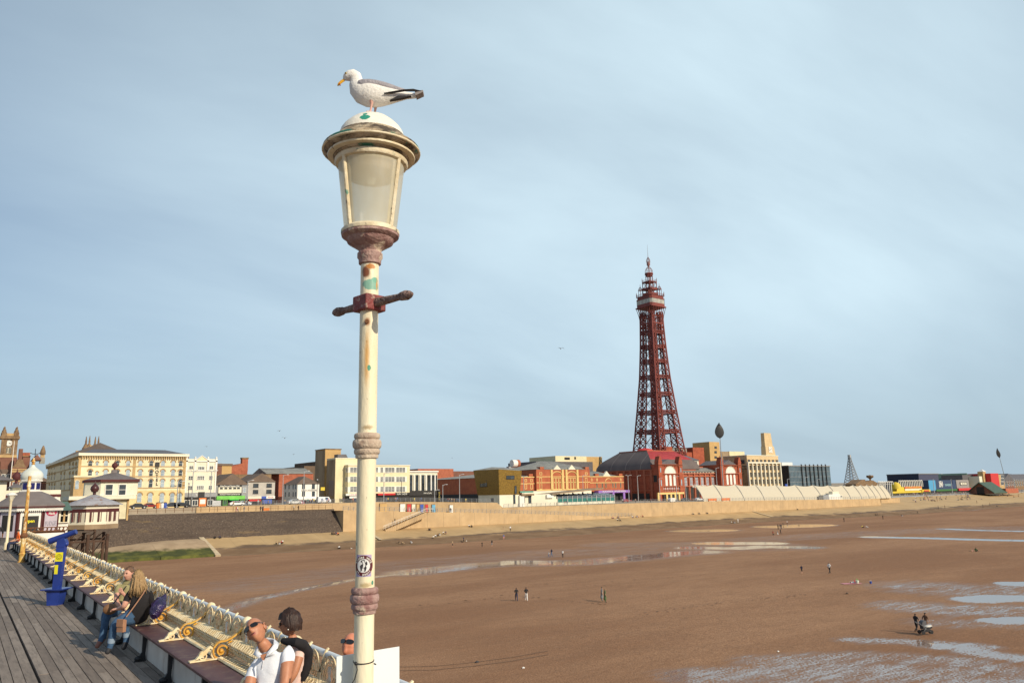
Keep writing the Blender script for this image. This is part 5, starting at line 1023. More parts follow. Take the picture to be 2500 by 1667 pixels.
for x in (0.7,W-0.7):
    for y in (0.7,W-0.7): m_ = MB(); m_.box(x-0.8,x+0.8,y-0.8,y+0.8,zc+0.5,zp+0.3); m_.lathe([(0.7,0),(0.55,0.9),(0.2,pz-zp-0.8),(0.35,pz-zp-0.6),(0.05,pz-zp)],6,(x,y,zp+0.3)); m_.build('pinnacle', MT['stone'], c_.r)
for x in (0.5,W*0.26,W*0.74,W-0.5): MB().box(x-0.45,x+0.45,0.05,0.5,zb+0.4,zc-0.6).build('pilaster', MT['stone'], c_.r)
cx, cz = c_.x(21.5,1081.5), c_.z(21.5,1081.5); fc = MB().tube([(cx,0.5,cz),(cx,0.1,cz)],1.08,20).build('clock_face', MT['white'], c_.r); m_ = MB()
for i in range(12): a_ = i*math.pi/6; m_.bar((cx+0.75*math.sin(a_),0.08,cz+0.75*math.cos(a_)),(cx+0.95*math.sin(a_),0.08,cz+0.95*math.cos(a_)),0.1)
m_.build('hour_marks', MT['black'], fc); MB().bar((cx,0.05,cz),(cx+0.6,0.05,cz-0.25),0.12).build('hour_hand', MT['black'], fc); MB().bar((cx,0.05,cz),(cx+0.75,0.05,cz+0.1),0.1).build('minute_hand', MT['black'], fc)
for px in (16.5,23.5): c_.win(c_.x(px,1099), c_.z(px,1099), 1.0, 2.0, y=0.45, nx=1, nz=6, fr='pale', gl='dark')
f_ = thing('flagpole', 'white flagpole in front of the stone clock tower', 'flagpole', (c_.s0+c_.x(25,1120),326,11)); MB().tube([(0,0,0),(0,0,ont(26,1076,326).z-11)],[0.2,0.09],6).build('pole', MT['white'], f_)
f_ = thing('white_flagpole', 'white flagpole rising behind the brick chimney right of the clock tower', 'flagpole', (c_.s0+c_.x(48,1120),372,11)); MB().tube([(0,0,0),(0,0,ont(48.5,1072,372).z-11)],[0.2,0.09],6).build('pole', MT['white'], f_)
s_ = Bd('spired_church', 'dark church roof with four thin spires behind the hotel', 'church', 330, 206, 248, 1098, 11.0)
s_.box('tower_wall', 0,s_.W,0,8,0,s_.z(227,1099),'stone')
for px, yt_ in ((211.6,1064),(220,1062),(234,1064),(242,1063)):
    x = s_.x(px,1090); zb = s_.z(px,1098); zt = s_.z(px,1080); m_ = MB(); m_.lathe([(1.15,0),(1.2,(zt-zb)*0.3),(1.0,(zt-zb)*0.35),(0.28,zt-zb),(0.34,zt-zb+0.4),(0.10,s_.z(px,yt_)-zb)],6,(x,2.5,zb)); m_.build('spire', MT['stone'], s_.r)
# ================================================================ street furniture on the promenade
lampm = MT['white']
def pole(px, yt, t_, name, label, arms=0, thick=0.13, yb=None, mt='galv', head=True):
    p = ont(px, 1205 if yb is None else yb, t_); zg = road_z(p.x); r = thing(name, label, 'lamp post' if head else 'pole', (p.x, t_, zg)); H_ = ont(px, yt, t_).z-zg
    MB().tube([(0,0,0),(0,0,H_*0.35),(0,0,H_)],[thick*1.25,thick,thick*0.75],7).build('post', MT[mt], r)
    if head:
        m_ = MB()
        for k in ([(-1,0),(1,0)] if arms == 2 else [(1,0)]): m_.tube([(0,0,H_-0.3),(k[0]*0.7,-0.2,H_+0.1),(k[0]*1.3,-0.3,H_+0.1)],0.07,5); m_.box(k[0]*1.3-0.35,k[0]*1.3+0.35,-0.45,-0.15,H_+0.02,H_+0.2)
        m_.build('lamp_head', MT['galv'], r)
    else: MB().ball((0,0,H_+0.15),0.25).build('finial', MT['galv'], r)
    return r
for a in ((433,1175,227,'in front of the hotel ground floor, nearest the pier'),(469,1149,233,'before the left edge of the gabled cream building'),(514,1149,233,'before the right edge of the gabled cream building'),(604,1173,232,'between the green shop and the grey house'),(690,1159,236,'left of the white oyster bar'),(741,1150,226,'in front of the white oyster bar'),(937,1155,226,'in front of the white window bands of the deco block'),(1061,1196,226,'short one before the right end of the column building'),(1081,1183,226,'just right of the column building'),(1122,1158,226,'halfway between the column building and the gold hall'),(1279,1163,240,'behind the right wall of the gold hall'),(1424,1160,238,'before the right end of the two arched palace front'),(1535,1160,222,'left end of the ballroom side wall'),(1558,1161,232,'against the dark side wall of the ballroom building'),(1611,1167,238,'before the left brick pavilion'),(1652,1163,232,'before the right edge of the left brick pavilion'),(1675,1165,236,'before the brick centre bays'),(1752,1142,214,'behind the first wind screens, tallest of them'),(1925,1169,222,'left of the black glass block'),(1969,1165,222,'before the fins of the black glass block'),(1998,1170,222,'at the right end of the black glass block')):
    pole(a[0], a[1], a[2], 'lamp_post', 'tall pale post '+a[3], head=True, arms=2 if a[0] in (469,514,1535,1652) else 1)
for a in ((2282,1171,238,'before the blue aquarium panel'),(2326,1171,238,'between the aquarium and the grey front'),(2457,1170,236,'right of the terracotta guest house'),(2480,1168,236,'nearest the right edge of the view')):
    pole(a[0], a[1], a[2], 'lamp_post', 'thin pale post '+a[3], head=False, thick=0.2)
for a in ((460,1181,228,'slim dark one beside the gabled building'),(774,1172,236,'before the right edge of the oyster bar'),(980,1174,228,'before the right end of the deco block')): pole(a[0], a[1], a[2], 'tram_pole', 'dark tram wire pole '+a[3], head=False, mt='black', thick=0.1)
# railings
def railing(name, label, pts, h_, post_gap, mt, rails=3, bend=0.0, rr=0.03, pr=0.04):
    r = thing(name, label, 'railing', pts[0]); o = Vector(pts[0]); P_ = [Vector(p)-o for p in pts]; m_ = MB(); q_ = MB()
    for k in range(rails):
        z = h_*(k+1)/rails; m_.tube([(p.x, p.y-bend*(k+1)/rails, p.z+z) for p in P_], rr, 4)
    for a, c2 in zip(P_, P_[1:]):
        n = max(1,int((c2-a).length/post_gap))
        for i in range(n): p = a.lerp(c2,i/n); q_.tube([(p.x,p.y,p.z),(p.x,p.y-bend*0.2,p.z+h_*0.6),(p.x,p.y-bend,p.z+h_)],pr,4)
    m_.build('rail', MT[mt], r); q_.build('post_row', MT[mt], r); return r
rust = MT['rust'] = mat('rusty_iron', (0.20,0.085,0.035), 0.85, c2=(0.09,0.04,0.02), scale=3)
railing('rusty_railing', 'rusty post and rail fence along the top of the cobbled wall', [(x,TW+6.8,low_top(x)+0.4) for x in (20,40,57,75,90.5)], 1.15, 1.9, 'rust', 2, rr=0.025, pr=0.06)
railing('upper_railing', 'pale metal railing along the road edge above the lower walk', [(x,uw_y(x)+0.3,road_z(x)+0.15) for x in (70,84,103,109,125,139,149)], 1.2, 1.6, 'galv', 4, rr=0.03, pr=0.05)
railing('lower_railing', 'pale railing with curved posts along the lower sea wall', [(x,TW+0.3,low_top(x)) for x in (91,110,131,160,186,204)], 1.15, 1.55, 'galv', 3, 0.25, rr=0.035, pr=0.075)
railing('curved_railing', 'pale railing with curved posts along the upper wall below the gold hall and cafe', [(x,uw_y(x)+0.3,road_z(x)+0.15) for x in (152,170,189,206)], 1.15, 1.7, 'galv', 3, 0.25, rr=0.035, pr=0.075)
railing('wall_top_railing', 'pale railing on the wall in front of the ballroom building and wind screens', [(x,TW+0.3,road_z(x)+0.15) for x in (207,240,270,300,354,371)], 1.15, 1.9, 'galv', 3, 0.2, rr=0.035, pr=0.07)
railing('far_railing', 'thin railing in front of the far crowded promenade', [(x,TW+25.6,road_z(x)+0.1) for x in (374,450,600,800,1000)], 1.2, 4.0, 'grey', 2, rr=0.05, pr=0.07)
# stair against the lower wall
sA, sB = ont(937,1283,TW-0.8), ont(1035,1249,TW-0.8)
st = thing('beach_stair', 'concrete stair with pale handrails climbing the lower sea wall', 'stairs', (sA.x,TW-2.0,3.4)); n = 24; L_ = sB.x-sA.x; Hs = sB.z-3.6; m_ = MB()
for i in range(n): m_.box(L_*i/n, L_*(i+1)/n+0.02, 0, 1.95, max(-0.3,Hs*i/n-1.2), Hs*(i+1)/n)
m_.build('steps', conc, st); m_ = MB()
for k in (0.45,0.9,1.15): m_.tube([(-0.8,0.05,k),(L_,0.05,Hs+k),(L_+2.5,0.05,Hs+k)],0.035,5)
for i in range(14): x = L_*i/13; m_.tube([(x,0.05,Hs*i/13),(x,0.05,Hs*i/13+1.15)],0.03,4)
m_.build('handrail', MT['white'], st)
# doors of the beach huts let into the upper wall
for px, w_, mt, lb in ((942,2.4,'tan','wide closed tan shutter'),(986,1.7,'white','plain white door left of the red ones'),(1001,1.4,'redp','red door left of the white one'),(1011,1.2,'pale','cream door between the red and tan ones'),(1021,1.0,'tan','narrow tan door'),(1030,1.2,'bluep','blue door in the middle of the row'),(1041,1.0,'redp','narrow red door right of the blue one'),(1056,1.2,mat('sky_blue_paint',(0.15,0.42,0.62),0.6),'sky blue door at the right end of the row'),(1094,1.2,'white','white door standing apart right of the row')):
    x = ont(px,1244,217).x; y = uw_y(x)-0.06; zf = low_top(x); r = thing('hut_door', lb+' in the upper concrete wall', 'door', (x,y,zf)); mm = MT[mt] if isinstance(mt,str) else mt
    MB().box(-w_/2,w_/2,-0.1,0.05,0,2.35).build('door_leaf', mm, r); MB().box(-w_/2-0.12,w_/2+0.12,-0.05,0.1,0,2.5).build('door_frame', MT['stone'], r)
# barriers, boards, kiosks
def board(name, label, cat, px, py, t_, w_, h_, mt, d=0.4, mt2=None, zg=None):
    p = ont(px, py, t_); z = road_z(p.x)+0.06 if zg is None else zg; r = thing(name, label, cat, (p.x,t_,z)); m_ = MB().box(-w_/2,w_/2,-d/2,d/2,0.25,h_); m_.build('panel', MT[mt], r); MB().box(-w_/2+0.1,-w_/2+0.25,-d*0.7,d*0.7,0,0.25).build('foot', MT['grey'], r); MB().box(w_/2-0.25,w_/2-0.1,-d*0.7,d*0.7,0,0.25).build('foot', MT['grey'], r)
    if mt2: MB().box(-w_*0.38,w_*0.38,-d/2-0.04,-d/2,h_*0.35,h_*0.85).build('poster', MT[mt2], r)
board('notice_board', 'orange board with a white poster before the gabled building', 'board', 494, 1228, 226.5, 1.9, 2.5, 'orange', mt2='white'); board('notice_board', 'pale grey hoarding left of the green shop front', 'board', 528, 1230, 226, 2.3, 1.7, 'galv')
board('orange_barrier', 'orange barrier left of the second wind screen mast', 'barrier', 1739, 1220, 205.2, 5.0, 1.15, 'orange'); board('orange_barrier', 'orange barrier right of the second wind screen mast', 'barrier', 1772, 1219, 205.2, 5.2, 1.25, 'orange'); board('orange_barrier', 'low orange barrier on the walk above the cobbled wall', 'barrier', 649, 1243, 212, 1.8, 0.9, 'orange', zg=9.4)
board('white_sign_board', 'twin white boards on the wall before the ballroom building', 'board', 1642, 1222, 205, 2.6, 1.6, 'white')
wt = thing('white_cabin', 'white site cabin with a grey end before the wind screens', 'cabin', (ont(2024,1215,206).x,206,road_z(340))); L_ = ont(2052,1215,206).x-ont(2024,1215,206).x; MB().box(0,L_,0,2.4,0.05,2.6).build('cabin_wall', MT['white'], wt); MB().box(-4.5,-0.02,0,2.4,0.05,2.3).build('grey_end', MT['galv'], wt); MB().box(L_+0.02,L_+2.2,0.2,2.2,0.05,2.1).build('annexe', MT['pale'], wt); inst('window', win_mesh(1.4,0.7,3,1), wt, (L_+1.1,0.2,1.5)); inst('window', win_mesh(2.4,0.9,3,1), wt, (L_*0.7,2.0,3.2)); MB().box(L_*0.4,L_*0.95,0.3,2.2,2.6,3.9).build('upper_cabin', MT['pale'], wt)
board('blue_van_sign', 'yellow and blue banner post before the black glass block', 'banner', 1919, 1182, 224, 1.6, 7.5, 'bluep', mt2='yellow'); board('blue_van_sign', 'red banner post before the black glass block', 'banner', 1930, 1182, 224, 1.6, 6.5, 'redp')
sp_ = thing('speaker_box', 'black box on a post among the cars before the gabled building', 'sign box', (ont(491,1215,229).x,229,road_z(70))); MB().box(-0.08,0.08,-0.08,0.08,0,2.6).build('post', MT['black'], sp_); MB().box(-0.8,0.8,-0.4,0.4,2.6,4.2).build('box', MT['black'], sp_)
# cars
def car(px, py, t_, col, label, flip=False, zg=None, van=False):
    p = ont(px, py, t_); r = thing('parked_car', label, 'car', (p.x,t_,road_z(p.x)+0.06 if zg is None else zg), math.pi if flip else 0); m_ = MB()
    if van: prof = [(-2.2,0.35),(2.2,0.35),(2.25,0.9),(2.0,1.15),(1.4,2.0),(-2.1,2.1),(-2.25,1.0)]
    else: prof = [(-2.1,0.32),(2.1,0.32),(2.15,0.62),(1.95,0.82),(1.1,0.95),(0.45,1.42),(-0.9,1.45),(-1.6,1.02),(-2.1,0.95),(-2.18,0.6)]
    m_.slab(prof, -0.85, 0.85); bd = m_.build('car_body', mat('car_paint', col, 0.25, var=0.05, coat=0.6), r, ang=25)
    bv = bd.modifiers.new('b','BEVEL'); bv.width = 0.07; bv.segments = 2
    g_ = MB()
    wp = [(1.3,1.2),(1.15,1.75),(0.2,1.85),(0.2,1.2)] if van else [(0.95,0.98),(0.42,1.34),(-0.15,1.37),(-0.15,0.99)]
    g_.slab(wp, -0.875, 0.875)
    if not van: g_.slab([(-0.22,0.99),(-0.22,1.37),(-0.85,1.37),(-1.35,1.02)], -0.875, 0.875)
    g_.build('side_window', MT['glass'], r)
    for x in (-1.3,1.3):
        for y in (-0.86,0.86): w_ = MB(); w_.tube([(x,y-0.1,0.33),(x,y+0.1,0.33)],0.33,14); wo_ = w_.build('wheel', MT['black'], r); MB().tube([(x,y-0.11,0.33),(x,y+0.11,0.33)],0.19,10).build('hubcap', MT['galv'], wo_)
    for y in (-0.6,0.6): MB().ball((2.06,y,0.66),0.13).build('headlight', MT['white'], r); MB().box(-2.2,-2.12,y-0.15,y+0.15,0.65,0.8).build('tail_light', MT['redp'], r)
    return r
car(338,1235,228,(0.03,0.03,0.035),'black car parked nearest the pier below the hotel'); car(366,1231,231,(0.25,0.03,0.03),'dark red car just behind the black car below the hotel'); car(418,1232,229,(0.03,0.035,0.05),'black saloon right of the waste bins below the hotel',True); car(443,1233,229,(0.025,0.025,0.03),'second black car before the hotel corner, beside the tall post'); car(578,1228,231,(0.75,0.75,0.75),'white car before the green shop'); car(594,1229,234,(0.6,0.65,0.7),'silver car tucked behind the white car',True); car(719,1228,233,(0.72,0.72,0.70),'white car left of the oyster bar entrance'); car(790,1222,238,(0.75,0.77,0.8),'white van right of the oyster bar',van=True); car(1530,1219,236,(0.35,0.03,0.03),'red car at the end of the palace canopy'); car(1640,1218,244,(0.7,0.7,0.72),'white car before the left brick pavilion'); car(1672,1217,246,(0.04,0.04,0.05),'black car before the brick arches',True); car(1706,1217,240,(0.7,0.72,0.75),'silver car beside the first wind screen')
for i,(px,c2,lb) in enumerate(((385,'orange','orange'),(396,'white','white'),(403,'bluep','blue'))):
    p = ont(px,1233,226.5); r = thing('waste_bin', lb+' waste bin between the red car and black saloon', 'bin', (p.x,226.5,road_z(p.x)+0.06)); MB().lathe([(0.4,0),(0.5,1.2),(0.45,1.35)],10).build('bin_body', MT[c2], r); MB().lathe([(0.52,0),(0.5,0.1),(0.1,0.25)],10,(0,0,1.36)).build('bin_lid', MT['black'], r)
# ================================================================ pier: deck, benches, kiosks
DZ = 10.3; SL = 0.02
def rail_s(t_): return 3.78+SL*(t_-12)
wood = bpy.data.materials.new('weathered_planks'); wood.use_nodes = True; t = wood.node_tree; b = t.nodes['Principled BSDF']
g = nn(t,'ShaderNodeNewGeometry'); rr = nn(t,'ShaderNodeValToRGB'); rr.color_ramp.elements[0].color = (0.165,0.130,0.105,1); rr.color_ramp.elements[1].color = (0.285,0.235,0.195,1); t.links.new(g.outputs['Random Per Island'], rr.inputs[0])
gr_ = noise(t, g.outputs['Position'], 14, (1,0.12,1), 6, 0.7); sp_n = noise(t, g.outputs['Position'], 30, (1,1,1), 4, 0.7)
c = mixc(t, mrange(t, gr_, 0.4, 0.7, 0, 0.6), rr.outputs[0], (0.09,0.07,0.058)); c = mixc(t, mrange(t, sp_n, 0.60, 0.70, 0, 0.55), c, (0.05,0.042,0.036))
t.links.new(c, b.inputs['Base Color']); b.inputs['Roughness'].default_value = 0.85
bp = nn(t,'ShaderNodeBump'); bp.inputs['Strength'].default_value = 0.5; bp.inputs['Distance'].default_value = 0.01; t.links.new(gr_, bp.inputs['Height']); t.links.new(bp.outputs[0], b.inputs['Normal'])
random.seed(11); dk_ = MB(); s = -8.0
while s < 4.3:
    wd = 0.155; y = -4+random.uniform(0,2)
    while y < 62:
        L_ = random.uniform(2.4,4.2); e = min(62.0, y+L_); o = len(dk_.v); z_ = random.uniform(-0.004,0.004)
        dk_.box(s,s+wd-0.012,y,e-0.008,DZ-0.05,DZ+z_)
        for i in range(o, len(dk_.v)): x_, y_, q = dk_.v[i]; dk_.v[i] = (x_+SL*(y_-12), y_, q)
        y = e
    s += wd+(0.035 if abs(s-1.35) < 0.08 or abs(s-0.11) < 0.08 else 0)
struct(dk_.build('pier_deck', wood))
dk2 = MB(); dk2.prism([(-8,62.02),(4.6,62.02),(8.4,72),(-8,72)],DZ-0.3,DZ-0.02); dk2.box(-30,6.6,72,95,DZ-0.35,DZ-0.03); dk2.box(-30,13,95,205,DZ-0.35,DZ-0.03); dk2.box(-8.2,4.0,-4,62,DZ-0.35,DZ-0.06); struct(dk2.build('pier_deck', mat('deck_underside',(0.10,0.08,0.065),0.9)))
# iron under-structure
IR = mat('pier_iron', (0.10,0.055,0.035), 0.85, c2=(0.05,0.03,0.022), scale=1.5)
def trestle(x0, x1, y, z1, label, grp):
    r = thing('pier_trestle', label, 'trestle', ((x0+x1)/2,y,0), 0, grp); h = (x1-x0)/2; m_ = MB()
    for x in (-h,-h/3,h/3,h): MB().tube([(x,0,-0.5),(x,0,z1)],0.16,8).build('column', IR, r)
    for z in (0.35,0.62,0.93): m_.bar((-h,0.1,z1*z),(h,0.1,z1*z),0.16)
    for a, c2 in ((-h,-h/3),(-h/3,h/3),(h/3,h)):
        for z0, zz in ((0.0,0.35),(0.35,0.62),(0.62,0.93)): m_.bar((a,0.1,z1*z0),(c2,0.1,z1*zz),0.07); m_.bar((c2,0.1,z1*z0),(a,0.1,z1*zz),0.07)
    for k in range(8): x = lerp(-h,h,k/7.); m_.bar((x,0.1,z1*0.93),(min(h,x+h/3.5),0.1,z1),0.08)
    m_.build('cross_bracing', IR, r)
for y, x0, x1 in ((8,-7,3.2),(20,-7,3.4),(32,-7,3.6),(44,-7,3.9),(56,-7,4.2)): trestle(x0,x1,y,DZ-0.4,'iron trestle of columns and bracing under the benches','trestles under the benches')
for y, x0, x1 in ((80,-10,8.5),(87,8.9,14.0),(93,8.9,14.6),(104,-10,13),(122,-10,18),(150,-10,13),(175,-10,13)): trestle(x0,x1,y,DZ-0.45,'rusty iron trestle of columns and bracing under the kiosks','trestles under the kiosks')
# ---- bench bays
ivory = mat('ivory_paint', (0.82,0.71,0.48), 0.6, c2=(0.66,0.47,0.22), scale=6, ramp=(0.3,0.6)); add_layer(ivory,(0.30,0.13,0.04),9,0.60,0.68,fac=0.8)
goldp = mat('gold_paint', (0.70,0.40,0.05), 0.45, c2=(0.50,0.22,0.03), scale=5, spec=0.5); add_layer(goldp,(0.72,0.66,0.48),5,0.56,0.62,seed=4,fac=0.8); add_layer(goldp,(0.16,0.06,0.02),8,0.60,0.68,seed=9,fac=0.9)
maroon = mat('maroon_boards', (0.115,0.048,0.045), 0.55, c2=(0.075,0.030,0.032), scale=2.5, stretch=(1,0.3,1)); add_layer(maroon,(0.22,0.15,0.10),4,0.52,0.72,seed=2,fac=0.6); add_layer(maroon,(0.30,0.24,0.18),22,0.66,0.70,seed=6,fac=0.5)
railp = mat('pale_blue_rail', (0.70,0.74,0.76), 0.4, var=0.1, scale=4); add_layer(railp,(0.62,0.42,0.18),3,0.62,0.72,fac=0.6)
blackp = MT['black']; skirtp = mat('white_skirting', (0.64,0.60,0.55), 0.7, c2=(0.50,0.45,0.40), scale=1.5)
BL = 2.02
def spiral(cx, cz, r0_, r1_, a0, turns, n):
    return [(cx+lerp(r0_,r1_,i/n)*math.cos(a0+turns*2*math.pi*i/n), 0, cz+lerp(r0_,r1_,i/n)*math.sin(a0+turns*2*math.pi*i/n)) for i in range(n+1)]
def ribbon3(m_, pts, wd, th):   # flat bar following a curve in xz, wide along y
    P_ = [Vector(p) for p in pts]; vs = []
    for i, p in enumerate(P_):
        d = (P_[min(i+1,len(P_)-1)]-P_[max(i-1,0)]).normalized(); nrm = Vector((-d.z,0,d.x))*th/2
        for sy, sn in ((-1,-1),(1,-1),(1,1),(-1,1)): vs.append(p+nrm*sn+Vector((0,sy*wd/2,0)))
    n = len(P_); fs = [(i*4+j,i*4+(j+1)%4,(i+1)*4+(j+1)%4,(i+1)*4+j) for i in range(n-1) for j in range(4)]+[(3,2,1,0),((n-1)*4,(n-1)*4+1,(n-1)*4+2,(n-1)*4+3)]
    m_.add(vs, fs)
am_ = MB(); swoop = [(0.0,0,0.93),(-0.05,0,0.875),(-0.12,0,0.815),(-0.20,0,0.765),(-0.28,0,0.735)]
ribbon3(am_, swoop+spiral(-0.335,0.605,0.13,0.028,math.radians(80),1.75,34), 0.065, 0.022)
for cz_, cx_, r_ in ((0.66,-0.13,0.05),(0.60,-0.17,0.045),(0.56,-0.12,0.04)): am_.tube(spiral(cx_,cz_,r_,0.012,0.5,1.4,14),0.012,4)
am_.tube([(-0.24,0,0.70),(-0.17,0,0.72),(-0.08,0,0.70),(-0.05,0,0.62),(-0.09,0,0.53),(-0.18,0,0.50)],0.014,4); am_.ball((-0.335,0,0.605),0.034)
ARM = am_.mesh('armrest', goldp)
tm_ = MB(); tm_.box(-0.76,-0.22,-0.05,0.05,0.503,0.52); tm_.slab([(-0.76,0.52),(-0.68,0.53),(-0.62,0.60),(-0.55,0.655),(-0.50,0.69),(-0.49,0.665),(-0.53,0.60),(-0.60,0.55),(-0.70,0.52)],-0.035,0.035); ribbon3(tm_, spiral(-0.575,0.567,0.062,0.014,math.radians(100),1.5,20),0.06,0.016); tm_.tube([(-0.50,0,0.68),(-0.45,0,0.64),(-0.46,0,0.56),(-0.43,0,0.52)],0.02,5)
TIP = tm_.mesh('armrest_tip', ivory)
sm_ = MB(); sm_.slab([(-0.79,0.455),(-0.775,0.44),(-0.30,0.44),(-0.16,0.45),(-0.16,0.49),(-0.30,0.495),(-0.76,0.50),(-0.79,0.485)],0.006,BL-0.006)
SEAT = sm_.mesh('seat', maroon)
sk_ = MB().box(-0.665,-0.645,0.01,BL-0.01,0.03,0.435); SKIRT = sk_.mesh('skirting', skirtp)
lg = MB(); lg.slab([(-0.745,0.44),(-0.67,0.44),(-0.69,0.12),(-0.67,0.0),(-0.86,0.0),(-0.85,0.04),(-0.79,0.085),(-0.745,0.15)],1.32,1.37); lg.ball((-0.79,1.345,0.05),0.05,sc=(1.4,0.9,0.9)); LEG = lg.mesh('leg', blackp)
# lumbar basket: crossed wires over a roll, then a sweep to the front slat
bk = MB(); prof = [(-0.07,0.70),(-0.13,0.735),(-0.19,0.725),(-0.235,0.68),(-0.235,0.625),(-0.195,0.575),(-0.175,0.55),(-0.21,0.53),(-0.29,0.52),(-0.37,0.515)]
nw = 22
for i in range(nw):
    y = (i+0.5)*BL/nw; d = BL/nw*0.8 if i % 2 else -BL/nw*0.8
    bk.tube([(x, min(BL-0.01,max(0.01,y+d*(1 if k < 2 else (-1 if k < 5 else 0)))), z) for k,(x,z) in enumerate(prof)], 0.0095, 3, caps=False)
    bk.tube([(x, min(BL-0.01,max(0.01,y-d*(1 if k < 2 else (-1 if k < 5 else 0))))+0.01, z) for k,(x,z) in enumerate(prof[:7])], 0.0085, 3, caps=False)
for x, z, r_ in ((-0.07,0.70,0.014),(-0.235,0.65,0.010),(-0.18,0.555,0.010),(-0.38,0.512,0.020)): bk.tube([(x,0,z),(x,BL,z)],r_,5)
BASK = bk.mesh('wire_backrest', ivory)
# pointed filigree panels with bent posts
pn = MB(); fg = MB()
for k in range(4):
    y0 = k*BL/4; yc = y0+BL/8; hw = BL/8-0.035
    pn.tube([(-0.10,y0+0.02,0.62),(-0.075,y0+0.02,0.78),(-0.03,y0+0.02,0.90),(0.005,y0+0.02,1.0),(0.03,y0+0.02,1.02)],[0.022,0.02,0.02,0.018,0.014],5)
    pn.ball((0.01,y0+0.02,0.955),0.035)
    for q, r_ in ((1.0,0.013),(0.72,0.009),(0.5,0.008)):
        pts = []
        for j in range(16):
            a_ = 2*math.pi*j/16; yy = hw*q*math.cos(a_); zz = 0.775+0.165*q*math.sin(a_)+(0.045*q*max(0,math.sin(a_))**4); pts.append((-0.055-0.25*(0.9-zz)*0.3, yc+yy, zz))
        pn.tube(pts, r_, 3, closed=True)
    for j in range(7): a_ = math.pi*(0.1+0.8*j/6); pn.tube([(-0.06,yc+hw*0.72*math.cos(a_),0.775+0.12*math.sin(a_)),(-0.05,yc+hw*math.cos(a_),0.775+0.20*math.sin(a_))],0.008,3,caps=False)
    if k % 2:
        fg.slab([(-0.028,0.70),(0.03,0.69),(0.045,0.74),(0.015,0.78),(0.04,0.82),(0.02,0.875),(-0.03,0.87),(-0.035,0.82),(-0.015,0.78),(-0.045,0.74)],-0.006,0.006)
        n0 = len(fg.v)-20
        for i in range(n0,len(fg.v)): x, y, z = fg.v[i]; fg.v[i] = (-0.068+y, yc+x, z)
    else: pn.tube([(-0.065,yc+p[0],p[2]) for p in spiral(0,0.775,0.07,0.015,0.3,1.8,16)],0.009,3)
PANEL = pn.mesh('filigree_back', ivory); FIG = fg.mesh('white_casting', MT['white'])
k0, k1 = -4, 22; rz_ = -math.atan(SL)
for k in range(k0, k1):
    y = 11.68+k*BL
    lb = 'ornate iron bench bay with gold scroll arm in the long row beside the railing'
    if k == 0: lb = 'bench bay under the white shirted man, its gold scroll arm nearest and largest'
    elif k == 1: lb = 'bench bay with the second gold scroll arm from the white shirted man'
    elif k == 2: lb = 'bench bay just past the black bag, third gold scroll arm from the camera'
    elif k == 3: lb = 'bench bay the blonde woman in black sits on'
    o = thing('pier_bench', lb, 'bench', (rail_s(y),y,DZ), rz_, 'ornate bench bays in a row along the pier railing')
    for nm, me_ in (('seat',SEAT),('skirting',SKIRT),('leg',LEG),('wire_backrest',BASK),('filigree_back',PANEL),('white_casting',FIG),('armrest',ARM),('armrest_tip',TIP)): inst(nm, me_, o)
rl = thing('pier_railing', 'pale painted tubular handrail with ball joints running along the back of the benches', 'railing', (rail_s(3),3,DZ), rz_)
LR = 11.68+k1*BL-3; MB().tube([(0.02,0,0.95),(0.02,LR*0.5,0.95),(0.02,LR,0.95)],0.043,10).build('handrail', railp, rl)
BJ = MB().ball((0,0,0),0.075,12,8,sc=(1,1.15,0.95)).mesh('ball_joint', ivory); ST = MB().tube([(0,0,0),(0,0,0.93)],0.028,6).mesh('standard', ivory)
for k in range(k0, k1+1):
    y = 11.68+k*BL-3
    if y < 0: continue
    inst('ball_joint', BJ, rl, (0.02,y+0.02,0.955)); inst('standard', ST, rl, (0.07,y+0.02,0))
# ---- second lamp posts of the pier
cream_p = mat('aged_cream_paint', (0.74,0.66,0.47), 0.5, c2=(0.66,0.56,0.36), scale=3, stretch=(1,1,0.35)); rusty_p = mat('rust_streaked_post', (0.70,0.46,0.12), 0.6, c2=(0.36,0.13,0.03), scale=4, stretch=(2,2,0.7), detail=6); add_layer(rusty_p,(0.70,0.62,0.40),3,0.5,0.58,(1,1,0.5),seed=3)
r = thing('lamp_post', 'rusty yellow post without lantern standing in front of the far benches', 'lamp post', (3.46,43.4,DZ))
MB().lathe([(0.17,0),(0.17,0.04),(0.13,0.05),(0.13,0.35),(0.15,0.38),(0.11,0.42),(0.10,1.1)],12).build('base', rusty_p, r); MB().lathe([(0.12,1.1),(0.16,1.15),(0.16,1.2),(0.12,1.32),(0.10,1.33)],12).build('collar', MT['rust'], r); MB().lathe([(0.085,1.33),(0.08,2.2),(0.10,2.23),(0.10,2.3),(0.075,2.33),(0.07,3.4),(0.095,3.43),(0.095,3.52),(0.075,3.55),(0.07,3.95)],12).build('post', rusty_p, r)
p = ont(20,1290,56); r = thing('lamp_post', 'cream lamp post with square white lantern at the far left by the kiosk', 'lamp post', (p.x,56,DZ)); zt = ont(22,1201,56).z-DZ; zl = ont(22,1220,56).z-DZ; MB().lathe([(0.14,0),(0.12,0.4),(0.08,0.45),(0.07,zl-0.1),(0.12,zl)],10).build('post', cream_p, r); MB().lathe([(0.10,zl),(0.24,zt-0.18)],6).build('lantern', MT['pale'], r); MB().lathe([(0.30,zt-0.18),(0.28,zt-0.12),(0.05,zt)],6).build('lantern_cap', MT['white'], r)
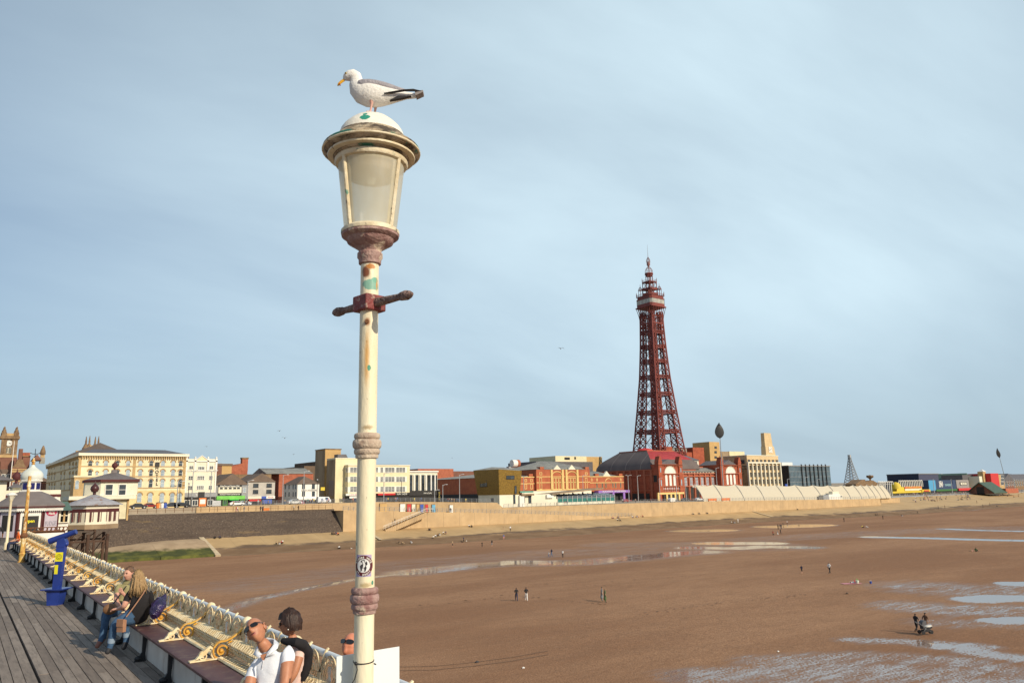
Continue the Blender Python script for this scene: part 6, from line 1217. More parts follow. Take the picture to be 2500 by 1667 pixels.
# ---- telescope
bl = mat('blue_enamel', (0.018,0.045,0.26), 0.4, c2=(0.012,0.03,0.18), scale=2, coat=0.3); yl = plain((0.80,0.72,0.02)); px_ = (2.85,24.75)
r = thing('coin_telescope', 'blue coin telescope on a post with yellow stickers in a blue tub', 'telescope', (*px_,DZ), math.radians(-36))
MB().lathe([(0.21,0),(0.25,0.36),(0.29,0.36),(0.29,0.40),(0.0,0.40)],4,rot=math.pi/4).build('tub', bl, r); MB().box(-0.30,0.30,-0.26,0.26,0.40,0.43).build('tub_lid', bl, r)
MB().slab([(-0.09,0.43),(0.09,0.43),(0.14,1.5),(-0.075,1.5)],-0.07,0.07).build('post', bl, r)
hd = MB(); hd.slab([(-0.09,1.5),(0.14,1.5),(0.17,1.62),(0.10,1.78),(-0.06,1.76)],-0.08,0.08); hd.ball((0.15,0,1.58),0.06); hd.build('head', bl, r)
MB().tube([(-0.30,-0.02,1.66),(-0.22,-0.02,1.69),(0.30,-0.02,1.87),(0.40,-0.02,1.905)],[0.085,0.085,0.07,0.068],12).build('barrel', bl, r)
MB().box(-0.075,0.125,-0.078,-0.071,1.13,1.37).build('yellow_sticker', yl, r); MB().box(-0.07,0.02,-0.076,-0.071,0.80,1.04).build('yellow_sticker', yl, r)
cm_ = MB()
for q in (0.07,0.035): cm_.tube([(0.025+q*math.cos(2*math.pi*j/14),-0.081,1.25+q*math.sin(2*math.pi*j/14)) for j in range(14)],0.005,4,closed=True)
cm_.build('sticker_ring', MT['black'], r)
# ---- sweet kiosk with onion dome
maro = plain((0.085,0.018,0.018)); MT['maroon'] = maro; cr_ = mat('pier_cream', (0.76,0.71,0.56), 0.7, var=0.12, scale=0.7); rf_ = mat('mauve_felt_roof', (0.185,0.16,0.155), 0.8, scale=0.8, var=0.2); wp_ = MT['white']
def oct_(r_, n=8, rot=math.pi/8): return [(r_*math.cos(rot+2*math.pi*j/n), r_*math.sin(rot+2*math.pi*j/n)) for j in range(n)]
KC = (6.3,77.0); kz = lambda py: ont(80,py,75).z-DZ
r = thing('sweet_kiosk', 'octagonal sweet kiosk with white onion dome and blue lantern panes', 'kiosk', (*KC,DZ))
ke = kz(1236); kv = kz(1248); MB().prism(oct_(2.25),0,ke).build('wall', cr_, r)
m_ = MB(); m_.lathe([(2.72,ke),(2.69,ke+0.15),(1.95,ke+0.62),(1.40,ke+1.0),(0.86,kz(1199)),(0.76,kz(1197))],8,rot=math.pi/8); m_.build('bell_roof', rf_, r); MB().lathe([(2.74,ke-0.08),(2.74,ke+0.02)],8,rot=math.pi/8).build('roof_edge', maro, r)
m_ = MB(); P8 = oct_(2.6)
for (x0,y0),(x1,y1) in zip(P8,P8[1:]+P8[:1]):
    n = 14
    for i in range(n):
        a_ = Vector((lerp(x0,x1,i/n),lerp(y0,y1,i/n),0)); c2 = Vector((lerp(x0,x1,(i+1)/n),lerp(y0,y1,(i+1)/n),0)); mid_ = (a_+c2)/2; nn_ = Vector((mid_.x,mid_.y,0)).normalized()*0.03
        m_.add([(a_.x,a_.y,ke-0.08),(c2.x,c2.y,ke-0.08),(c2.x,c2.y,kv+0.1),(mid_.x,mid_.y,kv-0.02),(a_.x,a_.y,kv+0.1)],[(0,1,2,3,4)])
m_.build('scalloped_valance', wp_, r)
z0, z1 = kz(1197), kz(1173.5); MB().prism(oct_(0.86),z0-0.12,z0).build('lantern_base', wp_, r); MB().prism(oct_(0.70),z0,z1).build('lantern', wp_, r); MB().prism(oct_(0.84),z1,z1+0.12).build('lantern_cornice', wp_, r)
for j in range(8): a_ = 2*math.pi*j/8; q = 0.70*math.cos(math.pi/8)+0.01; o = MB().box(-0.20,0.20,-0.02,0.02,0.12,z1-z0-0.12).build('blue_pane', plain((0.015,0.015,0.12),0.2), r, (q*math.cos(a_),q*math.sin(a_),z0)); o.rotation_euler = (0,0,a_+math.pi/2)
zt = kz(1131); hh = zt-z1-0.12; MB().lathe([(0.76,0),(0.82,hh*0.12),(0.84,hh*0.26),(0.79,hh*0.42),(0.64,hh*0.57),(0.40,hh*0.71),(0.20,hh*0.84),(0.07,hh*1.0)],16,(0,0,z1+0.12)).build('onion_dome', mat('dome_white',(0.72,0.74,0.68),0.5,c2=(0.55,0.58,0.52),scale=1.2), r)
MB().lathe([(0.08,0),(0.16,0.06),(0.08,0.14),(0.17,0.26),(0.10,0.36),(0.03,0.6)],10,(0,0,zt-0.02)).build('finial', goldp, r)
lav = plain((0.56,0.50,0.56)); fq = -2.25*math.cos(math.pi/8)
def panel(j, u0, u1, za, zb, mt, nm, d=0.03):   # panel on one side of the octagon, u across the side
    a_ = 2*math.pi*j/8; q = 2.25*math.cos(math.pi/8)+0.02; o = MB().box(u0,u1,-d,0.02,za,zb).build(nm, mt, r, (q*math.cos(a_),q*math.sin(a_),0)); o.rotation_euler = (0,0,a_+math.pi/2); return o
for j in (4,5,6,7): panel(j,-0.86,-0.74,0,kv,maro,'corner_post',0.06); panel(j,0.74,0.86,0,kv,maro,'corner_post',0.06)
panel(5,-0.72,0.72,0,kv-0.02,lav,'sign_panel'); panel(5,-0.5,0.5,0.5,1.75,MT['dark'],'window',0.05); panel(6,-0.72,0.72,0,kv-0.02,wp_,'door_frame'); panel(6,-0.55,0.58,0.3,1.65,MT['dark'],'window',0.05); panel(7,-0.72,0.72,0.3,kv-0.02,lav,'sign_panel')
def ktext(s, size, mt, j, u, z, width=None): a_ = 2*math.pi*j/8; q = 2.25*math.cos(math.pi/8)+0.09; lettering(s,size,mt,r,(q*math.cos(a_)-u*math.sin(a_),q*math.sin(a_)+u*math.cos(a_),z),a_+math.pi/2,0.01,width)
ktext('COFFEE',0.26,MT['grey'],5,0,2.1,1.0); ktext('SWEETS',0.24,MT['grey'],6,0,2.05,1.1); ktext('Open',0.34,yl,6,-0.05,1.25,0.7)
a_ = 2*math.pi*7/8; q = 2.25*math.cos(math.pi/8)+0.06; o = MB().tube([(0,0.0,0),(0,-0.02,0)],0.5,20).build('red_oval_sign', plain((0.50,0.02,0.09)), r, (q*math.cos(a_),q*math.sin(a_),1.92)); o.rotation_euler = (0,0,a_+math.pi/2); o.scale = (1.2,1,0.62)
ktext('Home',0.26,wp_,7,0,2.0,0.7); ktext('Made',0.26,wp_,7,0,1.8,0.7); ktext('FUDGE',0.5,plain((0.42,0.40,0.46)),7,0,1.0,1.25)
# ---- gallery along the pier side, behind the kiosk
r = thing('pier_gallery', 'low cream gallery with windows and green roof right of the sweet kiosk', 'building', (0,82,DZ)); xa, xb = ont(112,1265,82).x, ont(167,1265,82).x; zt = ont(140,1246,82).z-DZ; zs = ont(140,1276,82).z-DZ
MB().box(xa,xb,0.6,6,0,zt).build('back_wall', MT['glass'], r); MB().box(xa,xb,-0.1,0.1,0,zs).build('parapet_wall', wp_, r); MB().add([(xa-0.3,-0.6,zt),(xb+0.2,-0.6,zt),(xb+0.2,3,zt+0.8),(xa-0.3,3,zt+0.8)],[(0,1,2,3)]).build('green_roof', mat('green_felt',(0.10,0.17,0.13),0.7), r)
for i in range(6): x = lerp(xa,xb,i/5.); MB().box(x-0.07,x+0.07,-0.12,0.12,zs,zt).build('post', cr_ if i%2 else MT['ochre'], r)
MB().box(xa,xb,-0.05,0.05,lerp(zs,zt,0.55),lerp(zs,zt,0.62)).build('transom', cr_, r); MB().box(xa,xb,-0.3,0.3,zs,zs+0.07).build('sill', cr_, r)
r = thing('edge_railing', 'rusty pierced iron edge railing above white boards below the kiosk', 'railing', (0,70,DZ)); xa, xb = ont(60,1290,70).x, ont(160,1290,70).x; za, zb = ont(110,1297,70).z-DZ, ont(110,1286,70).z-DZ
m_ = MB(); m_.box(xa,xb,-0.05,0.05,zb-0.06,zb); m_.box(xa,xb,-0.05,0.05,za,za+0.06)
for i in range(11): x = lerp(xa,xb,i/10.); m_.tube([(x+0.16*math.cos(2*math.pi*j/10),0,lerp(za,zb,0.5)+0.15*math.sin(2*math.pi*j/10)) for j in range(10)],0.035,4,closed=True); m_.bar((x,0,za),(x+0.2,0,zb),0.04)
m_.build('pierced_rail', MT['rust'], r)
zc = ont(110,1315,70).z-DZ; MB().box(ont(72,1305,70).x,ont(156,1305,70).x,0,0.08,zc,za-0.12).build('white_board', wp_, r); MB().box(xa,xb,0.1,0.4,za-0.3,za).build('edge_beam', MT['rust'], r)
# ---- parapet hall behind
r = thing('parapet_hall', 'long cream hall with maroon band and wavy white parapet behind the kiosk', 'building', (0,104,DZ)); xa, xb = ont(-60,1215,104).x, ont(147,1215,104).x; zA, zB, zC, zD = [ont(90,y,104).z-DZ for y in (1196,1206.5,1213,1236)]
MB().box(xa,xb,0,14,0,zA).build('wall', cr_, r); MB().box(xa-0.05,xb+0.05,-0.08,0,zC,zB).build('maroon_band', maro, r)
m_ = MB(); n = 60; pts = [(xa,0.0)]+[(lerp(xa,xb,i/n), zD+(zC-zD)*(0.62+0.38*abs(math.sin(i/n*math.pi*9)))) for i in range(n+1)]+[(xb,0.0)]; m_.slab(pts,-0.5,-0.1); m_.build('wavy_parapet', wp_, r)
r2 = thing('hip_roofed_shelter', 'cream shelter with grey hip roof and maroon bulb finial left of the dome', 'building', (0,112,DZ)); xa, xb = ont(22,1190,112).x, ont(62,1190,112).x; z0, z1 = ont(40,1190,112).z-DZ, ont(48,1178,112).z-DZ
MB().box(xa+0.4,xb-0.4,0,5,0,z0).build('wall', cr_, r2); xm = (xa+xb)/2; MB().add([(xa,-0.6,z0),(xb,-0.6,z0),(xb,5.5,z0),(xa,5.5,z0),(xm,2.4,z1)],[(0,1,4),(1,2,4),(2,3,4),(3,0,4)]).build('hip_roof', rf_, r2)
def bulb(root, x, y, z, r_, mt): MB().lathe([(r_*0.35,-r_*0.9),(r_*0.35,0),(r_*0.7,r_*0.15),(r_,r_*0.8),(r_*0.85,r_*1.4),(r_*0.35,r_*1.9),(r_*0.12,r_*2.2),(r_*0.04,r_*2.8)],14,(x,y,z)).build('bulb_finial', mt, root)
bulb(r2, xm, 2.4, z1+0.35, 0.5, maro)
r3 = thing('corner_pavilion', 'cream pavilion with grey flared roof at the extreme left edge', 'building', (0,100,DZ)); xb = ont(17,1180,100).x; z0, z1 = ont(10,1172,100).z-DZ, ont(0,1160,100).z-DZ
MB().box(xb-5,xb,0,5,0,z0).build('wall', cr_, r3); MB().add([(xb-6,-0.8,z0),(xb+0.7,-0.8,z0),(xb+0.7,5.8,z0),(xb-6,5.8,z0),(xb-2.6,2.5,z1+0.8)],[(0,1,4),(1,2,4),(2,3,4),(3,0,4)]).build('hip_roof', rf_, r3)
# ---- octagonal kiosk over the water
c2 = (ont(226,1258,90).x,90.0); R8 = (ont(283,1232,90).x-ont(168,1232,90).x)*0.61; zb, zw, ze, zp, zq = [ont(226,y,87).z-DZ for y in (1283,1277,1233,1207,1192)]
r = thing('octagon_kiosk', 'cream octagonal kiosk with maroon band and flaking grey roof on iron stilts', 'kiosk', (*c2,DZ)); Rw = R8*0.93
MB().prism(oct_(Rw),zb,ze).build('wall', cr_, r); MB().prism(oct_(Rw*1.02),zb-0.35,zb+0.1).build('skirting', MT['side'], r); zm0, zm1 = [ont(226,y,87).z-DZ for y in (1250,1242)]; MB().prism(oct_(Rw*1.01),zm0,zm1).build('maroon_band', maro, r)
P8 = oct_(Rw*1.01)
for j in range(8):
    (x0,y0),(x1,y1) = P8[j],P8[(j+1)%8]
    for q in (0.0,0.24,0.36,0.62,0.74): MB().bar((lerp(x0,x1,q),lerp(y0,y1,q),zw+0.15),(lerp(x0,x1,q),lerp(y0,y1,q),zm0),0.16 if q in (0.24,0.62) else 0.05).build('dark_slat', maro, r)
flk = mat('flaking_roof',(0.34,0.34,0.37),0.7,c2=(0.26,0.25,0.27),scale=1.5); add_layer(flk,(0.22,0.11,0.06),2.2,0.56,0.62,fac=0.8); MB().lathe([(R8*1.07,ze),(R8*1.05,ze+0.08),(0.25,zp)],8,rot=math.pi/8).build('roof', flk, r); bulb(r,0,0,zp+0.25,0.42,mat('dark_maroon_bulb',(0.07,0.025,0.025),0.35))
# ---- lookout house on the pier head
tH = 124.0; xs_ = [ont(x,1190,tH).x for x in (213,246,336)]; z_ = [ont(280,y,tH).z-DZ for y in (1209,1176,1170,1150,1147,1135)]
r = thing('lookout_house', 'cream upper storey house with grey hip roof, maroon fascia and two windows', 'building', (xs_[1],tH,DZ)); Wh = xs_[2]-xs_[1]; dl = xs_[1]-xs_[0]
pl = [(0,0),(Wh,0),(Wh+0.4,2.0),(Wh+0.4,6),(-dl*0.8,6),(-dl,2.2)]; MB().prism(pl,z_[0],z_[1]).build('wall', cr_, r); cx, cy = Wh*0.43, 3.0; ex = [(cx+(x-cx)*1.06,cy+(y-cy)*1.12) for x,y in pl]; MB().prism(ex,z_[1],z_[2]).build('maroon_fascia', maro, r)
m_ = MB(); n = len(ex); m_.add([(x,y,z_[2]) for x,y in ex]+[(cx,cy,z_[3])],[(i,(i+1)%n,n) for i in range(n)]); m_.build('hip_roof', rf_, r); MB().box(cx-0.35,cx+0.35,cy-0.35,cy+0.35,z_[3]-0.5,z_[3]+0.3).build('roof_neck', rf_, r); bulb(r,cx,cy,z_[3]+0.55,0.42,maro)
for px in (266,298.5): inst('window', win_mesh(0.95,1.5,1,2), r, (ont(px,1195,tH).x-xs_[1],-0.02,ont(px,1195,tH).z-DZ))
MB().box(-dl-2.2,Wh-0.2,-0.5,6,ont(280,1218,tH).z-DZ,z_[0]-0.02).build('balcony_band', cr_, r); xl, xr_ = ont(282,1245,tH).x-xs_[1], ont(312,1245,tH).x-xs_[1]; MB().box(xl,xr_,0.3,6,ont(300,1266,tH).z-DZ,ont(280,1218,tH).z-DZ-0.02).build('lower_wall', mat('lower_cream',(0.74,0.68,0.46),0.7), r); MB().box(xr_-0.12,xr_+0.1,0.05,0.3,ont(300,1270,tH).z-DZ,ont(280,1218,tH).z-DZ).build('corner_post', MT['ochre'], r)
MB().box(xl+0.5,xr_-1.2,0.4,4,ont(295,1272,tH).z-DZ,ont(295,1266,tH).z-DZ-0.02).build('timber_base', MT['side'], r); MB().box(-dl-2.2,xl+0.1,0.6,6,-0.4,ont(280,1218,tH).z-DZ-0.05).build('inner_wall', MT['ochre'], r)
# ================================================================ near lamp post, sign, gull
PT = 4.12; PS = 1.985
def pz(py): return ont(901,py,PT).z-DZ
def pr(py, hw):     # half width in pixels -> metres at the post
    v = Vector((PS,PT,pz(py)+DZ-CZ)); return hw*v.dot(fw)/FPX
L = thing('lamp_post', 'tall peeling cream lamp post with glass lantern and white domed cap, a gull on top', 'lamp post', (PS,PT,DZ))
def prof(pts): return [(pr(y,h), pz(y)) for y, h in pts]
post_m = mat('cream_post_paint', (0.82,0.75,0.56), 0.45, c2=(0.74,0.64,0.43), scale=5, stretch=(1,1,0.25), bump=0.15, bscale=30); 
add_layer(post_m,(0.62,0.36,0.10),6,0.60,0.72,(2.2,2.2,0.22),seed=2,fac=0.55); add_layer(post_m,(0.30,0.22,0.14),24,0.66,0.70,(1,1,0.5),seed=7,fac=0.6)
def blob(m, centre, rad, c, soft=0.5, ns=22, namp=0.5, fac=1.0):   # a stain or chip of old paint at a place on the post
    t = m.node_tree; b = t.nodes['Principled BSDF']; src = b.inputs['Base Color'].links[0].from_socket
    g = nn(t,'ShaderNodeNewGeometry'); s_ = nn(t,'ShaderNodeVectorMath',operation='SUBTRACT'); s_.inputs[1].default_value = centre; t.links.new(g.outputs['Position'], s_.inputs[0])
    d_ = nn(t,'ShaderNodeVectorMath',operation='DIVIDE'); d_.inputs[1].default_value = rad; t.links.new(s_.outputs[0], d_.inputs[0])
    l_ = nn(t,'ShaderNodeVectorMath',operation='LENGTH'); t.links.new(d_.outputs[0], l_.inputs[0]); n_ = noise(t, g.outputs['Position'], ns, (1,1,1), 5, 0.65)
    q = mth(t,'ADD',l_.outputs['Value'],mth(t,'MULTIPLY',mth(t,'SUBTRACT',n_,0.5),namp*2)); t.links.new(mixc(t, mrange(t,q,1-soft,1.0,fac,0), src, c), b.inputs['Base Color'])
TC = Vector((-PS,-PT,0)).normalized(); RV = Vector((-TC.y,TC.x,0))
def on_post(px, py, hw=22.5): # point on the near side of the post
    p = Vector((PS,PT,pz(py)+DZ)); lat = (px-900)*p.__sub__(Vector((0,0,CZ))).dot(fw)/FPX; rad = pr(py,hw); return p+RV*lat+TC*math.sqrt(max(0,rad*rad-lat*lat))
RU = (0.30,0.095,0.025)
blob(post_m, on_post(890,668), (0.035,0.035,0.045), (0.20,0.07,0.03)); blob(post_m, on_post(902,656), (0.035,0.035,0.02), (0.48,0.20,0.05), namp=0.8)
blob(post_m, on_post(903,700), (0.06,0.06,0.035), (0.22,0.42,0.33), 0.2, 16, 0.6); blob(post_m, on_post(914,688), (0.03,0.03,0.02), (0.16,0.40,0.30), 0.2)
blob(post_m, on_post(896,790), (0.028,0.028,0.036), RU, 0.7); blob(post_m, on_post(896,880), (0.022,0.022,0.24), (0.62,0.32,0.07), 0.9, 10, 0.25, 0.85); blob(post_m, on_post(902,901), (0.012,0.012,0.02), (0.08,0.30,0.20), 0.2); blob(post_m, on_post(918,695), (0.012,0.012,0.06), (0.55,0.28,0.08), 0.8)
blob(post_m, on_post(878,1326,23), (0.008,0.008,0.013), (0.08,0.22,0.15), 0.2); blob(post_m, on_post(900,1425,23), (0.05,0.05,0.02), (0.45,0.36,0.2), 0.8, 40, 0.8); blob(post_m, on_post(918,1420,23), (0.01,0.01,0.012), (0.08,0.26,0.18), 0.2)
blob(post_m, on_post(900,1045,23), (0.05,0.05,0.02), (0.42,0.32,0.18), 0.9, 50, 0.8)
MB().lathe([(0.13,0),(0.13,0.5),(0.10,0.55)]+prof([(1660,24.3),(1500,24),(1496,24)]),28).build('lower_shaft', post_m, L)
MB().lathe(prof([(1442,23.4),(1250,23),(1117,22.8)]),28).build('middle_shaft', post_m, L); MB().lathe(prof([(1058,22.6),(880,22.4),(640,21.8)]),28).build('upper_shaft', post_m, L)
collar = mat('worn_mauve_collar', (0.40,0.27,0.24), 0.75, c2=(0.24,0.12,0.11), scale=14, bump=0.35, bscale=40); add_layer(collar,(0.62,0.52,0.40),10,0.54,0.62,seed=1,fac=0.8)
def rings(pts, nm, mt):
    out = []
    for y, h, hh in pts: out += [(y-hh,h-4),(y-hh*0.75,h-1.3),(y-hh*0.3,h),(y+hh*0.3,h),(y+hh*0.75,h-1.3),(y+hh,h-4)]
    MB().lathe(prof([(pts[0][0]-pts[0][2]-1,22)]+out+[(pts[-1][0]+pts[-1][2]+2,28),(pts[-1][0]+pts[-1][2]+8,27.5),(pts[-1][0]+pts[-1][2]+9,22)])[::-1],30).build(nm, mt, L)
pale_collar = mat('pale_worn_collar', (0.58,0.49,0.38), 0.75, c2=(0.40,0.30,0.23), scale=12, bump=0.35, bscale=40); add_layer(pale_collar,(0.28,0.18,0.13),16,0.60,0.70,seed=3,fac=0.7)
rings([(1065,31.6,7.5),(1084,35,11),(1102,31.3,8)],'collar',pale_collar); rings([(1440,32.8,8),(1459,35.4,11),(1478,32.3,8.5)],'collar',collar)
MB().lathe(prof([(648,21.5),(645,26.8),(634,27.5),(630,30.6),(620,30.6),(616,26.5),(610,29),(603,40),(594,55),(586,58),(584,62),(579,69),(572,69.5),(566,66),(563,62)]),32).build('lantern_bowl', collar, L)
crm = mat('cream_ironwork', (0.76,0.68,0.50), 0.55, c2=(0.62,0.52,0.34), scale=8, bump=0.2, bscale=30); add_layer(crm,(0.10,0.07,0.04),16,0.62,0.68,seed=5,fac=0.85); add_layer(crm,(0.05,0.22,0.15),9,0.64,0.67,seed=11,fac=0.9)
MB().lathe(prof([(577,64),(573,70.5),(566,70.5),(562,66.5),(560,63)]),32).build('lower_ring', crm, L)
# frosted lantern glass, with the dark lamp housing inside
gm = bpy.data.materials.new('frosted_glass'); gm.use_nodes = True; t = gm.node_tree; b = t.nodes['Principled BSDF']; b.inputs['Roughness'].default_value = 0.25
g = nn(t,'ShaderNodeNewGeometry'); n_ = noise(t, g.outputs['Position'], 9, (1,1,0.4), 5, 0.6); t.links.new(mixc(t, mrange(t,n_,0.35,0.7,0,1), (0.80,0.74,0.56), (0.88,0.87,0.76)), b.inputs['Base Color'])
tr = nn(t,'ShaderNodeBsdfTranslucent'); tr.inputs[0].default_value = (0.88,0.88,0.74,1); tp = nn(t,'ShaderNodeBsdfTransparent'); m1 = nn(t,'ShaderNodeMixShader'); m1.inputs[0].default_value = 0.5; m2 = nn(t,'ShaderNodeMixShader'); m2.inputs[0].default_value = 0.30
t.links.new(b.outputs[0],m1.inputs[1]); t.links.new(tr.outputs[0],m1.inputs[2]); t.links.new(m1.outputs[0],m2.inputs[1]); t.links.new(tp.outputs[0],m2.inputs[2]); t.links.new(m2.outputs[0],t.nodes['Material Output'].inputs[0])
MB().lathe(prof([(562,63),(480,72),(400,80.5)]),32).build('lantern_glass', gm, L)
MB().lathe(prof([(436,20),(432,60),(428,66),(392,68)]),24).build('lamp_housing', mat('lamp_housing',(0.36,0.28,0.20),0.7,scale=6), L); MB().lathe(prof([(450,2),(446,10),(436,12),(432,12)]),12).build('bulb', MT['white'], L)
# frame bars: the two seen at the front and their partners round the lantern
for px_b, px_t in ((852,835),(948,965)):
    for sgn in (1,-1):
        def fpnt(px, py, hw):
            zc = pz(py)+DZ; p = Vector((PS,PT,zc)); lat = (px-900)*(p-Vector((0,0,CZ))).dot(fw)/FPX; rad = pr(py,hw); return p+RV*lat+TC*sgn*math.sqrt(max(0,rad*rad-lat*lat))-Vector((PS,PT,DZ))
        m_ = MB(); A_, B_ = fpnt(px_b,563,64), fpnt(px_t,394,83); m_.tube([A_,A_.lerp(B_,0.5),B_],0.0135,8); o_ = RV*0.022*(1 if px_b < 900 else -1); m_.tube([A_+o_,B_+o_*1.2],0.006,6); m_.build('frame_bar', crm, L)
rim = mat('mossy_rim', (0.60,0.50,0.36), 0.7, c2=(0.30,0.22,0.13), scale=9, bump=0.4, bscale=35); add_layer(rim,(0.05,0.035,0.024),6,0.42,0.55,(1,1,2.5),seed=2,fac=0.95); add_layer(rim,(0.03,0.19,0.13),5,0.58,0.63,seed=8,fac=0.9)
MB().lathe(prof([(404,80),(398,84),(392,86),(391,90),(387,92),(385,97),(382,98.5),(381,104),(379,107),(377,112),(373,116),(368,117.5),(364,115.5),(361,110),(356,102),(350,95),(342,86),(334,79)]),40).build('rim', rim, L)
cap = mat('white_cap_paint', (0.84,0.81,0.72), 0.5, c2=(0.76,0.71,0.60), scale=6, bump=0.15, bscale=30); add_layer(cap,(0.40,0.24,0.12),14,0.68,0.71,seed=4,fac=0.7)
MB().lathe(prof([(336,80),(328,77),(322,75),(312,68),(300,55),(292,44),(287,32),(283,22),(279,12),(277.5,3)]),36).build('cap_dome', cap, L)
def cap_pt(px, py, hw): return on_post(px, py, hw)
zq = on_post(881,312,68); blob(cap, cap_pt(883,318,73), (0.035,0.035,0.025), (0.03,0.27,0.19), 0.15, 30, 0.4); blob(cap, cap_pt(883,305,62), (0.016,0.016,0.022), (0.03,0.27,0.19), 0.15, 40, 0.5); blob(cap, cap_pt(931,290,40), (0.02,0.02,0.012), (0.05,0.24,0.17), 0.2)
blob(rim, on_post(825,368,117), (0.10,0.10,0.02), (0.03,0.15,0.12), 0.3, 20, 0.5)
for y_, h_, q_ in ((372,117.2,2.6),(384.5,104,3.2)): MB().lathe(prof([(y_+q_,h_-3),(y_+q_*0.7,h_+0.8),(y_,h_+1.6),(y_-q_*0.7,h_+0.8),(y_-q_,h_-3)]),40).build('rim_ring', crm, L)
MB().lathe(prof([(407,80),(405,86),(401,88.5),(396,88.5),(393,86),(391,82)]),40).build('upper_ring', crm, L)
# ladder rest: square clamp and knobbed bar
red = mat('chipped_red_iron', (0.26,0.055,0.055), 0.6, c2=(0.14,0.035,0.032), scale=12, bump=0.3, bscale=40); add_layer(red,(0.42,0.32,0.26),20,0.58,0.64,seed=2,fac=0.8)
bar_m = mat('rust_scaled_bar', (0.36,0.26,0.23), 0.85, c2=(0.13,0.07,0.06), scale=26, bump=0.8, bscale=60); add_layer(bar_m,(0.58,0.47,0.36),30,0.55,0.63,seed=5,fac=0.8)
zc0, zc1 = pz(762), pz(724); zm = (zc0+zc1)/2; BD = (RV*0.72-f0*0.69).normalized()
cl = MB().box(-0.072,0.072,-0.072,0.072,zc0,zc1).build('clamp', red, L); cl.rotation_euler = (0,0,math.radians(9)); bev = cl.modifiers.new('b','BEVEL'); bev.width = 0.008; bev.segments = 2
for sg, ln in ((1,0.30),(-1,0.27)):
    c3 = Vector((0,0,zm))+BD*sg*0.07; m_ = MB(); m_.tube([c3,c3+BD*sg*0.03,c3+BD*sg*(ln-0.11),c3+BD*sg*(ln-0.09),c3+BD*sg*(ln-0.05),c3+BD*sg*(ln-0.02),c3+BD*sg*ln],[0.030,0.027,0.020,0.026,0.030,0.022,0.008],12); m_.build('ladder_bar', bar_m, L)
bo = on_post(895,790)-Vector((PS,PT,DZ)); MB().tube([bo-TC*0.01,bo+TC*0.012],0.012,8).build('bolt', MT['rust'], L)
# sticker wrapped round the post
def sticker(parts):
    c = pz(1377.5); rad0 = pr(1377,23.2); a0 = math.atan2(TC.y,TC.x); lat0 = (896-900)*4.47/FPX; root = None
    for nm, shapes, mt, dr in parts:
        m_ = MB()
        for vs, fs in shapes: m_.add([(math.cos(a0+(x+lat0)/rad0)*(rad0+dr), math.sin(a0+(x+lat0)/rad0)*(rad0+dr), c+z) for x, z in vs], fs)
        o = m_.build(nm, mt, root or L); root = root or o
def gridrect(w_, h_, n=8): vs = [(lerp(-w_/2,w_/2,i/n), z) for z in (-h_/2,h_/2) for i in range(n+1)]; return vs, [(i,i+1,n+2+i,n+1+i) for i in range(n)]
def disc(r_, r1_=0.0, n=28, sy=1.0):
    vs = []; fs = []
    for k in range(5):
        q = lerp(max(r1_,0.0005),r_,k/4.)
        for j in range(n): vs.append((q*math.cos(2*math.pi*j/n), sy*q*math.sin(2*math.pi*j/n)))
    for k in range(4):
        for j in range(n): fs.append((k*n+j,k*n+(j+1)%n,(k+1)*n+(j+1)%n,(k+1)*n+j))
    return vs, fs
SW, SH = 0.094, 0.118; RK = 0.056; ang_t = []
def arc_text(s, r_, mid, step, size, flip=False):
    out = []; n = len(s)
    for i, ch in enumerate(s):
        if ch == ' ': continue
        vs, fs = txt_geo(ch, size, 0.0006); a_ = mid+(i-(n-1)/2)*step*(1 if flip else -1); rot = a_-math.pi/2+(math.pi if flip else 0)
        out.append(([(r_*math.cos(a_)+v.x*math.cos(rot)-v.y*math.sin(rot), (r_*math.sin(a_)+v.x*math.sin(rot)+v.y*math.cos(rot))) for v in vs], fs))
    return out
fig = [([(0.012,0.028),(0.020,0.020),(0.022,0.006),(0.014,0.0),(0.018,-0.012),(0.012,-0.03),(0.002,-0.032),(0.006,-0.026),(0.004,-0.012),(-0.006,-0.014),(-0.008,-0.028),(-0.018,-0.030),(-0.014,-0.024),(-0.018,-0.008),(-0.020,-0.002),(-0.012,0.006),(-0.004,0.010),(-0.008,0.018),(-0.016,0.022),(-0.010,0.030),(0.002,0.034)], [list(range(21))])]
sticker([('sticker', [gridrect(SW,SH)], mat('sticker_pink',(0.50,0.36,0.48),0.5,c2=(0.25,0.28,0.50),scale=30), 0.0006), ('sticker_ring', [disc(RK)], plain((0.11,0.02,0.025),0.5), 0.0011), ('sticker_centre', [disc(0.037)], plain((0.75,0.75,0.74),0.5), 0.0016), ('sticker_figure', fig, plain((0.04,0.035,0.04),0.5), 0.0021), ('sticker_lettering', arc_text('blödes volk',0.0465,math.pi/2,0.235,0.019)+arc_text('st. pauli',0.0465,-math.pi/2,0.215,0.017,True), MT['white'], 0.0018)])
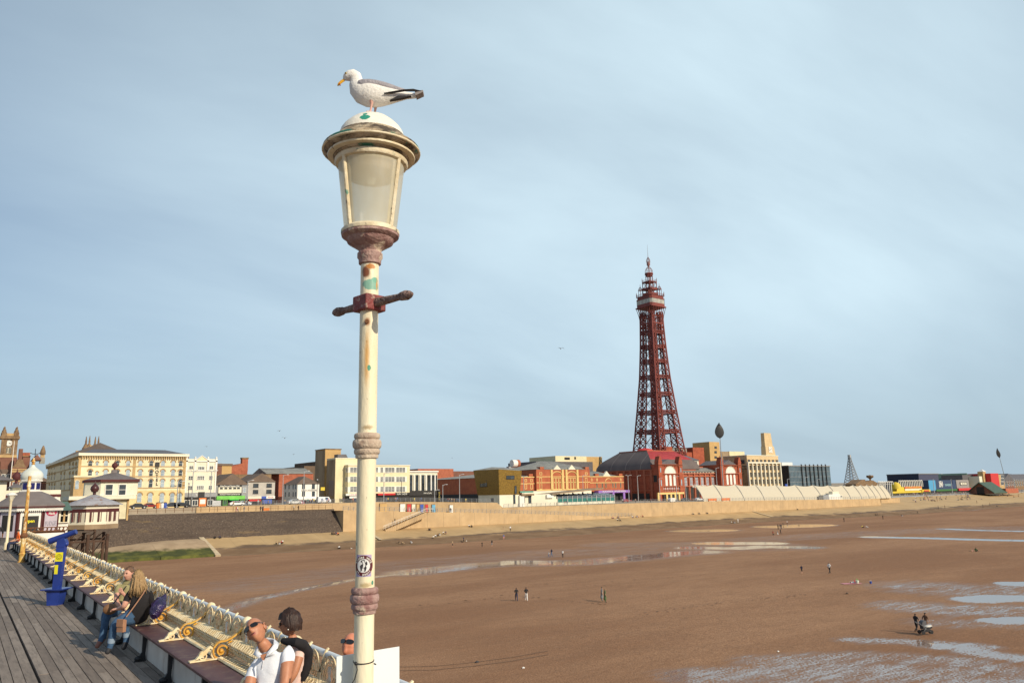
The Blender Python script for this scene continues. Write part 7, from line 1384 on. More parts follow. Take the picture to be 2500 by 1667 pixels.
# white board tied behind the post
bd = thing('white_board', 'plain white board tied behind the near lamp post with black cord', 'board', (PS,PT+0.1,DZ)); bz = ont(850,1590,4.3).z-DZ; xa, xb = ont(819,1600,4.28).x-PS, ont(970,1600,4.28).x-PS
o = MB().box(xa,xb,0.0,0.006,bz-0.52,bz).build('panel', mat('white_card',(0.74,0.78,0.78),0.6,var=0.05), bd); o.rotation_euler = (0,math.radians(-0.6),0)
cd_ = MB(); zc = pz(1610); cd_.tube([(math.cos(2*math.pi*j/20)*(pr(1610,24.6)), math.sin(2*math.pi*j/20)*(pr(1610,24.6))-0.1, zc+0.006*math.sin(2*math.pi*j/20+0.5)) for j in range(20)],0.0035,5,closed=True)
kp = on_post(882,1612,25)-Vector((PS,PT+0.1,DZ)); cd_.tube([kp,kp+Vector((0.004,-0.01,-0.03)),kp+Vector((-0.012,-0.012,-0.075)),kp+Vector((-0.03,-0.012,-0.10))],0.003,5); cd_.ball(kp,0.010); cd_.tube([kp+Vector((0.10,0.03,-0.01)),kp+Vector((0.135,0.03,-0.028))],0.004,5); cd_.build('cord', MT['black'], bd)
# ---------------------------------------------------------------- herring gull on the cap
gz = pz(277.5)+DZ; mpp = (Vector((PS,PT,gz-CZ)).dot(fw))/FPX/5.227
G = thing('gull', 'grey winged white herring gull standing on top of the near lamp post', 'gull', (PS,PT,gz), math.atan2(r0.y,r0.x))
def gp(x, z, y=0.0): return Vector(((x-765)*mpp, y, (772-z)*mpp))
wht = mat('white_feathers', (0.80,0.78,0.74), 0.7, var=0.08, scale=20, bump=0.2, bscale=60); gry = mat('grey_feathers', (0.34,0.32,0.345), 0.7, c2=(0.26,0.245,0.265), scale=30, bump=0.3, bscale=60); blk = mat('black_feathers', (0.03,0.028,0.03), 0.6); 
def loft(pts, ysc, n=16):
    m_ = MB(); P_ = [gp(x,z) for x,z,_ in pts]; R_ = [q*mpp for _,_,q in pts]; k = len(P_); vs = []
    for i in range(k):
        d = (P_[min(i+1,k-1)]-P_[max(i-1,0)]).normalized(); nrm = Vector((-d.z,0,d.x))
        for j in range(n): a_ = 2*math.pi*j/n; vs.append(P_[i]+nrm*R_[i]*math.cos(a_)+Vector((0,1,0))*R_[i]*ysc*math.sin(a_))
    fs = [(i*n+j,i*n+(j+1)%n,(i+1)*n+(j+1)%n,(i+1)*n+j) for i in range(k-1) for j in range(n)]+[list(range(n))[::-1],[(k-1)*n+j for j in range(n)]]
    return m_.add(vs, fs)
body = loft([(392,283,14),(405,268,36),(430,245,62),(465,228,76),(505,224,84),(538,245,84),(552,285,80),(556,335,96),(585,400,132),(640,455,163),(720,482,178),(810,498,170),(900,505,150),(1000,512,118),(1100,518,82),(1200,522,50),(1290,526,38),(1322,528,34)],0.80); bo_ = body.build('body', wht, G, ang=80)
mt_ = loft([(548,385,20),(590,398,92),(650,402,106),(730,404,108),(820,412,100),(910,430,92),(1000,442,74),(1090,452,50),(1190,460,24)],1.18); mt_.build('folded_wing', gry, G, ang=80)
m_ = MB()
for sy in (-1,1):
    for pts in ([(930,494),(1050,478),(1180,462),(1300,463),(1400,474),(1180,474),(1050,488)],): 
        y0_ = sy*0.034; n0 = len(m_.v); m_.slab([((x-765)*mpp,(772-z)*mpp) for x,z in pts], min(y0_,y0_+sy*0.016), max(y0_,y0_+sy*0.016))
        for i in range(n0,len(m_.v)): x, y, z = m_.v[i]; m_.v[i] = (x, y*(1.5 if x < 0.3 else 1.0)*(1-max(0,x)*1.2), z-(0.036 if sy < 0 else -0.004)*max(0.25,1-max(0,x)*2.6))
m_.build('wing_tips', blk, G)
m_ = MB(); m_.slab([((x-765)*mpp,(772-z)*mpp) for x,z in [(1000,632),(1110,572),(1275,578),(1130,612)]],-0.05,-0.025); m_.build('dropped_primaries', blk, G)
m_ = MB(); m_.slab([((x-765)*mpp,(772-z)*mpp) for x,z in [(1310,488),(1420,482),(1418,508),(1325,552)]],-0.03,0.03); m_.build('tail', plain((0.30,0.27,0.26)), G)
bk_ = loft([(398,284,20),(375,296,21),(350,318,20),(330,338,18),(318,360,10),(316,370,3)],0.55,10); bk_.build('beak', mat('gull_beak',(0.78,0.42,0.03),0.35,var=0.1), G); sp2 = MB()
for sy in (-1,1): sp2.ball(gp(341,346,sy*0.0085),0.0045,8,6)
sp2.build('beak_spot', plain((0.5,0.05,0.02)), G)
for sy in (-1,1): e = MB().ball(gp(428,218,sy*0.0265),0.0062,10,7).build('eye', plain((0.45,0.32,0.06),0.2), G); MB().ball(gp(428,218,sy*0.0315),0.0028,8,6).build('pupil', MT['black'], e)
leg = plain((0.62,0.36,0.30),0.5)
for x, sy in ((765,-1),(792,1)):
    m_ = MB(); y = sy*0.03; m_.tube([gp(x,620,y),gp(x+2,660,y),gp(x-8,730,y),gp(x-14,768,y)],[0.017,0.008,0.0065,0.007],8)
    for dy in (-0.022,0,0.022): m_.tube([gp(x-14,768,y),gp(x-55,776+abs(dy)*300,y+dy)],[0.006,0.003],6)
    m_.add([gp(x-14,770,y),gp(x-52,781,y-0.02),gp(x-56,776,y),gp(x-52,781,y+0.02)],[(0,1,2),(0,2,3)]); m_.build('leg', leg, G)
# ================================================================ people
def skin_mesh(name, J, E, sub=1):
    """one continuous body: joints {name: (pos, radius)}, bones [(a, b, slot)]"""
    nm = list(J); ix = {k: i for i, k in enumerate(nm)}
    me_ = bpy.data.meshes.new('t'); me_.from_pydata([tuple(J[k][0]) for k in nm], [(ix[a], ix[b]) for a, b, _ in E], []); o = bpy.data.objects.new('t', me_); COL.objects.link(o)
    sk = o.modifiers.new('s','SKIN'); sk.use_smooth_shade = True; sk.branch_smoothing = 0.6
    lay = me_.skin_vertices[0].data
    for i, k in enumerate(nm):
        r_ = J[k][1]; lay[i].radius = (r_, r_) if not isinstance(r_, tuple) else r_; lay[i].use_root = (i == 0)
    if sub: ss_ = o.modifiers.new('u','SUBSURF'); ss_.levels = sub; ss_.render_levels = sub
    out = bpy.data.meshes.new_from_object(o.evaluated_get(bpy.context.evaluated_depsgraph_get())); out.name = name
    bpy.data.objects.remove(o); bpy.data.meshes.remove(me_)
    out.materials.clear()
    A_ = np.array([J[a][0] for a,_,_ in E], float); B_ = np.array([J[b_][0] for _,b_,_ in E], float); rad = np.array([(J[a][1] if not isinstance(J[a][1],tuple) else J[a][1][0])+(J[b_][1] if not isinstance(J[b_][1],tuple) else J[b_][1][0]) for a,b_,_ in E])/2
    for p in out.polygons:
        c = np.array(p.center); ab = B_-A_; tt = np.clip(((c-A_)*ab).sum(1)/((ab*ab).sum(1)+1e-9),0,1); d = np.linalg.norm(c-(A_+ab*tt[:,None]),axis=1)/rad
        p.material_index = E[int(np.argmin(d))][2]; p.use_smooth = True
    return out
def mirror(J): return J
BASE_E = [('pelvis','spine',1),('spine','chest',1),('chest','neck',1),('neck','jaw',0),('jaw','head',0),('head','crown',3)]
for q in 'LR': BASE_E += [('chest','sh'+q,1),('sh'+q,'el'+q,1),('el'+q,'wr'+q,0),('wr'+q,'ha'+q,0),('pelvis','hi'+q,2),('hi'+q,'kn'+q,2),('kn'+q,'an'+q,2),('an'+q,'to'+q,4)]
def pose(kind):
    V = Vector
    J = {'pelvis':(V((0,0,0.95)),0.135),'spine':(V((0,0,1.12)),0.125),'chest':(V((0,0.0,1.32)),0.15),'neck':(V((0,0.01,1.47)),0.06),'jaw':(V((0,-0.015,1.53)),0.075),'head':(V((0,-0.01,1.60)),0.095),'crown':(V((0,0.015,1.665)),0.092)}
    for q, s_ in (('L',1),('R',-1)):
        J.update({'sh'+q:(V((s_*0.18,0,1.40)),0.062),'el'+q:(V((s_*0.235,0.03,1.13)),0.047),'wr'+q:(V((s_*0.24,-0.03,0.90)),0.033),'ha'+q:(V((s_*0.235,-0.06,0.80)),0.036),
                  'hi'+q:(V((s_*0.095,0,0.88)),0.10),'kn'+q:(V((s_*0.10,-0.02,0.49)),0.066),'an'+q:(V((s_*0.10,0.02,0.09)),0.045),'to'+q:(V((s_*0.11,-0.15,0.045)),0.036)})
    def st(**k):
        for a, b_ in k.items(): J[a] = (V(b_), J[a][1])
    if kind == 'walk': st(knL=(0.09,-0.20,0.50),anL=(0.09,-0.30,0.11),toL=(0.09,-0.45,0.08),knR=(-0.09,0.08,0.47),anR=(-0.09,0.36,0.14),toR=(-0.09,0.24,0.04),elL=(0.24,0.12,1.14),wrL=(0.24,0.10,0.92),haL=(0.24,0.06,0.83),elR=(-0.24,-0.04,1.14),wrR=(-0.23,-0.20,0.95),haR=(-0.22,-0.26,0.87))
    if kind == 'push': st(elL=(0.24,-0.05,1.15),wrL=(0.2,-0.30,1.04),haL=(0.18,-0.38,1.02),elR=(-0.24,-0.05,1.15),wrR=(-0.2,-0.30,1.04),haR=(-0.18,-0.38,1.02),knL=(0.09,-0.12,0.5),anL=(0.09,-0.12,0.09),toL=(0.09,-0.27,0.05),knR=(-0.09,0.05,0.47),anR=(-0.09,0.38,0.22),toR=(-0.09,0.36,0.08))
    if kind in ('sit','bench'):
        d = -0.80 if kind == 'sit' else -0.42
        for a in list(J): J[a] = (J[a][0]+V((0,0,d)), J[a][1])
        if kind == 'sit': st(knL=(0.13,-0.40,0.46),anL=(0.12,-0.62,0.08),toL=(0.12,-0.78,0.06),knR=(-0.13,-0.40,0.46),anR=(-0.12,-0.62,0.08),toR=(-0.12,-0.78,0.06),wrL=(0.16,-0.30,0.42),haL=(0.12,-0.37,0.46),wrR=(-0.16,-0.30,0.42),haR=(-0.12,-0.37,0.46),elL=(0.25,-0.08,0.36),elR=(-0.25,-0.08,0.36))
        else: st(knL=(0.12,-0.44,0.50),anL=(0.12,-0.46,0.09),toL=(0.12,-0.62,0.05),knR=(-0.12,-0.44,0.50),anR=(-0.12,-0.46,0.09),toR=(-0.12,-0.62,0.05),wrL=(0.14,-0.30,0.58),haL=(0.10,-0.37,0.58),wrR=(-0.14,-0.30,0.58),haR=(-0.10,-0.37,0.58))
    if kind == 'lie':
        for a in list(J): p = J[a][0]; J[a] = (V((p.x, p.z-0.95, 0.14+(-p.y*0.4))), J[a][1])
        st(elL=(0.3,0.45,0.2),wrL=(0.25,0.62,0.12),haL=(0.2,0.68,0.1),knL=(0.12,-0.40,0.36))
    return J
SMALL = {}
EX = {}
for k in ('stand','walk','push','sit','bench','lie'):
    J = pose(k); SMALL[k] = skin_mesh('body', J, BASE_E, 1)
    if k in ('stand','walk'):     # bare lower legs
        E2 = [(a,b_,0 if a.startswith('kn') or (a.startswith('an')) else s_) for a,b_,s_ in BASE_E]; SMALL[k+'_shorts'] = skin_mesh('body', J, E2, 1)
    if k == 'stand':              # long dress
        J2 = dict(J); J2['hem'] = (Vector((0,0.02,0.22)),0.24); J2['mid'] = (Vector((0,0.01,0.60)),0.19); SMALL['dress'] = skin_mesh('body', J2, [(a,b_,(1 if s_ == 2 and a[:2] in ('pe','hi') else s_)) for a,b_,s_ in BASE_E]+[('pelvis','mid',1),('mid','hem',1)], 1)
SK = plain((0.50,0.28,0.18),0.6); SKt = plain((0.42,0.20,0.11),0.6); HAIRD = plain((0.035,0.022,0.016),0.7); HAIRB = plain((0.30,0.19,0.09),0.7); SHOE = plain((0.03,0.03,0.035),0.6)
PC = {'black':(0.018,0.017,0.02),'white':(0.76,0.75,0.73),'grey':(0.22,0.22,0.23),'navy':(0.02,0.03,0.08),'red':(0.42,0.03,0.03),'blue':(0.06,0.14,0.38),'denim':(0.07,0.13,0.25),'pink':(0.62,0.30,0.32),'orange':(0.72,0.13,0.02),'green':(0.08,0.13,0.05),'tan':(0.40,0.28,0.16),'brown':(0.14,0.07,0.04),'purple':(0.14,0.06,0.18),'yellow':(0.7,0.55,0.08),'teal':(0.04,0.25,0.25),'skin':(0.50,0.28,0.18)}
def person(kind, loc, rz, top, bot, label, h=1.70, hair=HAIRD, group=None, skin=None, shoe=None):
    o = bpy.data.objects.new('person', SMALL[kind]); COL.objects.link(o)
    if not SMALL[kind].materials:
        for _ in range(5): SMALL[kind].materials.append(None)
    for i, mm in enumerate((skin or SK, plain(PC[top],0.8), plain(PC[bot],0.8), hair, shoe or SHOE)): o.material_slots[i].link = 'OBJECT'; o.material_slots[i].material = mm
    o.location = loc; o.rotation_euler = (0,0,rz); k = h/1.755; o.scale = (k,k,k); return tag(o, label, 'person', group)
def slope_z(s_, t_): tt = toe(s_) if s_ > 53 else 188; return 0.0 if t_ <= tt else (lerp(0.15,1.42,(t_-tt)/7) if t_ < tt+7 else lerp(1.42,3.5,min(1,(t_-tt-7)/(TW-tt-7))))
def gpt(px, py):         # where a sight line meets the beach or the slope
    a, b_ = 0.0, 4.0
    for _ in range(24):
        z = (a+b_)/2; p = onz(px, py, z)
        if z > slope_z(p.x, min(p.y, TW-0.35)): b_ = z
        else: a = z
    t_ = min(p.y, TW-0.35); return Vector((p.x, t_, max(0.0, slope_z(p.x, t_)-0.10 if t_ > toe(p.x) else 0.0)))
R_ = math.radians
def wp(kind, px, py, face, top, bot, label, **k): return person(kind, gpt(px,py), R_(face), top, bot, label, **k)
# facing: 0 looks towards the sea, 90 along the shore to the right, -90 back along the shore, 180 inland
CA = math.degrees(YAW)
wp('walk',1261,1467,180-30,'black','navy','person in dark cropped trousers, left of the pair walking mid beach',h=1.66)
wp('walk',1285,1467,180-30,'black','white','person in white trousers, right of the pair walking mid beach',h=1.72)
wp('dress',1470,1467,60,'grey','grey','person in long dark grey dress walking beside the green dress',h=1.74); wp('dress',1478,1470,60,'green','green','person in a long green patterned dress beside the grey dress',h=1.66,hair=HAIRB)
wp('walk_shorts',1958,1400,90,'navy','black','bare legged child in dark swimwear walking left of the man in white',h=1.30); wp('walk',2026,1400,90,'white','black','man in white shirt and black trousers striding across the sand')
wp('push',2239,1543,80,'black','black','person in black pushing the pram at the right'); wp('walk',2263,1541,80,'brown','brown','woman in long brown coat walking behind the pram')
wp('walk',1340,1360,-100,'white','denim','child in white top and pale jeans left of the reflections in the stream',h=1.15); wp('walk',1347,1359,-100,'navy','denim','adult with dark rucksack beside the white topped child at the stream',h=1.72); wp('stand',1374,1361,-60,'white','black','person in white jacket and black trousers at the right of the stream',h=1.55)
wp('stand_shorts',1105,1335,30,'tan','black','bare chested man in shorts below the dark tide line',h=1.68,skin=SK); wp('stand',1177,1335,0,'black','black','child in black standing left of the man in black coat and shorts',h=1.35); wp('stand_shorts',1201,1334,180,'black','grey','man in black coat and grey shorts on the sand by the tide line',h=1.72)
wp('stand',1132,1322,20,'navy','black','person in dark clothes between two crouching children at the tide line',h=1.5); wp('sit',1127,1324,20,'black','black','child crouching left of the dark figure at the tide line',h=1.2); wp('sit',1139,1323,-40,'white','tan','child in white crouching right of the dark figure at the tide line',h=1.2)
wp('stand_shorts',1230,1317,0,'blue','pink','person in blue top and pink shorts at the edge of the sand',h=1.55); wp('stand',1246,1296,-20,'white','black','person in white top and dark trousers standing alone high on the slope',h=1.7); wp('stand_shorts',1229,1291,-20,'tan','tan','small child standing on the slope left of the white topped person',h=1.15)
for i,(px,py,a,top,bot,lb) in enumerate(((1047,1294,0,'black','black','person in black sitting at the top of the slope left of the white shirted sitter'),(1050,1294,20,'navy','tan','companion of the black dressed sitter at the top of the slope'),(1082,1302,10,'white','tan','person in white sitting mid slope beside a bare legged friend'),(1088,1302,-10,'navy','skin','bare legged person in navy sitting mid slope right of the white shirt'),(1058,1313,-10,'white','tan','person in white at the left end of the row sitting low on the slope'),(1063,1310,0,'white','grey','second sitter from the left in the row low on the slope'),(1068,1308,10,'brown','black','third sitter in brown in the row low on the slope'),(1072,1306,0,'black','white','right hand sitter of the row low on the slope'),(1145,1285,0,'white','black','person in white sitting against the wall left of the black dressed one'),(1151,1286,-10,'black','black','person in black sitting against the wall beside the white top'),
    (1442,1263,0,'purple','grey','person in purple sitting with a pushchair at the foot of the wall'),(1447,1264,10,'pink','purple','person in pink at the foot of the wall by the ramp end'),(1486,1260,0,'red','black','person in red sitting by the end of the ramp'),(1490,1261,0,'grey','white','person in grey sitting right of the red top'),(1498,1261,0,'black','red','person in black sitting right of the grey top by the ramp'),(1507,1270,0,'white','black','person in white sitting below the ramp end'),(1513,1271,10,'navy','black','person in navy sitting below the ramp end'),(1544,1263,0,'white','purple','person in white sitting alone at the wall foot below the ballroom'),(1660,1254,0,'black','grey','left one of three sitters at the wall below the brick arches'),(1667,1255,0,'grey','black','middle one of three sitters at the wall below the brick arches'),(1674,1253,0,'black','navy','right one of three sitters at the wall below the brick arches'),
    (511,1312,0,'black','black','left one of two dark figures sitting on the slope above the kerb'),(520,1311,10,'navy','black','right one of two dark figures sitting on the slope above the kerb'),(674,1327,-10,'tan','black','tan sitter at the left of the family low on the slope below the cobbled wall'),(681,1328,0,'brown','white','brown sitter in the family low on the slope below the cobbled wall'),(687,1326,10,'red','black','red sitter in the family low on the slope below the cobbled wall'),(690,1324,0,'white','tan','white sitter at the right of the family low on the slope'),
    (810,1304,0,'black','black','leftmost of four friends sitting on the slope left of the near lamp post'),(815,1304,0,'brown','black','second of four friends sitting on the slope left of the near lamp post'),(820,1303,0,'navy','purple','third of four friends sitting on the slope left of the near lamp post'),(825,1305,0,'orange','black','rightmost of four friends on the slope, in orange'),(828,1338,0,'white','black','person in a white hat sitting by the sand left of the near lamp post'),(856,1339,30,'tan','white','child playing at the sand edge beside the near lamp post'),(974,1326,0,'black','tan','person in black sitting low on the slope right of the near lamp post'),(983,1327,20,'tan','tan','person sitting beside the black top low on the slope'),(1003,1325,0,'grey','white','person in grey sitting alone on the dark stained slope'))):
    wp('sit',px,py,a,top,bot,lb,h=1.65 if 'child' not in lb else 1.1)
wp('stand',1914,1291,-30,'red','black','person in red with white cap at the left of the group near the oval pool',h=1.6) if False else None
for px,py,a,kd,top,bot,h_,lb in ((1888,1310,40,'walk_shorts','red','black',1.7,'person in red vest, leftmost of the group by the oval pool'),(1899,1308,30,'walk_shorts','grey','white',1.6,'person in grey with white trousers in the group by the oval pool'),(1906,1304,-30,'walk','black','black',1.5,'dark figure walking right in the group by the oval pool'),(1900,1292,170,'stand','black','black',1.7,'black coated person standing at the left tip of the oval pool'),(1905,1291,170,'stand','navy','grey',1.6,'navy dressed person at the oval pool beside the black coat'),(1908,1291,180,'stand','black','navy',1.6,'right hand person of the three standing at the oval pool'),(1912,1282,180,'stand','black','black',1.0,'small child standing beyond the three at the oval pool'),(1922,1279,0,'stand','white','black',1.2,'child in white standing in the oval pool'),(2061,1274,60,'walk','black','black',1.72,'lone dark figure walking right of the oval pool'),(1802,1275,0,'stand','white','white',1.6,'person in white standing at the sand edge below the clock tower'),(1792,1276,0,'sit','navy','white',1.6,'person sitting at the sand edge below the clock tower'),(1786,1276,10,'sit','white','tan',1.6,'person in white sitting left of the navy sitter below the clock tower'),(1946,1244,0,'sit','black','black',1.65,'lone sitter high on the slope below the wind screens'),(2137,1257,0,'sit','black','black',1.65,'dark sitter at the tide line below the last wind screens'),(2143,1257,0,'sit','navy','tan',1.65,'navy sitter at the tide line below the last wind screens'),(2156,1268,60,'walk','black','black',1.7,'walker on the sand below the last wind screens'),(2201,1260,0,'sit','black','white',1.7,'sitter on the sand right of the lone walker'),(2105,1288,0,'sit','yellow','black',1.6,'sitter in yellow on the middle sand far right of the pool'),(2115,1288,20,'sit','white','white',1.6,'sitter in white beside the yellow one'),(1872,1287,0,'stand','black','black',0.5,'tiny dark toddler on the sand left of the oval pool')):
    wp(kd,px,py,a,top,bot,lb,h=h_)
wp('sit',2383,1347,90,'green','black','sitter in green on the sand at the far right',h=1.7); wp('lie',2371,1346,-80,'pink','tan','person in pink lying beside the sitter in green',h=1.65)
wp('lie',2085,1423,80,'white','red','person in white lying on the pink towel',h=1.7)
tw_ = gpt(2078,1424); tb = MB().box(-1.3,1.3,-0.5,0.5,0.02,0.04); o = tb.build('beach_towel', plain((0.62,0.25,0.30)), None, tw_); o.rotation_euler = (0,0,-YAW+0.1); tag(o,'long pink beach towel under the lying person on the sand','towel')
bg_ = thing('beach_bag', 'white and green striped beach bag at the end of the pink towel', 'bag', gpt(2093,1424)); MB().lathe([(0.16,0),(0.24,0.3),(0.22,0.42)],10).build('bag_body', plain((0.55,0.62,0.5)), bg_); MB().tube([(-0.2,0,0.4),(-0.1,0,0.62),(0.1,0,0.62),(0.2,0,0.4)],0.02,5).build('handle', MT['green'], bg_)
bk_ = thing('sand_bucket', 'small blue bucket standing on the sand right of the towel', 'bucket', gpt(2126,1424)); MB().lathe([(0.12,0),(0.17,0.3),(0.18,0.3)],10).build('bucket_body', MT['bluep'], bk_); MB().tube([(-0.17,0,0.3),(-0.1,0,0.42),(0.1,0,0.42),(0.17,0,0.3)],0.012,4).build('handle', MT['white'], bk_)
# pram
p = gpt(2261,1547); pm = thing('pram', 'black three wheeled pram with grey hood and white blanket on the sand', 'pram', p, -YAW+R_(8))
for x, y in ((-0.42,-0.28),(-0.42,0.28),(0.48,-0.1),(0.48,0.1)): w_ = MB(); w_.tube([(x,y-0.03,0.17),(x,y+0.03,0.17)],0.17,14); w_.build('wheel', MT['black'], pm)
MB().slab([(-0.38,0.45),(0.1,0.32),(0.52,0.55),(0.5,0.66),(0.1,0.5),(-0.36,0.78)],-0.22,0.22).build('seat', plain((0.03,0.03,0.035)), pm); hd = MB(); hd.slab([(-0.36,0.72)]+[(-0.12+0.32*math.cos(a_),0.82+0.36*math.sin(a_)) for a_ in [math.pi*(1.05-0.13*i) for i in range(6)]]+[(0.0,0.8)],-0.25,0.25); hd.build('hood', plain((0.10,0.10,0.11)), pm); MB().slab([(-0.05,0.62),(0.3,0.60),(0.55,0.68),(0.52,0.74),(0.2,0.74)],-0.2,0.2).build('blanket', MT['white'], pm)
fm_ = MB()
for y in (-0.25,0.25): fm_.tube([(-0.80,y,1.05),(-0.5,y,0.82),(0.0,y*0.8,0.42),(0.48,y*0.4,0.2)],0.018,5); fm_.tube([(-0.42,y,0.2),(-0.1,y*0.9,0.5)],0.018,5)
fm_.tube([(-0.8,-0.25,1.05),(-0.8,0.25,1.05)],0.022,6); fm_.build('frame', MT['grey'], pm); MB().box(-0.3,0.3,-0.2,0.2,0.2,0.36).build('basket', MT['black'], pm)
# promenade walkers and the far crowd
random.seed(5)
for px,py,a,kd,top,bot,lb in ((577,1244,40,'walk','red','pink','person in red walking beside the rusty railing'),(580,1245,40,'walk','white','grey','person in white walking beside the red top at the rusty railing'),(636,1246,0,'stand','black','navy','couple member in black at the rusty railing by the orange barrier'),(641,1246,0,'stand','navy','black','couple member in navy at the rusty railing by the orange barrier'),(717,1249,90,'push','white','black','person in white with a pushchair by the rusty railing'),(728,1250,90,'walk','black','black','person in a black coat behind the white top by the rusty railing'),(596,1245,-60,'walk','grey','grey','grey dressed walker near the rusty railing')):
    s_ = ont(px,py,211).x; person(kd,(s_,211,low_top(s_)-0.02),R_(a),top,bot,lb,h=1.68)
for px,a,top,bot,lb in ((999,0,'pink','white','pink topped person by the red hut door'),(1012,40,'white','black','white topped person by the cream hut door'),(1027,-30,'blue','navy','blue topped person by the blue hut door'),(1046,0,'teal','black','teal topped person right of the narrow red hut door'),(1053,0,'black','black','black dressed person by the sky blue hut door'),(1064,10,'tan','grey','tan topped person right of the hut doors'),(1100,0,'black','navy','dark dressed person by the white hut door')):
    s_ = ont(px,1249,214.5).x; y_ = uw_y(s_)-1.4; s_ = ont(px,1249,y_).x; person('stand',(s_,y_,low_top(s_)-0.02),R_(a),top,bot,lb,h=1.68)
p = ons(964,1270,ont(964,1270,TW-0.9).x); person('walk',(ont(964,1270,TW-1).x,TW-1.0,3.6+(ont(964,1270,TW-1).x-sA.x)/L_*Hs*1.0 if False else ont(964,1278,TW-1).z),R_(-90),'black','grey','person climbing the concrete stair on the lower wall',h=1.65)
cols = list(PC)
for i in range(46):
    px = random.uniform(560,1210); t_ = random.uniform(224,231); s_ = ont(px,1225,t_).x; t_ = max(t_, uw_y(s_)+2.0)
    person(random.choice(('stand','walk','walk','walk_shorts')),(ont(px,1225,t_).x,t_,road_z(s_)+0.05),random.uniform(0,6.28),random.choice(cols),random.choice(('black','navy','denim','grey','tan')),'pedestrian on the road side promenade behind the pale railing',h=random.uniform(1.55,1.8),group='pedestrians behind the upper railing',hair=random.choice((HAIRD,HAIRB)))
for i in range(16):
    px = random.uniform(1290,1690); t_ = random.uniform(210,236); s_ = ont(px,1222,t_).x; person(random.choice(('stand','walk')),(s_,t_,road_z(s_)+0.05),random.uniform(0,6.28),random.choice(cols),random.choice(('black','navy','denim','grey')),'pedestrian on the promenade before the cafe and ballroom building',h=random.uniform(1.55,1.8),group='pedestrians before the ballroom building')
for i in range(120):
    px = random.uniform(2195,2497); t_ = random.uniform(229.5,243); s_ = ont(px,1196,t_).x
    person(random.choice(('stand','walk','walk_shorts')),(s_,t_,road_z(s_)+0.06),random.uniform(0,6.28),random.choice(cols+['black','navy','brown','grey','black','navy']),random.choice(('black','navy','denim','grey','tan','white')),'tiny figure in the crowd on the far promenade',h=random.uniform(1.6,1.85),group='crowd on the far promenade',hair=random.choice((HAIRD,HAIRB)))
for i in range(80):
    c_ = random.choice(((2278,1216,14,3),(2345,1212,14,4),(2245,1222,12,4),(2358,1224,8,3),(2440,1212,30,4),(2480,1214,20,4),(2300,1228,10,3),(2272,1220,10,3))); px = random.gauss(c_[0],c_[2]); py = random.gauss(c_[1],c_[3]); t_ = random.uniform(TW+2,TW+24); s_ = ont(px,py,t_).x
    if s_ < 410: continue
    z = interp(t_,[(TW+0.5,3.48),(TW+10,4.2),(TW+26,6.15)]); person(random.choice(('sit','sit','stand')),(s_,t_,z),random.gauss(0,0.6),random.choice(cols+['black','navy','brown','black','black','purple']),random.choice(('black','navy','denim','skin','tan')),'small sunbather among the groups on the far beach steps',h=1.68,group='people on the far beach steps',hair=random.choice((HAIRD,HAIRB)))
for px,py,kd,lb in ((2240,1254,'walk','dark'),(2307,1240,'stand','first'),(2400,1238,'stand','upright'),(2417,1234,'stand','short'),(2433,1236,'sit','low'),(2385,1228,'stand','slim'),(2291,1242,'stand','left')): wp(kd,px,py,0,random.choice(('black','navy','brown')),'black','small %s figure on the far sand by the little tidal pool' % lb,h=1.7,group='figures on the far sand')
person('walk_shorts',(2.78,50.3,DZ),R_(175),'black','black','man in black T-shirt and shorts walking away along the deck',h=1.80,skin=SKt)
person('bench',(3.95,53.2,DZ+0.02),R_(-80),'orange','navy','person in bright orange jacket sitting at the far end of the benches',h=1.7)
# ---------------------------------------------------------------- birds in the air
def bird(px, py, D, span, roll, label):
    d = ray(px,py).normalized(); o = MB(); k = span/2
    o.tube([(0,-0.28,0),(0,-0.1,0.02),(0,0.12,0.0),(0,0.30,-0.01)],[0.03,0.075,0.07,0.02],8)
    for s_ in (-1,1): o.add([(0,-0.10,0.03),(s_*k*0.42,-0.14,0.17),(s_*k*0.44,0.06,0.16),(0,0.09,0.03),(s_*k,0.06,-0.02),(s_*k*0.42,-0.04,0.185)],[(0,1,5),(0,5,3),(5,2,3),(1,4,5),(5,4,2)])
    b_ = o.build('flying_gull', plain((0.20,0.19,0.19)), None, Vector((0,0,CZ))+d*D); b_.rotation_euler = (0,R_(roll),-YAW+R_(8)); return tag(b_,label,'gull')
bird(1369,851,125,1.4,2,'lone gull gliding in the sky between the lamp post and the iron tower'); bird(682,1052,150,1.0,-4,'higher gull of the two left of the lamp post above the shops'); bird(695,1069,140,1.2,5,'lower gull of the two left of the lamp post above the shops'); bird(717,1109,200,1.0,-8,'gull just left of the tan stair tower'); bird(504,1090,230,0.9,0,'gull above the gabled building'); bird(650,1147,250,0.9,10,'gull above the grey house roof'); bird(1104,1118,260,1.0,-6,'gull above the red brick block right of the lamp post'); bird(1312,1120,280,1.0,4,'gull above the red brick palace')
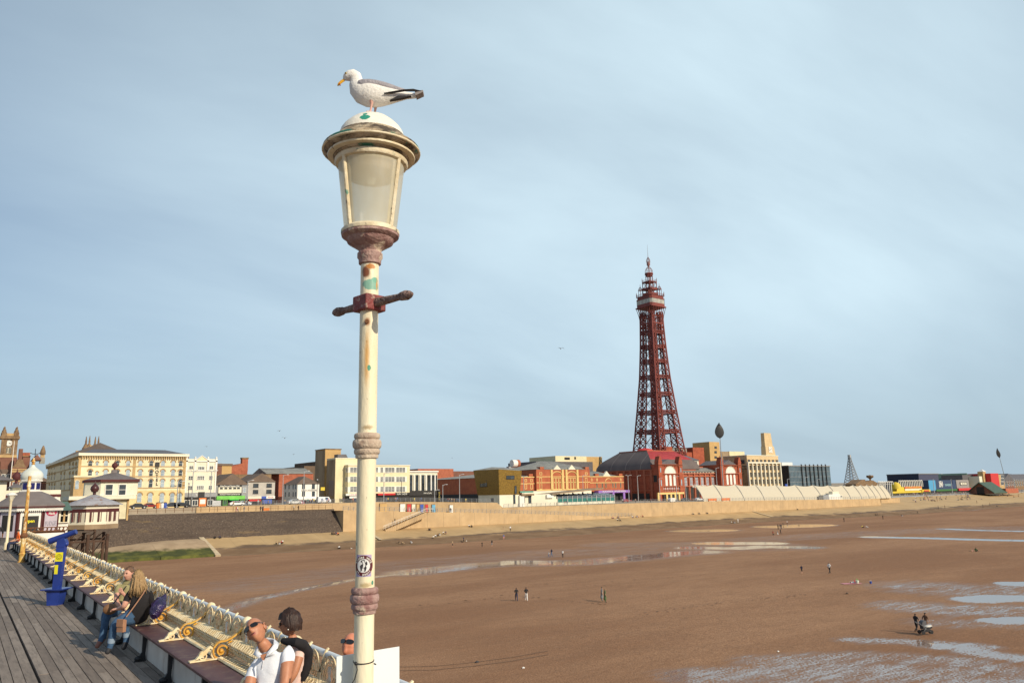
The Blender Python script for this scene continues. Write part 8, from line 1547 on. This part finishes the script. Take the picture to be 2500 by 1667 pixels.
# ================================================================ people on the benches
DK = 1.0
def P3(px, py, dep): d = ray(px,py); return Vector((0,0,CZ))+d*(dep*DK/d.dot(f0))
skinA = mat('tanned_skin', (0.48,0.215,0.12), 0.5, c2=(0.40,0.165,0.09), scale=18); skinB = mat('fair_skin', (0.60,0.33,0.24), 0.5, c2=(0.54,0.27,0.19), scale=18); skinC = mat('sunburnt_skin', (0.58,0.22,0.13), 0.5, c2=(0.50,0.18,0.10), scale=18)
lipm = plain((0.42,0.14,0.11),0.5); lens = mat('dark_lens', (0.012,0.010,0.010), 0.08, spec=0.8, scale=1)
def head_geo(m_, Mx, sc_=1.0, slot=0, lip=None, nose=1.0):
    nu, nv = 36, 30; o = len(m_.v)
    for i in range(nv+1):
        ph = math.pi*i/nv
        for j in range(nu):
            th = 2*math.pi*j/nu; x = math.sin(ph)*math.sin(th); y = -math.sin(ph)*math.cos(th); z = math.cos(ph)
            X, Y, Z = x*0.076, y*0.096, z*0.118
            lo = max(0,-z); X *= 1-0.30*lo**1.6; fr = max(0,-y)
            if Y > 0: Y *= 1-0.25*lo
            if y < 0 and z < -0.35: Y -= 0.012*min(1,(-z-0.35)*2)*fr**2
            g_ = lambda cx, cz, sx, sz: math.exp(-((X-cx)/sx)**2-((Z-cz)/sz)**2)*fr
            Y -= nose*(0.024*g_(0,-0.022,0.011,0.016)+0.013*g_(0,0.005,0.010,0.026)); Y -= 0.006*g_(0,0.034,0.045,0.010)
            Y += 0.011*(g_(0.031,0.012,0.017,0.012)+g_(-0.031,0.012,0.017,0.012)); Y -= 0.005*(g_(0.04,-0.02,0.02,0.02)+g_(-0.04,-0.02,0.02,0.02))
            Y -= 0.006*g_(0,-0.053,0.022,0.005)+0.006*g_(0,-0.066,0.020,0.006); Y += 0.006*g_(0,-0.0595,0.024,0.003); Y -= 0.008*g_(0,-0.092,0.02,0.014)
            m_.v.append(tuple(Mx @ (Vector((X,Y,Z))*sc_)))
    for i in range(nv):
        for j in range(nu):
            m_.f.append([o+i*nu+j,o+(i+1)*nu+j,o+(i+1)*nu+(j+1)%nu,o+i*nu+(j+1)%nu]); zc = math.cos(math.pi*(i+0.5)/nv)*0.118; q = (j+0.5)/nu; ww = min(q,1-q)
            m_.m.append(lip if (lip is not None and -0.072 < zc < -0.048 and ww < 0.045) else slot)
    for s_ in (-1,1):
        n0 = len(m_.v); m_.ball((0,0,0),0.030,10,7,slot,(0.35,0.75,1.05))
        for i in range(n0,len(m_.v)): v = Vector(m_.v[i]); m_.v[i] = tuple(Mx @ ((v+Vector((s_*0.078,0.012,-0.008)))*sc_))
        n0 = len(m_.v); m_.tube([(s_*0.085,0.012+0.022*math.cos(a_),-0.004+0.028*math.sin(a_)) for a_ in [math.pi*(-0.5+0.2*k) for k in range(8)]],0.006,5,slot)
        for i in range(n0,len(m_.v)): m_.v[i] = tuple(Mx @ (Vector(m_.v[i])*sc_))
def frame(face, up):
    y = -Vector(face).normalized(); z = Vector(up); z = (z-y*z.dot(y)).normalized(); x = y.cross(z); return Matrix((x,y,z)).transposed()
def hm(c, face, up): M_ = frame(face,up).to_4x4(); M_.translation = c; return M_
def cap_hair(m_, Mx, sc_, front, low, thick=0.012, rough=0.006, slot=0, seed=0):
    rnd = random.Random(seed); nu, nv = 30, 18; o = len(m_.v); ok = {}
    for i in range(nv+1):
        ph = math.pi*0.86*i/nv
        for j in range(nu):
            th = 2*math.pi*j/nu; x = math.sin(ph)*math.sin(th); y = -math.sin(ph)*math.cos(th); z = math.cos(ph); q = 1+rnd.gauss(0,rough/0.1); b_ = thick/0.1
            v = Vector((x*0.078*(1+b_)*q, y*0.098*(1+b_)*q+0.006, z*0.12*(1+b_)*q)); m_.v.append(tuple(Mx @ (v*sc_))); ok[(i,j)] = (z > front) if y < -0.55*math.sin(ph) else (z > lerp(front,low,min(1,(y+0.55)/0.9)) if y < 0.35 else z > low)
    for i in range(nv):
        for j in range(nu):
            if ok[(i,j)] and ok[(i+1,(j+1)%nu)] : m_.f.append([o+i*nu+j,o+(i+1)*nu+j,o+(i+1)*nu+(j+1)%nu,o+i*nu+(j+1)%nu]); m_.m.append(slot)
def glasses(Mx, sc_, parent, dz=0.0, dy=0.0, tilt=0.0, base=(0,0,0)):
    g_ = MB()
    for s_ in (-1,1):
        pts = [(s_*(0.036+0.029*math.copysign(abs(math.cos(a_))**0.6,math.cos(a_))), 0.010+0.019*math.copysign(abs(math.sin(a_))**0.7,math.sin(a_))) for a_ in [2*math.pi*k/14 for k in range(14)]]
        n0 = len(g_.v); g_.slab(pts if s_ > 0 else pts[::-1],-0.006,0.004)
        for i in range(n0,len(g_.v)): x, y, z = g_.v[i]; g_.v[i] = (x, y-0.098+0.35*x*x/0.07, z)
        g_.tube([(s_*0.064,-0.082,0.018),(s_*0.082,-0.05,0.016),(s_*0.084,0.01,0.010)],0.0035,5)
    g_.tube([(-0.010,-0.103,0.016),(0.010,-0.103,0.016)],0.004,5)
    Mt = Mx @ Matrix.Scale(sc_,4) @ Matrix.Translation((0,dy,dz)) @ Matrix.Rotation(tilt,4,'X'); g_.v = [tuple(Mt @ Vector(v)-Vector(base)) for v in g_.v]; return g_.build('sunglasses', lens, parent)
def hand(J, E, wrist, d, up, side, q, slot=0, s_=1.0):   # palm, four bent fingers and a thumb leaving the side of the palm
    d = Vector(d).normalized(); n_ = Vector(up); n_ = (n_-d*n_.dot(d)).normalized(); l_ = d.cross(n_)*side; w_ = Vector(wrist)
    J['pm'+q] = (w_+d*0.05*s_, 0.026*s_); E.append(('wr'+q,'pm'+q,slot))
    for k, (o_, ln) in enumerate(((-0.030,0.068),(-0.010,0.078),(0.010,0.073),(0.028,0.058))):
        b_ = w_+d*0.088*s_+l_*o_*s_; J['f%d'%k+q] = (b_,0.011*s_); J['g%d'%k+q] = (b_+(d*0.8-n_*0.45)*ln*0.5*s_,0.0095*s_); J['h%d'%k+q] = (b_+(d*1.1-n_*1.1)*ln*0.62*s_,0.008*s_); E += [('pm'+q,'f%d'%k+q,slot),('f%d'%k+q,'g%d'%k+q,slot),('g%d'%k+q,'h%d'%k+q,slot)]
    J['t0'+q] = (w_+d*0.035*s_-l_*0.034*s_,0.013*s_); J['t1'+q] = (w_+d*0.075*s_-l_*0.052*s_-n_*0.015,0.010*s_); E += [('pm'+q,'t0'+q,slot),('t0'+q,'t1'+q,slot)]
def figure(label, joints, edges, mats, hc, face, up, hs=1.0, hslot=0, lip=None, hair=None, nose=1.0):
    base = Vector(joints['pelvis'][0]); J = {k: (Vector(p)-base, r_) for k, (p, r_) in joints.items()}
    me_ = skin_mesh('body', J, edges, 2); Mx = hm(Vector(hc)-base, face, up); h_ = MB(); head_geo(h_, Mx, hs, hslot, lip, nose)
    m_ = MB(); m_.v = [tuple(v.co) for v in me_.vertices]+h_.v; n = len(me_.vertices); m_.f = [list(p.vertices) for p in me_.polygons]+[[i+n for i in f] for f in h_.f]; m_.m = [p.material_index for p in me_.polygons]+h_.m
    o = m_.build('person', mats, None, base, ang=180); tag(o, label, 'person')
    if hair: x = MB(); hair(x, Mx); x.build('hair', hair.mat, o, ang=180)
    return o, Mx, base
def limbs(ed, q, arm=(1,0), leg=(2,2)): ed += [('chest','sh'+q,1),('sh'+q,'sl'+q,arm[0]),('sl'+q,'el'+q,0 if arm[1] == 0 else arm[1]),('el'+q,'wr'+q,0 if arm[1] == 0 else arm[1]),('pelvis','kn'+q,leg[0]),('kn'+q,'an'+q,leg[1]),('an'+q,'to'+q,4)]
toC = -f0
# ---- man in white polo
DK = 0.925
polo = mat('white_polo', (0.72,0.75,0.80), 0.75, c2=(0.66,0.69,0.76), scale=9, bump=0.25, bscale=12); navy_tr = plain((0.05,0.06,0.10),0.8)
J = {'pelvis':(P3(662,1715,9.25),0.165),'spine':(P3(664,1680,9.25),(0.175,0.15)),'chest':(P3(664,1632,9.22),(0.19,0.145)),'up':(P3(659,1597,9.2),(0.13,0.10)),'neck':(P3(648,1578,9.15),0.066),'jaw':(P3(634,1558,9.10),0.066)}
E = [('pelvis','spine',1),('spine','chest',1),('chest','up',1),('up','neck',0),('neck','jaw',0)]
J.update({'shL':(P3(697,1588,9.2),0.08),'slL':(P3(702,1610,9.15),0.076),'elL':(P3(695,1674,9.0),0.057),'wrL':(P3(668,1732,8.75),0.038),'shR':(P3(624,1615,9.2),0.076),'slR':(P3(612,1649,9.12),0.071),'elR':(P3(606,1697,9.0),0.055),'wrR':(P3(630,1735,8.75),0.038),
          'knL':(P3(640,1745,8.85),0.085),'anL':(P3(625,1830,8.75),0.055),'toL':(P3(610,1845,8.65),0.045),'knR':(P3(600,1740,8.95),0.085),'anR':(P3(585,1820,8.85),0.055),'toR':(P3(570,1835,8.75),0.045)})
for q in 'LR': limbs(E, q)
dn = (toC*0.9+RV*-0.2-u0*0.3); hand(J,E,J['wrL'][0],dn,u0,1,'L'); hand(J,E,J['wrR'][0],dn,u0,-1,'R')
facev = toC*0.86-RV*0.22+u0*0.36; upv = u0*0.84-RV*0.56+f0*0.25
m1, M1, b1 = figure('bald man in white polo shirt and sunglasses tilting his head up', J, E, [skinA,polo,navy_tr,HAIRD,SHOE,lipm], P3(625,1538,9.05), facev, upv, 1.16, 0, 5, None, 1.5)
glasses(M1,1.18,m1)
mo = MB(); mo.ball((0,0,0),0.02,10,6,sc=(1.15,0.35,0.22)); mo.v = [tuple(M1 @ ((Vector(v)+Vector((0,-0.101,-0.060)))*1.16)) for v in mo.v]; mo.build('mouth', plain((0.10,0.03,0.025)), m1)
hr = MB(); cap_hair(hr, M1, 1.16, 0.99, -0.35, 0.002, 0.004, 0, 3); hr.f = [f for f in hr.f if (M1.inverted() @ Vector(hr.v[f[0]])).z < 0.048 and (M1.inverted() @ Vector(hr.v[f[0]])).y > -0.01]; hr.m = [0]*len(hr.f); hr.build('hair', plain((0.26,0.21,0.17),0.7), m1)
cl_ = MB(); A_ = [P3(x,y,d)-b1 for x,y,d in ((630,1588,9.05),(640,1596,9.0),(652,1594,9.0),(667,1574,9.08),(668,1561,9.22),(652,1557,9.3),(636,1568,9.25))]
B_ = [P3(x,y,d)-b1 for x,y,d in ((620,1598,9.04),(634,1607,8.97),(648,1606,8.97),(677,1583,9.06),(680,1572,9.24),(656,1570,9.34),(628,1580,9.27))]
cl_.add(A_+B_, [(0,1,8,7),(2,3,10,9),(3,4,11,10),(4,5,12,11),(5,6,13,12),(6,0,7,13)]); co = cl_.build('collar', polo, m1); sd_ = co.modifiers.new('s','SOLIDIFY'); sd_.thickness = 0.012
vt = MB(); vt.add([P3(634,1598,8.98)-b1,P3(656,1593,8.99)-b1,P3(643,1614,8.985)-b1],[(0,1,2)]); vt.build('open_neck', skinA, m1); pk_ = MB(); pk_.tube([P3(643,1612,8.97)-b1,P3(639,1634,8.99)-b1],0.012,5); pk_.build('placket', polo, m1)
# ---- woman with dark hair behind him
DK = 0.905
pinkt = mat('pale_pink_top', (0.74,0.54,0.47), 0.75, c2=(0.66,0.46,0.40), scale=9, bump=0.2, bscale=12); blackk = mat('black_knit', (0.014,0.012,0.014), 0.85, scale=20)
J = {'pelvis':(P3(726,1694,10.0),0.155),'spine':(P3(727,1655,10.0),0.135),'chest':(P3(727,1612,9.98),(0.14,0.13)),'up':(P3(722,1580,9.97),0.085),'neck':(P3(715,1563,9.95),0.055),'jaw':(P3(711,1545,9.93),0.056)}
E = [('pelvis','spine',1),('spine','chest',1),('chest','up',1),('up','neck',0),('neck','jaw',0)]
J.update({'shL':(P3(732,1586,9.84),0.066),'slL':(P3(731,1596,9.82),0.062),'elL':(P3(716,1648,9.72),0.05),'wrL':(P3(690,1680,9.7),0.034),'shR':(P3(716,1586,10.14),0.062),'slR':(P3(712,1600,10.15),0.058),'elR':(P3(700,1645,10.1),0.05),'wrR':(P3(682,1672,10.0),0.034),'knL':(P3(680,1712,9.75),0.08),'anL':(P3(675,1790,9.7),0.05),'toL':(P3(655,1802,9.65),0.04),'knR':(P3(680,1706,10.0),0.08),'anR':(P3(672,1780,9.95),0.05),'toR':(P3(652,1790,9.9),0.04)})
for q in 'LR': limbs(E, q, (0,0))
dn = (-RV*0.9+toC*0.3-u0*0.2); hand(J,E,J['wrL'][0],dn,u0,1,'L'); hand(J,E,J['wrR'][0],dn,u0,-1,'R')
facev = -RV*0.93-f0*-0.25-u0*0.05
def hairW(x, Mx): cap_hair(x, Mx, 1.06, 0.30, -0.42, 0.034, 0.004, 0, 8)
hairW.mat = mat('dark_brown_hair', (0.045,0.022,0.015), 0.55, c2=(0.020,0.010,0.008), scale=40, stretch=(1,1,0.25), bump=0.3, bscale=60)
w1, MW, bW = figure('woman with short dark hair, pink top and black knit behind the white polo', J, E, [skinA,pinkt,navy_tr,HAIRD,SHOE,lipm], P3(706,1523,9.92), facev, u0*1.0+RV*0.05, 1.04, 0, 5, hairW)
glasses(MW,1.05,w1)
sh = MB(); sh.tube([P3(x,y,d)-bW for x,y,d in ((690,1563,9.86),(704,1566,9.80),(722,1566,9.74),(740,1574,9.82),(750,1592,9.92),(748,1620,9.94),(742,1645,9.92),(738,1662,9.90))],[0.03,0.042,0.05,0.06,0.068,0.066,0.055,0.03],10); sh.build('black_knit', blackk, w1); MB().ball(P3(703.5,1536,9.8)-bW,0.007).build('earring', MT['white'], w1)
# ---- man half hidden by the white board
DK = 1.0
J = {'pelvis':(P3(868,1790,7.9),0.16),'spine':(P3(868,1745,7.9),0.15),'chest':(P3(868,1690,7.9),(0.18,0.14)),'up':(P3(866,1645,7.88),0.11),'neck':(P3(864,1622,7.88),0.062),'jaw':(P3(860,1602,7.85),0.062)}
E = [('pelvis','spine',1),('spine','chest',1),('chest','up',1),('up','neck',0),('neck','jaw',0)]
J.update({'shL':(P3(905,1655,7.9),0.075),'slL':(P3(907,1690,7.88),0.068),'elL':(P3(905,1750,7.8),0.05),'wrL':(P3(890,1790,7.6),0.036),'shR':(P3(832,1660,7.9),0.075),'slR':(P3(829,1690,7.88),0.068),'elR':(P3(832,1750,7.8),0.05),'wrR':(P3(850,1790,7.6),0.036),'knL':(P3(880,1810,7.5),0.085),'anL':(P3(880,1900,7.45),0.05),'toL':(P3(870,1915,7.35),0.04),'knR':(P3(835,1810,7.5),0.085),'anR':(P3(835,1900,7.45),0.05),'toR':(P3(825,1915,7.35),0.04)})
for q in 'LR': limbs(E, q)
m3, M3, b3 = figure('bald man with sunglasses on his forehead behind the white board', J, E, [skinC,plain((0.12,0.14,0.2)),navy_tr,HAIRD,SHOE,lipm], P3(858,1578,7.85), toC*0.9-RV*0.4-u0*0.05, u0, 1.08, 0, 5)
glasses(M3,1.10,m3,0.018,0.004,-0.40)
# ---- two women talking further along
denim = mat('blue_denim', (0.055,0.115,0.21), 0.85, c2=(0.03,0.07,0.14), scale=14); turn = plain((0.26,0.34,0.44),0.85)
J = {'pelvis':(P3(341,1502,14.55),0.20),'hipb':(P3(346,1513,14.6),0.21),'spine':(P3(342,1478,14.52),0.195),'chest':(P3(341,1452,14.5),(0.20,0.15)),'up':(P3(342,1434,14.5),0.11),'neck':(P3(339,1424,14.5),0.06),'jaw':(P3(337,1416,14.5),0.06)}
E = [('pelvis','hipb',1),('pelvis','spine',1),('spine','chest',1),('chest','up',1),('up','neck',0),('neck','jaw',0)]
J.update({'shL':(P3(320,1440,14.45),0.07),'slL':(P3(309,1464,14.4),0.065),'elL':(P3(303,1480,14.35),0.05),'wrL':(P3(288,1486,14.5),0.034),'shR':(P3(364,1441,14.55),0.075),'slR':(P3(369,1466,14.6),0.068),'elR':(P3(366,1492,14.7),0.05),'wrR':(P3(350,1505,14.9),0.034),'knL':(P3(279,1520,14.25),0.085),'anL':(P3(270,1576,14.25),0.052),'toL':(P3(259,1597,14.2),0.045),'knR':(P3(308,1524,14.45),0.085),'anR':(P3(309,1562,14.45),0.052),'toR':(P3(300,1586,14.35),0.045)})
for q in 'LR': limbs(E, q)
hand(J,E,J['wrL'][0],-RV*0.9+f0*0.4,u0,1,'L'); hand(J,E,J['wrR'][0],-RV*0.9+f0*0.4,u0,-1,'R')
blonde = mat('blonde_hair', (0.48,0.32,0.15), 0.5, c2=(0.22,0.13,0.06), scale=30, stretch=(6,6,1), bump=0.4, bscale=50)
def hairB(x, Mx):
    cap_hair(x, Mx, 1.05, 0.25, -0.6, 0.02, 0.010, 0, 4); rnd = random.Random(2)
    for i in range(120):
        a_ = rnd.uniform(-2.1,2.1); top_ = Vector((0.075*math.sin(a_)*0.6,0.09*math.cos(a_)*0.7,0.09)); mid_ = Vector((0.104*math.sin(a_),0.118*math.cos(a_)+0.012,-0.02+rnd.gauss(0,0.02))); ln = rnd.uniform(0.20,0.33)
        end = Vector((0.105*math.sin(a_)+rnd.gauss(0,0.03),0.11*max(0.1,math.cos(a_))+0.03+rnd.gauss(0,0.02),-ln)); x.tube([Mx @ top_, Mx @ mid_, Mx @ (mid_.lerp(end,0.55)+Vector((rnd.gauss(0,0.012),0.018,0))), Mx @ end],[0.012,0.015,0.012,0.003],5)
hairB.mat = blonde
w3, M3w, bw3 = figure('woman with long blonde hair and black top seen from behind', J, E, [skinB,blackk,denim,HAIRB,SHOE,lipm], P3(336,1412,14.5), f0*0.75-RV*0.62-u0*0.1, u0, 1.04, 0, 5, hairB)
tanl = mat('tan_leather', (0.38,0.20,0.12), 0.5, c2=(0.32,0.16,0.09), scale=10); bgp = P3(297,1524,14.1); bag = thing('shoulder_bag', 'small tan leather shoulder bag hanging beside the blonde woman', 'bag', bgp, -YAW+R_(-20))
MB().box(-0.070,0.070,-0.035,0.035,-0.12,0.08).build('bag_body', tanl, bag); MB().box(-0.073,0.073,-0.045,0.0,-0.03,0.093).build('flap', tanl, bag); MB().tube([P3(x,y,d)-bgp for x,y,d in ((308,1505,14.15),(320,1490,14.2),(336,1468,14.22),(350,1447,14.3),(356,1436,14.5))],0.012,5).build('strap', tanl, bag).rotation_euler = (0,0,YAW+R_(20))
for q in 'LR':
    a_ = J['an'+q][0]; k_ = J['kn'+q][0]; dv = (k_-a_).normalized(); MB().tube([a_+dv*0.05-bw3,a_+dv*0.13-bw3],[0.060,0.062],10).build('jeans_turn_up', turn, w3)
olive = mat('olive_top', (0.30,0.27,0.13), 0.8, c2=(0.24,0.21,0.10), scale=10)
J = {'pelvis':(P3(304,1488,15.6),0.155),'spine':(P3(304,1462,15.6),0.14),'chest':(P3(304,1438,15.55),(0.165,0.13)),'up':(P3(307,1423,15.55),0.10),'neck':(P3(312,1416,15.55),0.056),'jaw':(P3(315,1408,15.52),0.058)}
E = [('pelvis','spine',1),('spine','chest',1),('chest','up',1),('up','neck',0),('neck','jaw',0)]
J.update({'shL':(P3(326,1431,15.6),0.066),'slL':(P3(328,1446,15.5),0.06),'elL':(P3(318,1470,15.35),0.046),'wrL':(P3(303,1450,15.2),0.032),'shR':(P3(289,1431,15.5),0.066),'slR':(P3(286,1446,15.4),0.058),'elR':(P3(284,1467,15.25),0.046),'wrR':(P3(296,1486,15.1),0.032),'knL':(P3(262,1498,15.1),0.08),'anL':(P3(247,1561,15.0),0.05),'toL':(P3(234,1582,14.9),0.042),'knR':(P3(256,1492,15.4),0.08),'anR':(P3(254,1555,15.3),0.05),'toR':(P3(243,1572,15.2),0.042)})
for q in 'LR': limbs(E, q, (1,0))
hand(J,E,J['wrL'][0],-RV*0.5+u0*0.7+toC*0.3,toC,1,'L'); hand(J,E,J['wrR'][0],RV*0.8+toC*0.2-u0*0.2,u0,-1,'R')
def hairG(x, Mx): cap_hair(x, Mx, 1.04, 0.62, -0.55, 0.010, 0.006, 0, 6)
hairG.mat = mat('brown_tied_hair', (0.16,0.09,0.05), 0.55, c2=(0.09,0.05,0.03), scale=30)
w2, M2w, bw2 = figure('woman in olive sleeveless top and jeans facing the camera with hair tied back', J, E, [skinB,olive,denim,HAIRB,plain((0.26,0.12,0.09)),lipm], P3(315,1400,15.5), toC*0.9-RV*0.35-u0*0.05, u0, 1.06, 0, 5, hairG)
eb = MB()
for s_ in (-1,1): eb.ball((M2w @ Vector((s_*0.032,-0.086,0.013))),0.010,8,6,sc=(1.2,1,0.7)); eb.tube([M2w @ Vector((s_*0.018,-0.100,0.030)), M2w @ Vector((s_*0.034,-0.099,0.034)), M2w @ Vector((s_*0.052,-0.086,0.028))],0.004,5)
eb.build('eyes_and_brows', plain((0.10,0.05,0.03)), w2)
hbp = P3(269,1486,14.95); hb = thing('hand_bag', 'round brown leather bag on the knees of the woman in olive', 'bag', hbp); MB().ball((0,0,0),0.125,14,10,sc=(1,0.5,0.8)).build('bag_body', mat('brown_leather',(0.22,0.11,0.05),0.5,scale=10), hb); MB().tube([P3(x,y,d)-hbp for x,y,d in ((278,1472,14.95),(288,1458,15.1),(300,1442,15.3),(308,1430,15.45))],0.010,5).build('strap', MT['black'], hb)
pbp = P3(389,1480,14.25); pb_ = thing('carrier_bag', 'shiny dark purple carrier bag leaning against the bench back behind the blonde woman', 'bag', pbp); m_ = MB(); rnd = random.Random(4)
a_, c_ = P3(374,1504,14.15)-pbp, P3(403,1452,14.55)-pbp; pts = [a_.lerp(c_,k/6.) for k in range(7)]; m_.tube(pts,[0.05,0.10,0.125,0.12,0.09,0.05,0.025],9)
m_.v = [tuple(Vector(v)+Vector((rnd.gauss(0,0.012),rnd.gauss(0,0.012),rnd.gauss(0,0.012)))) for v in m_.v]; m_.build('bag_body', mat('purple_plastic',(0.035,0.018,0.09),0.22,c2=(0.012,0.008,0.03),scale=8,bump=0.6,bscale=18,spec=0.7), pb_, ang=30); m_ = MB(); m_.tube([c_,c_+Vector((0.03,0,0.10)),c_+Vector((0.07,0.03,0.03))],0.014,5); m_.build('handle', MT['black'], pb_)
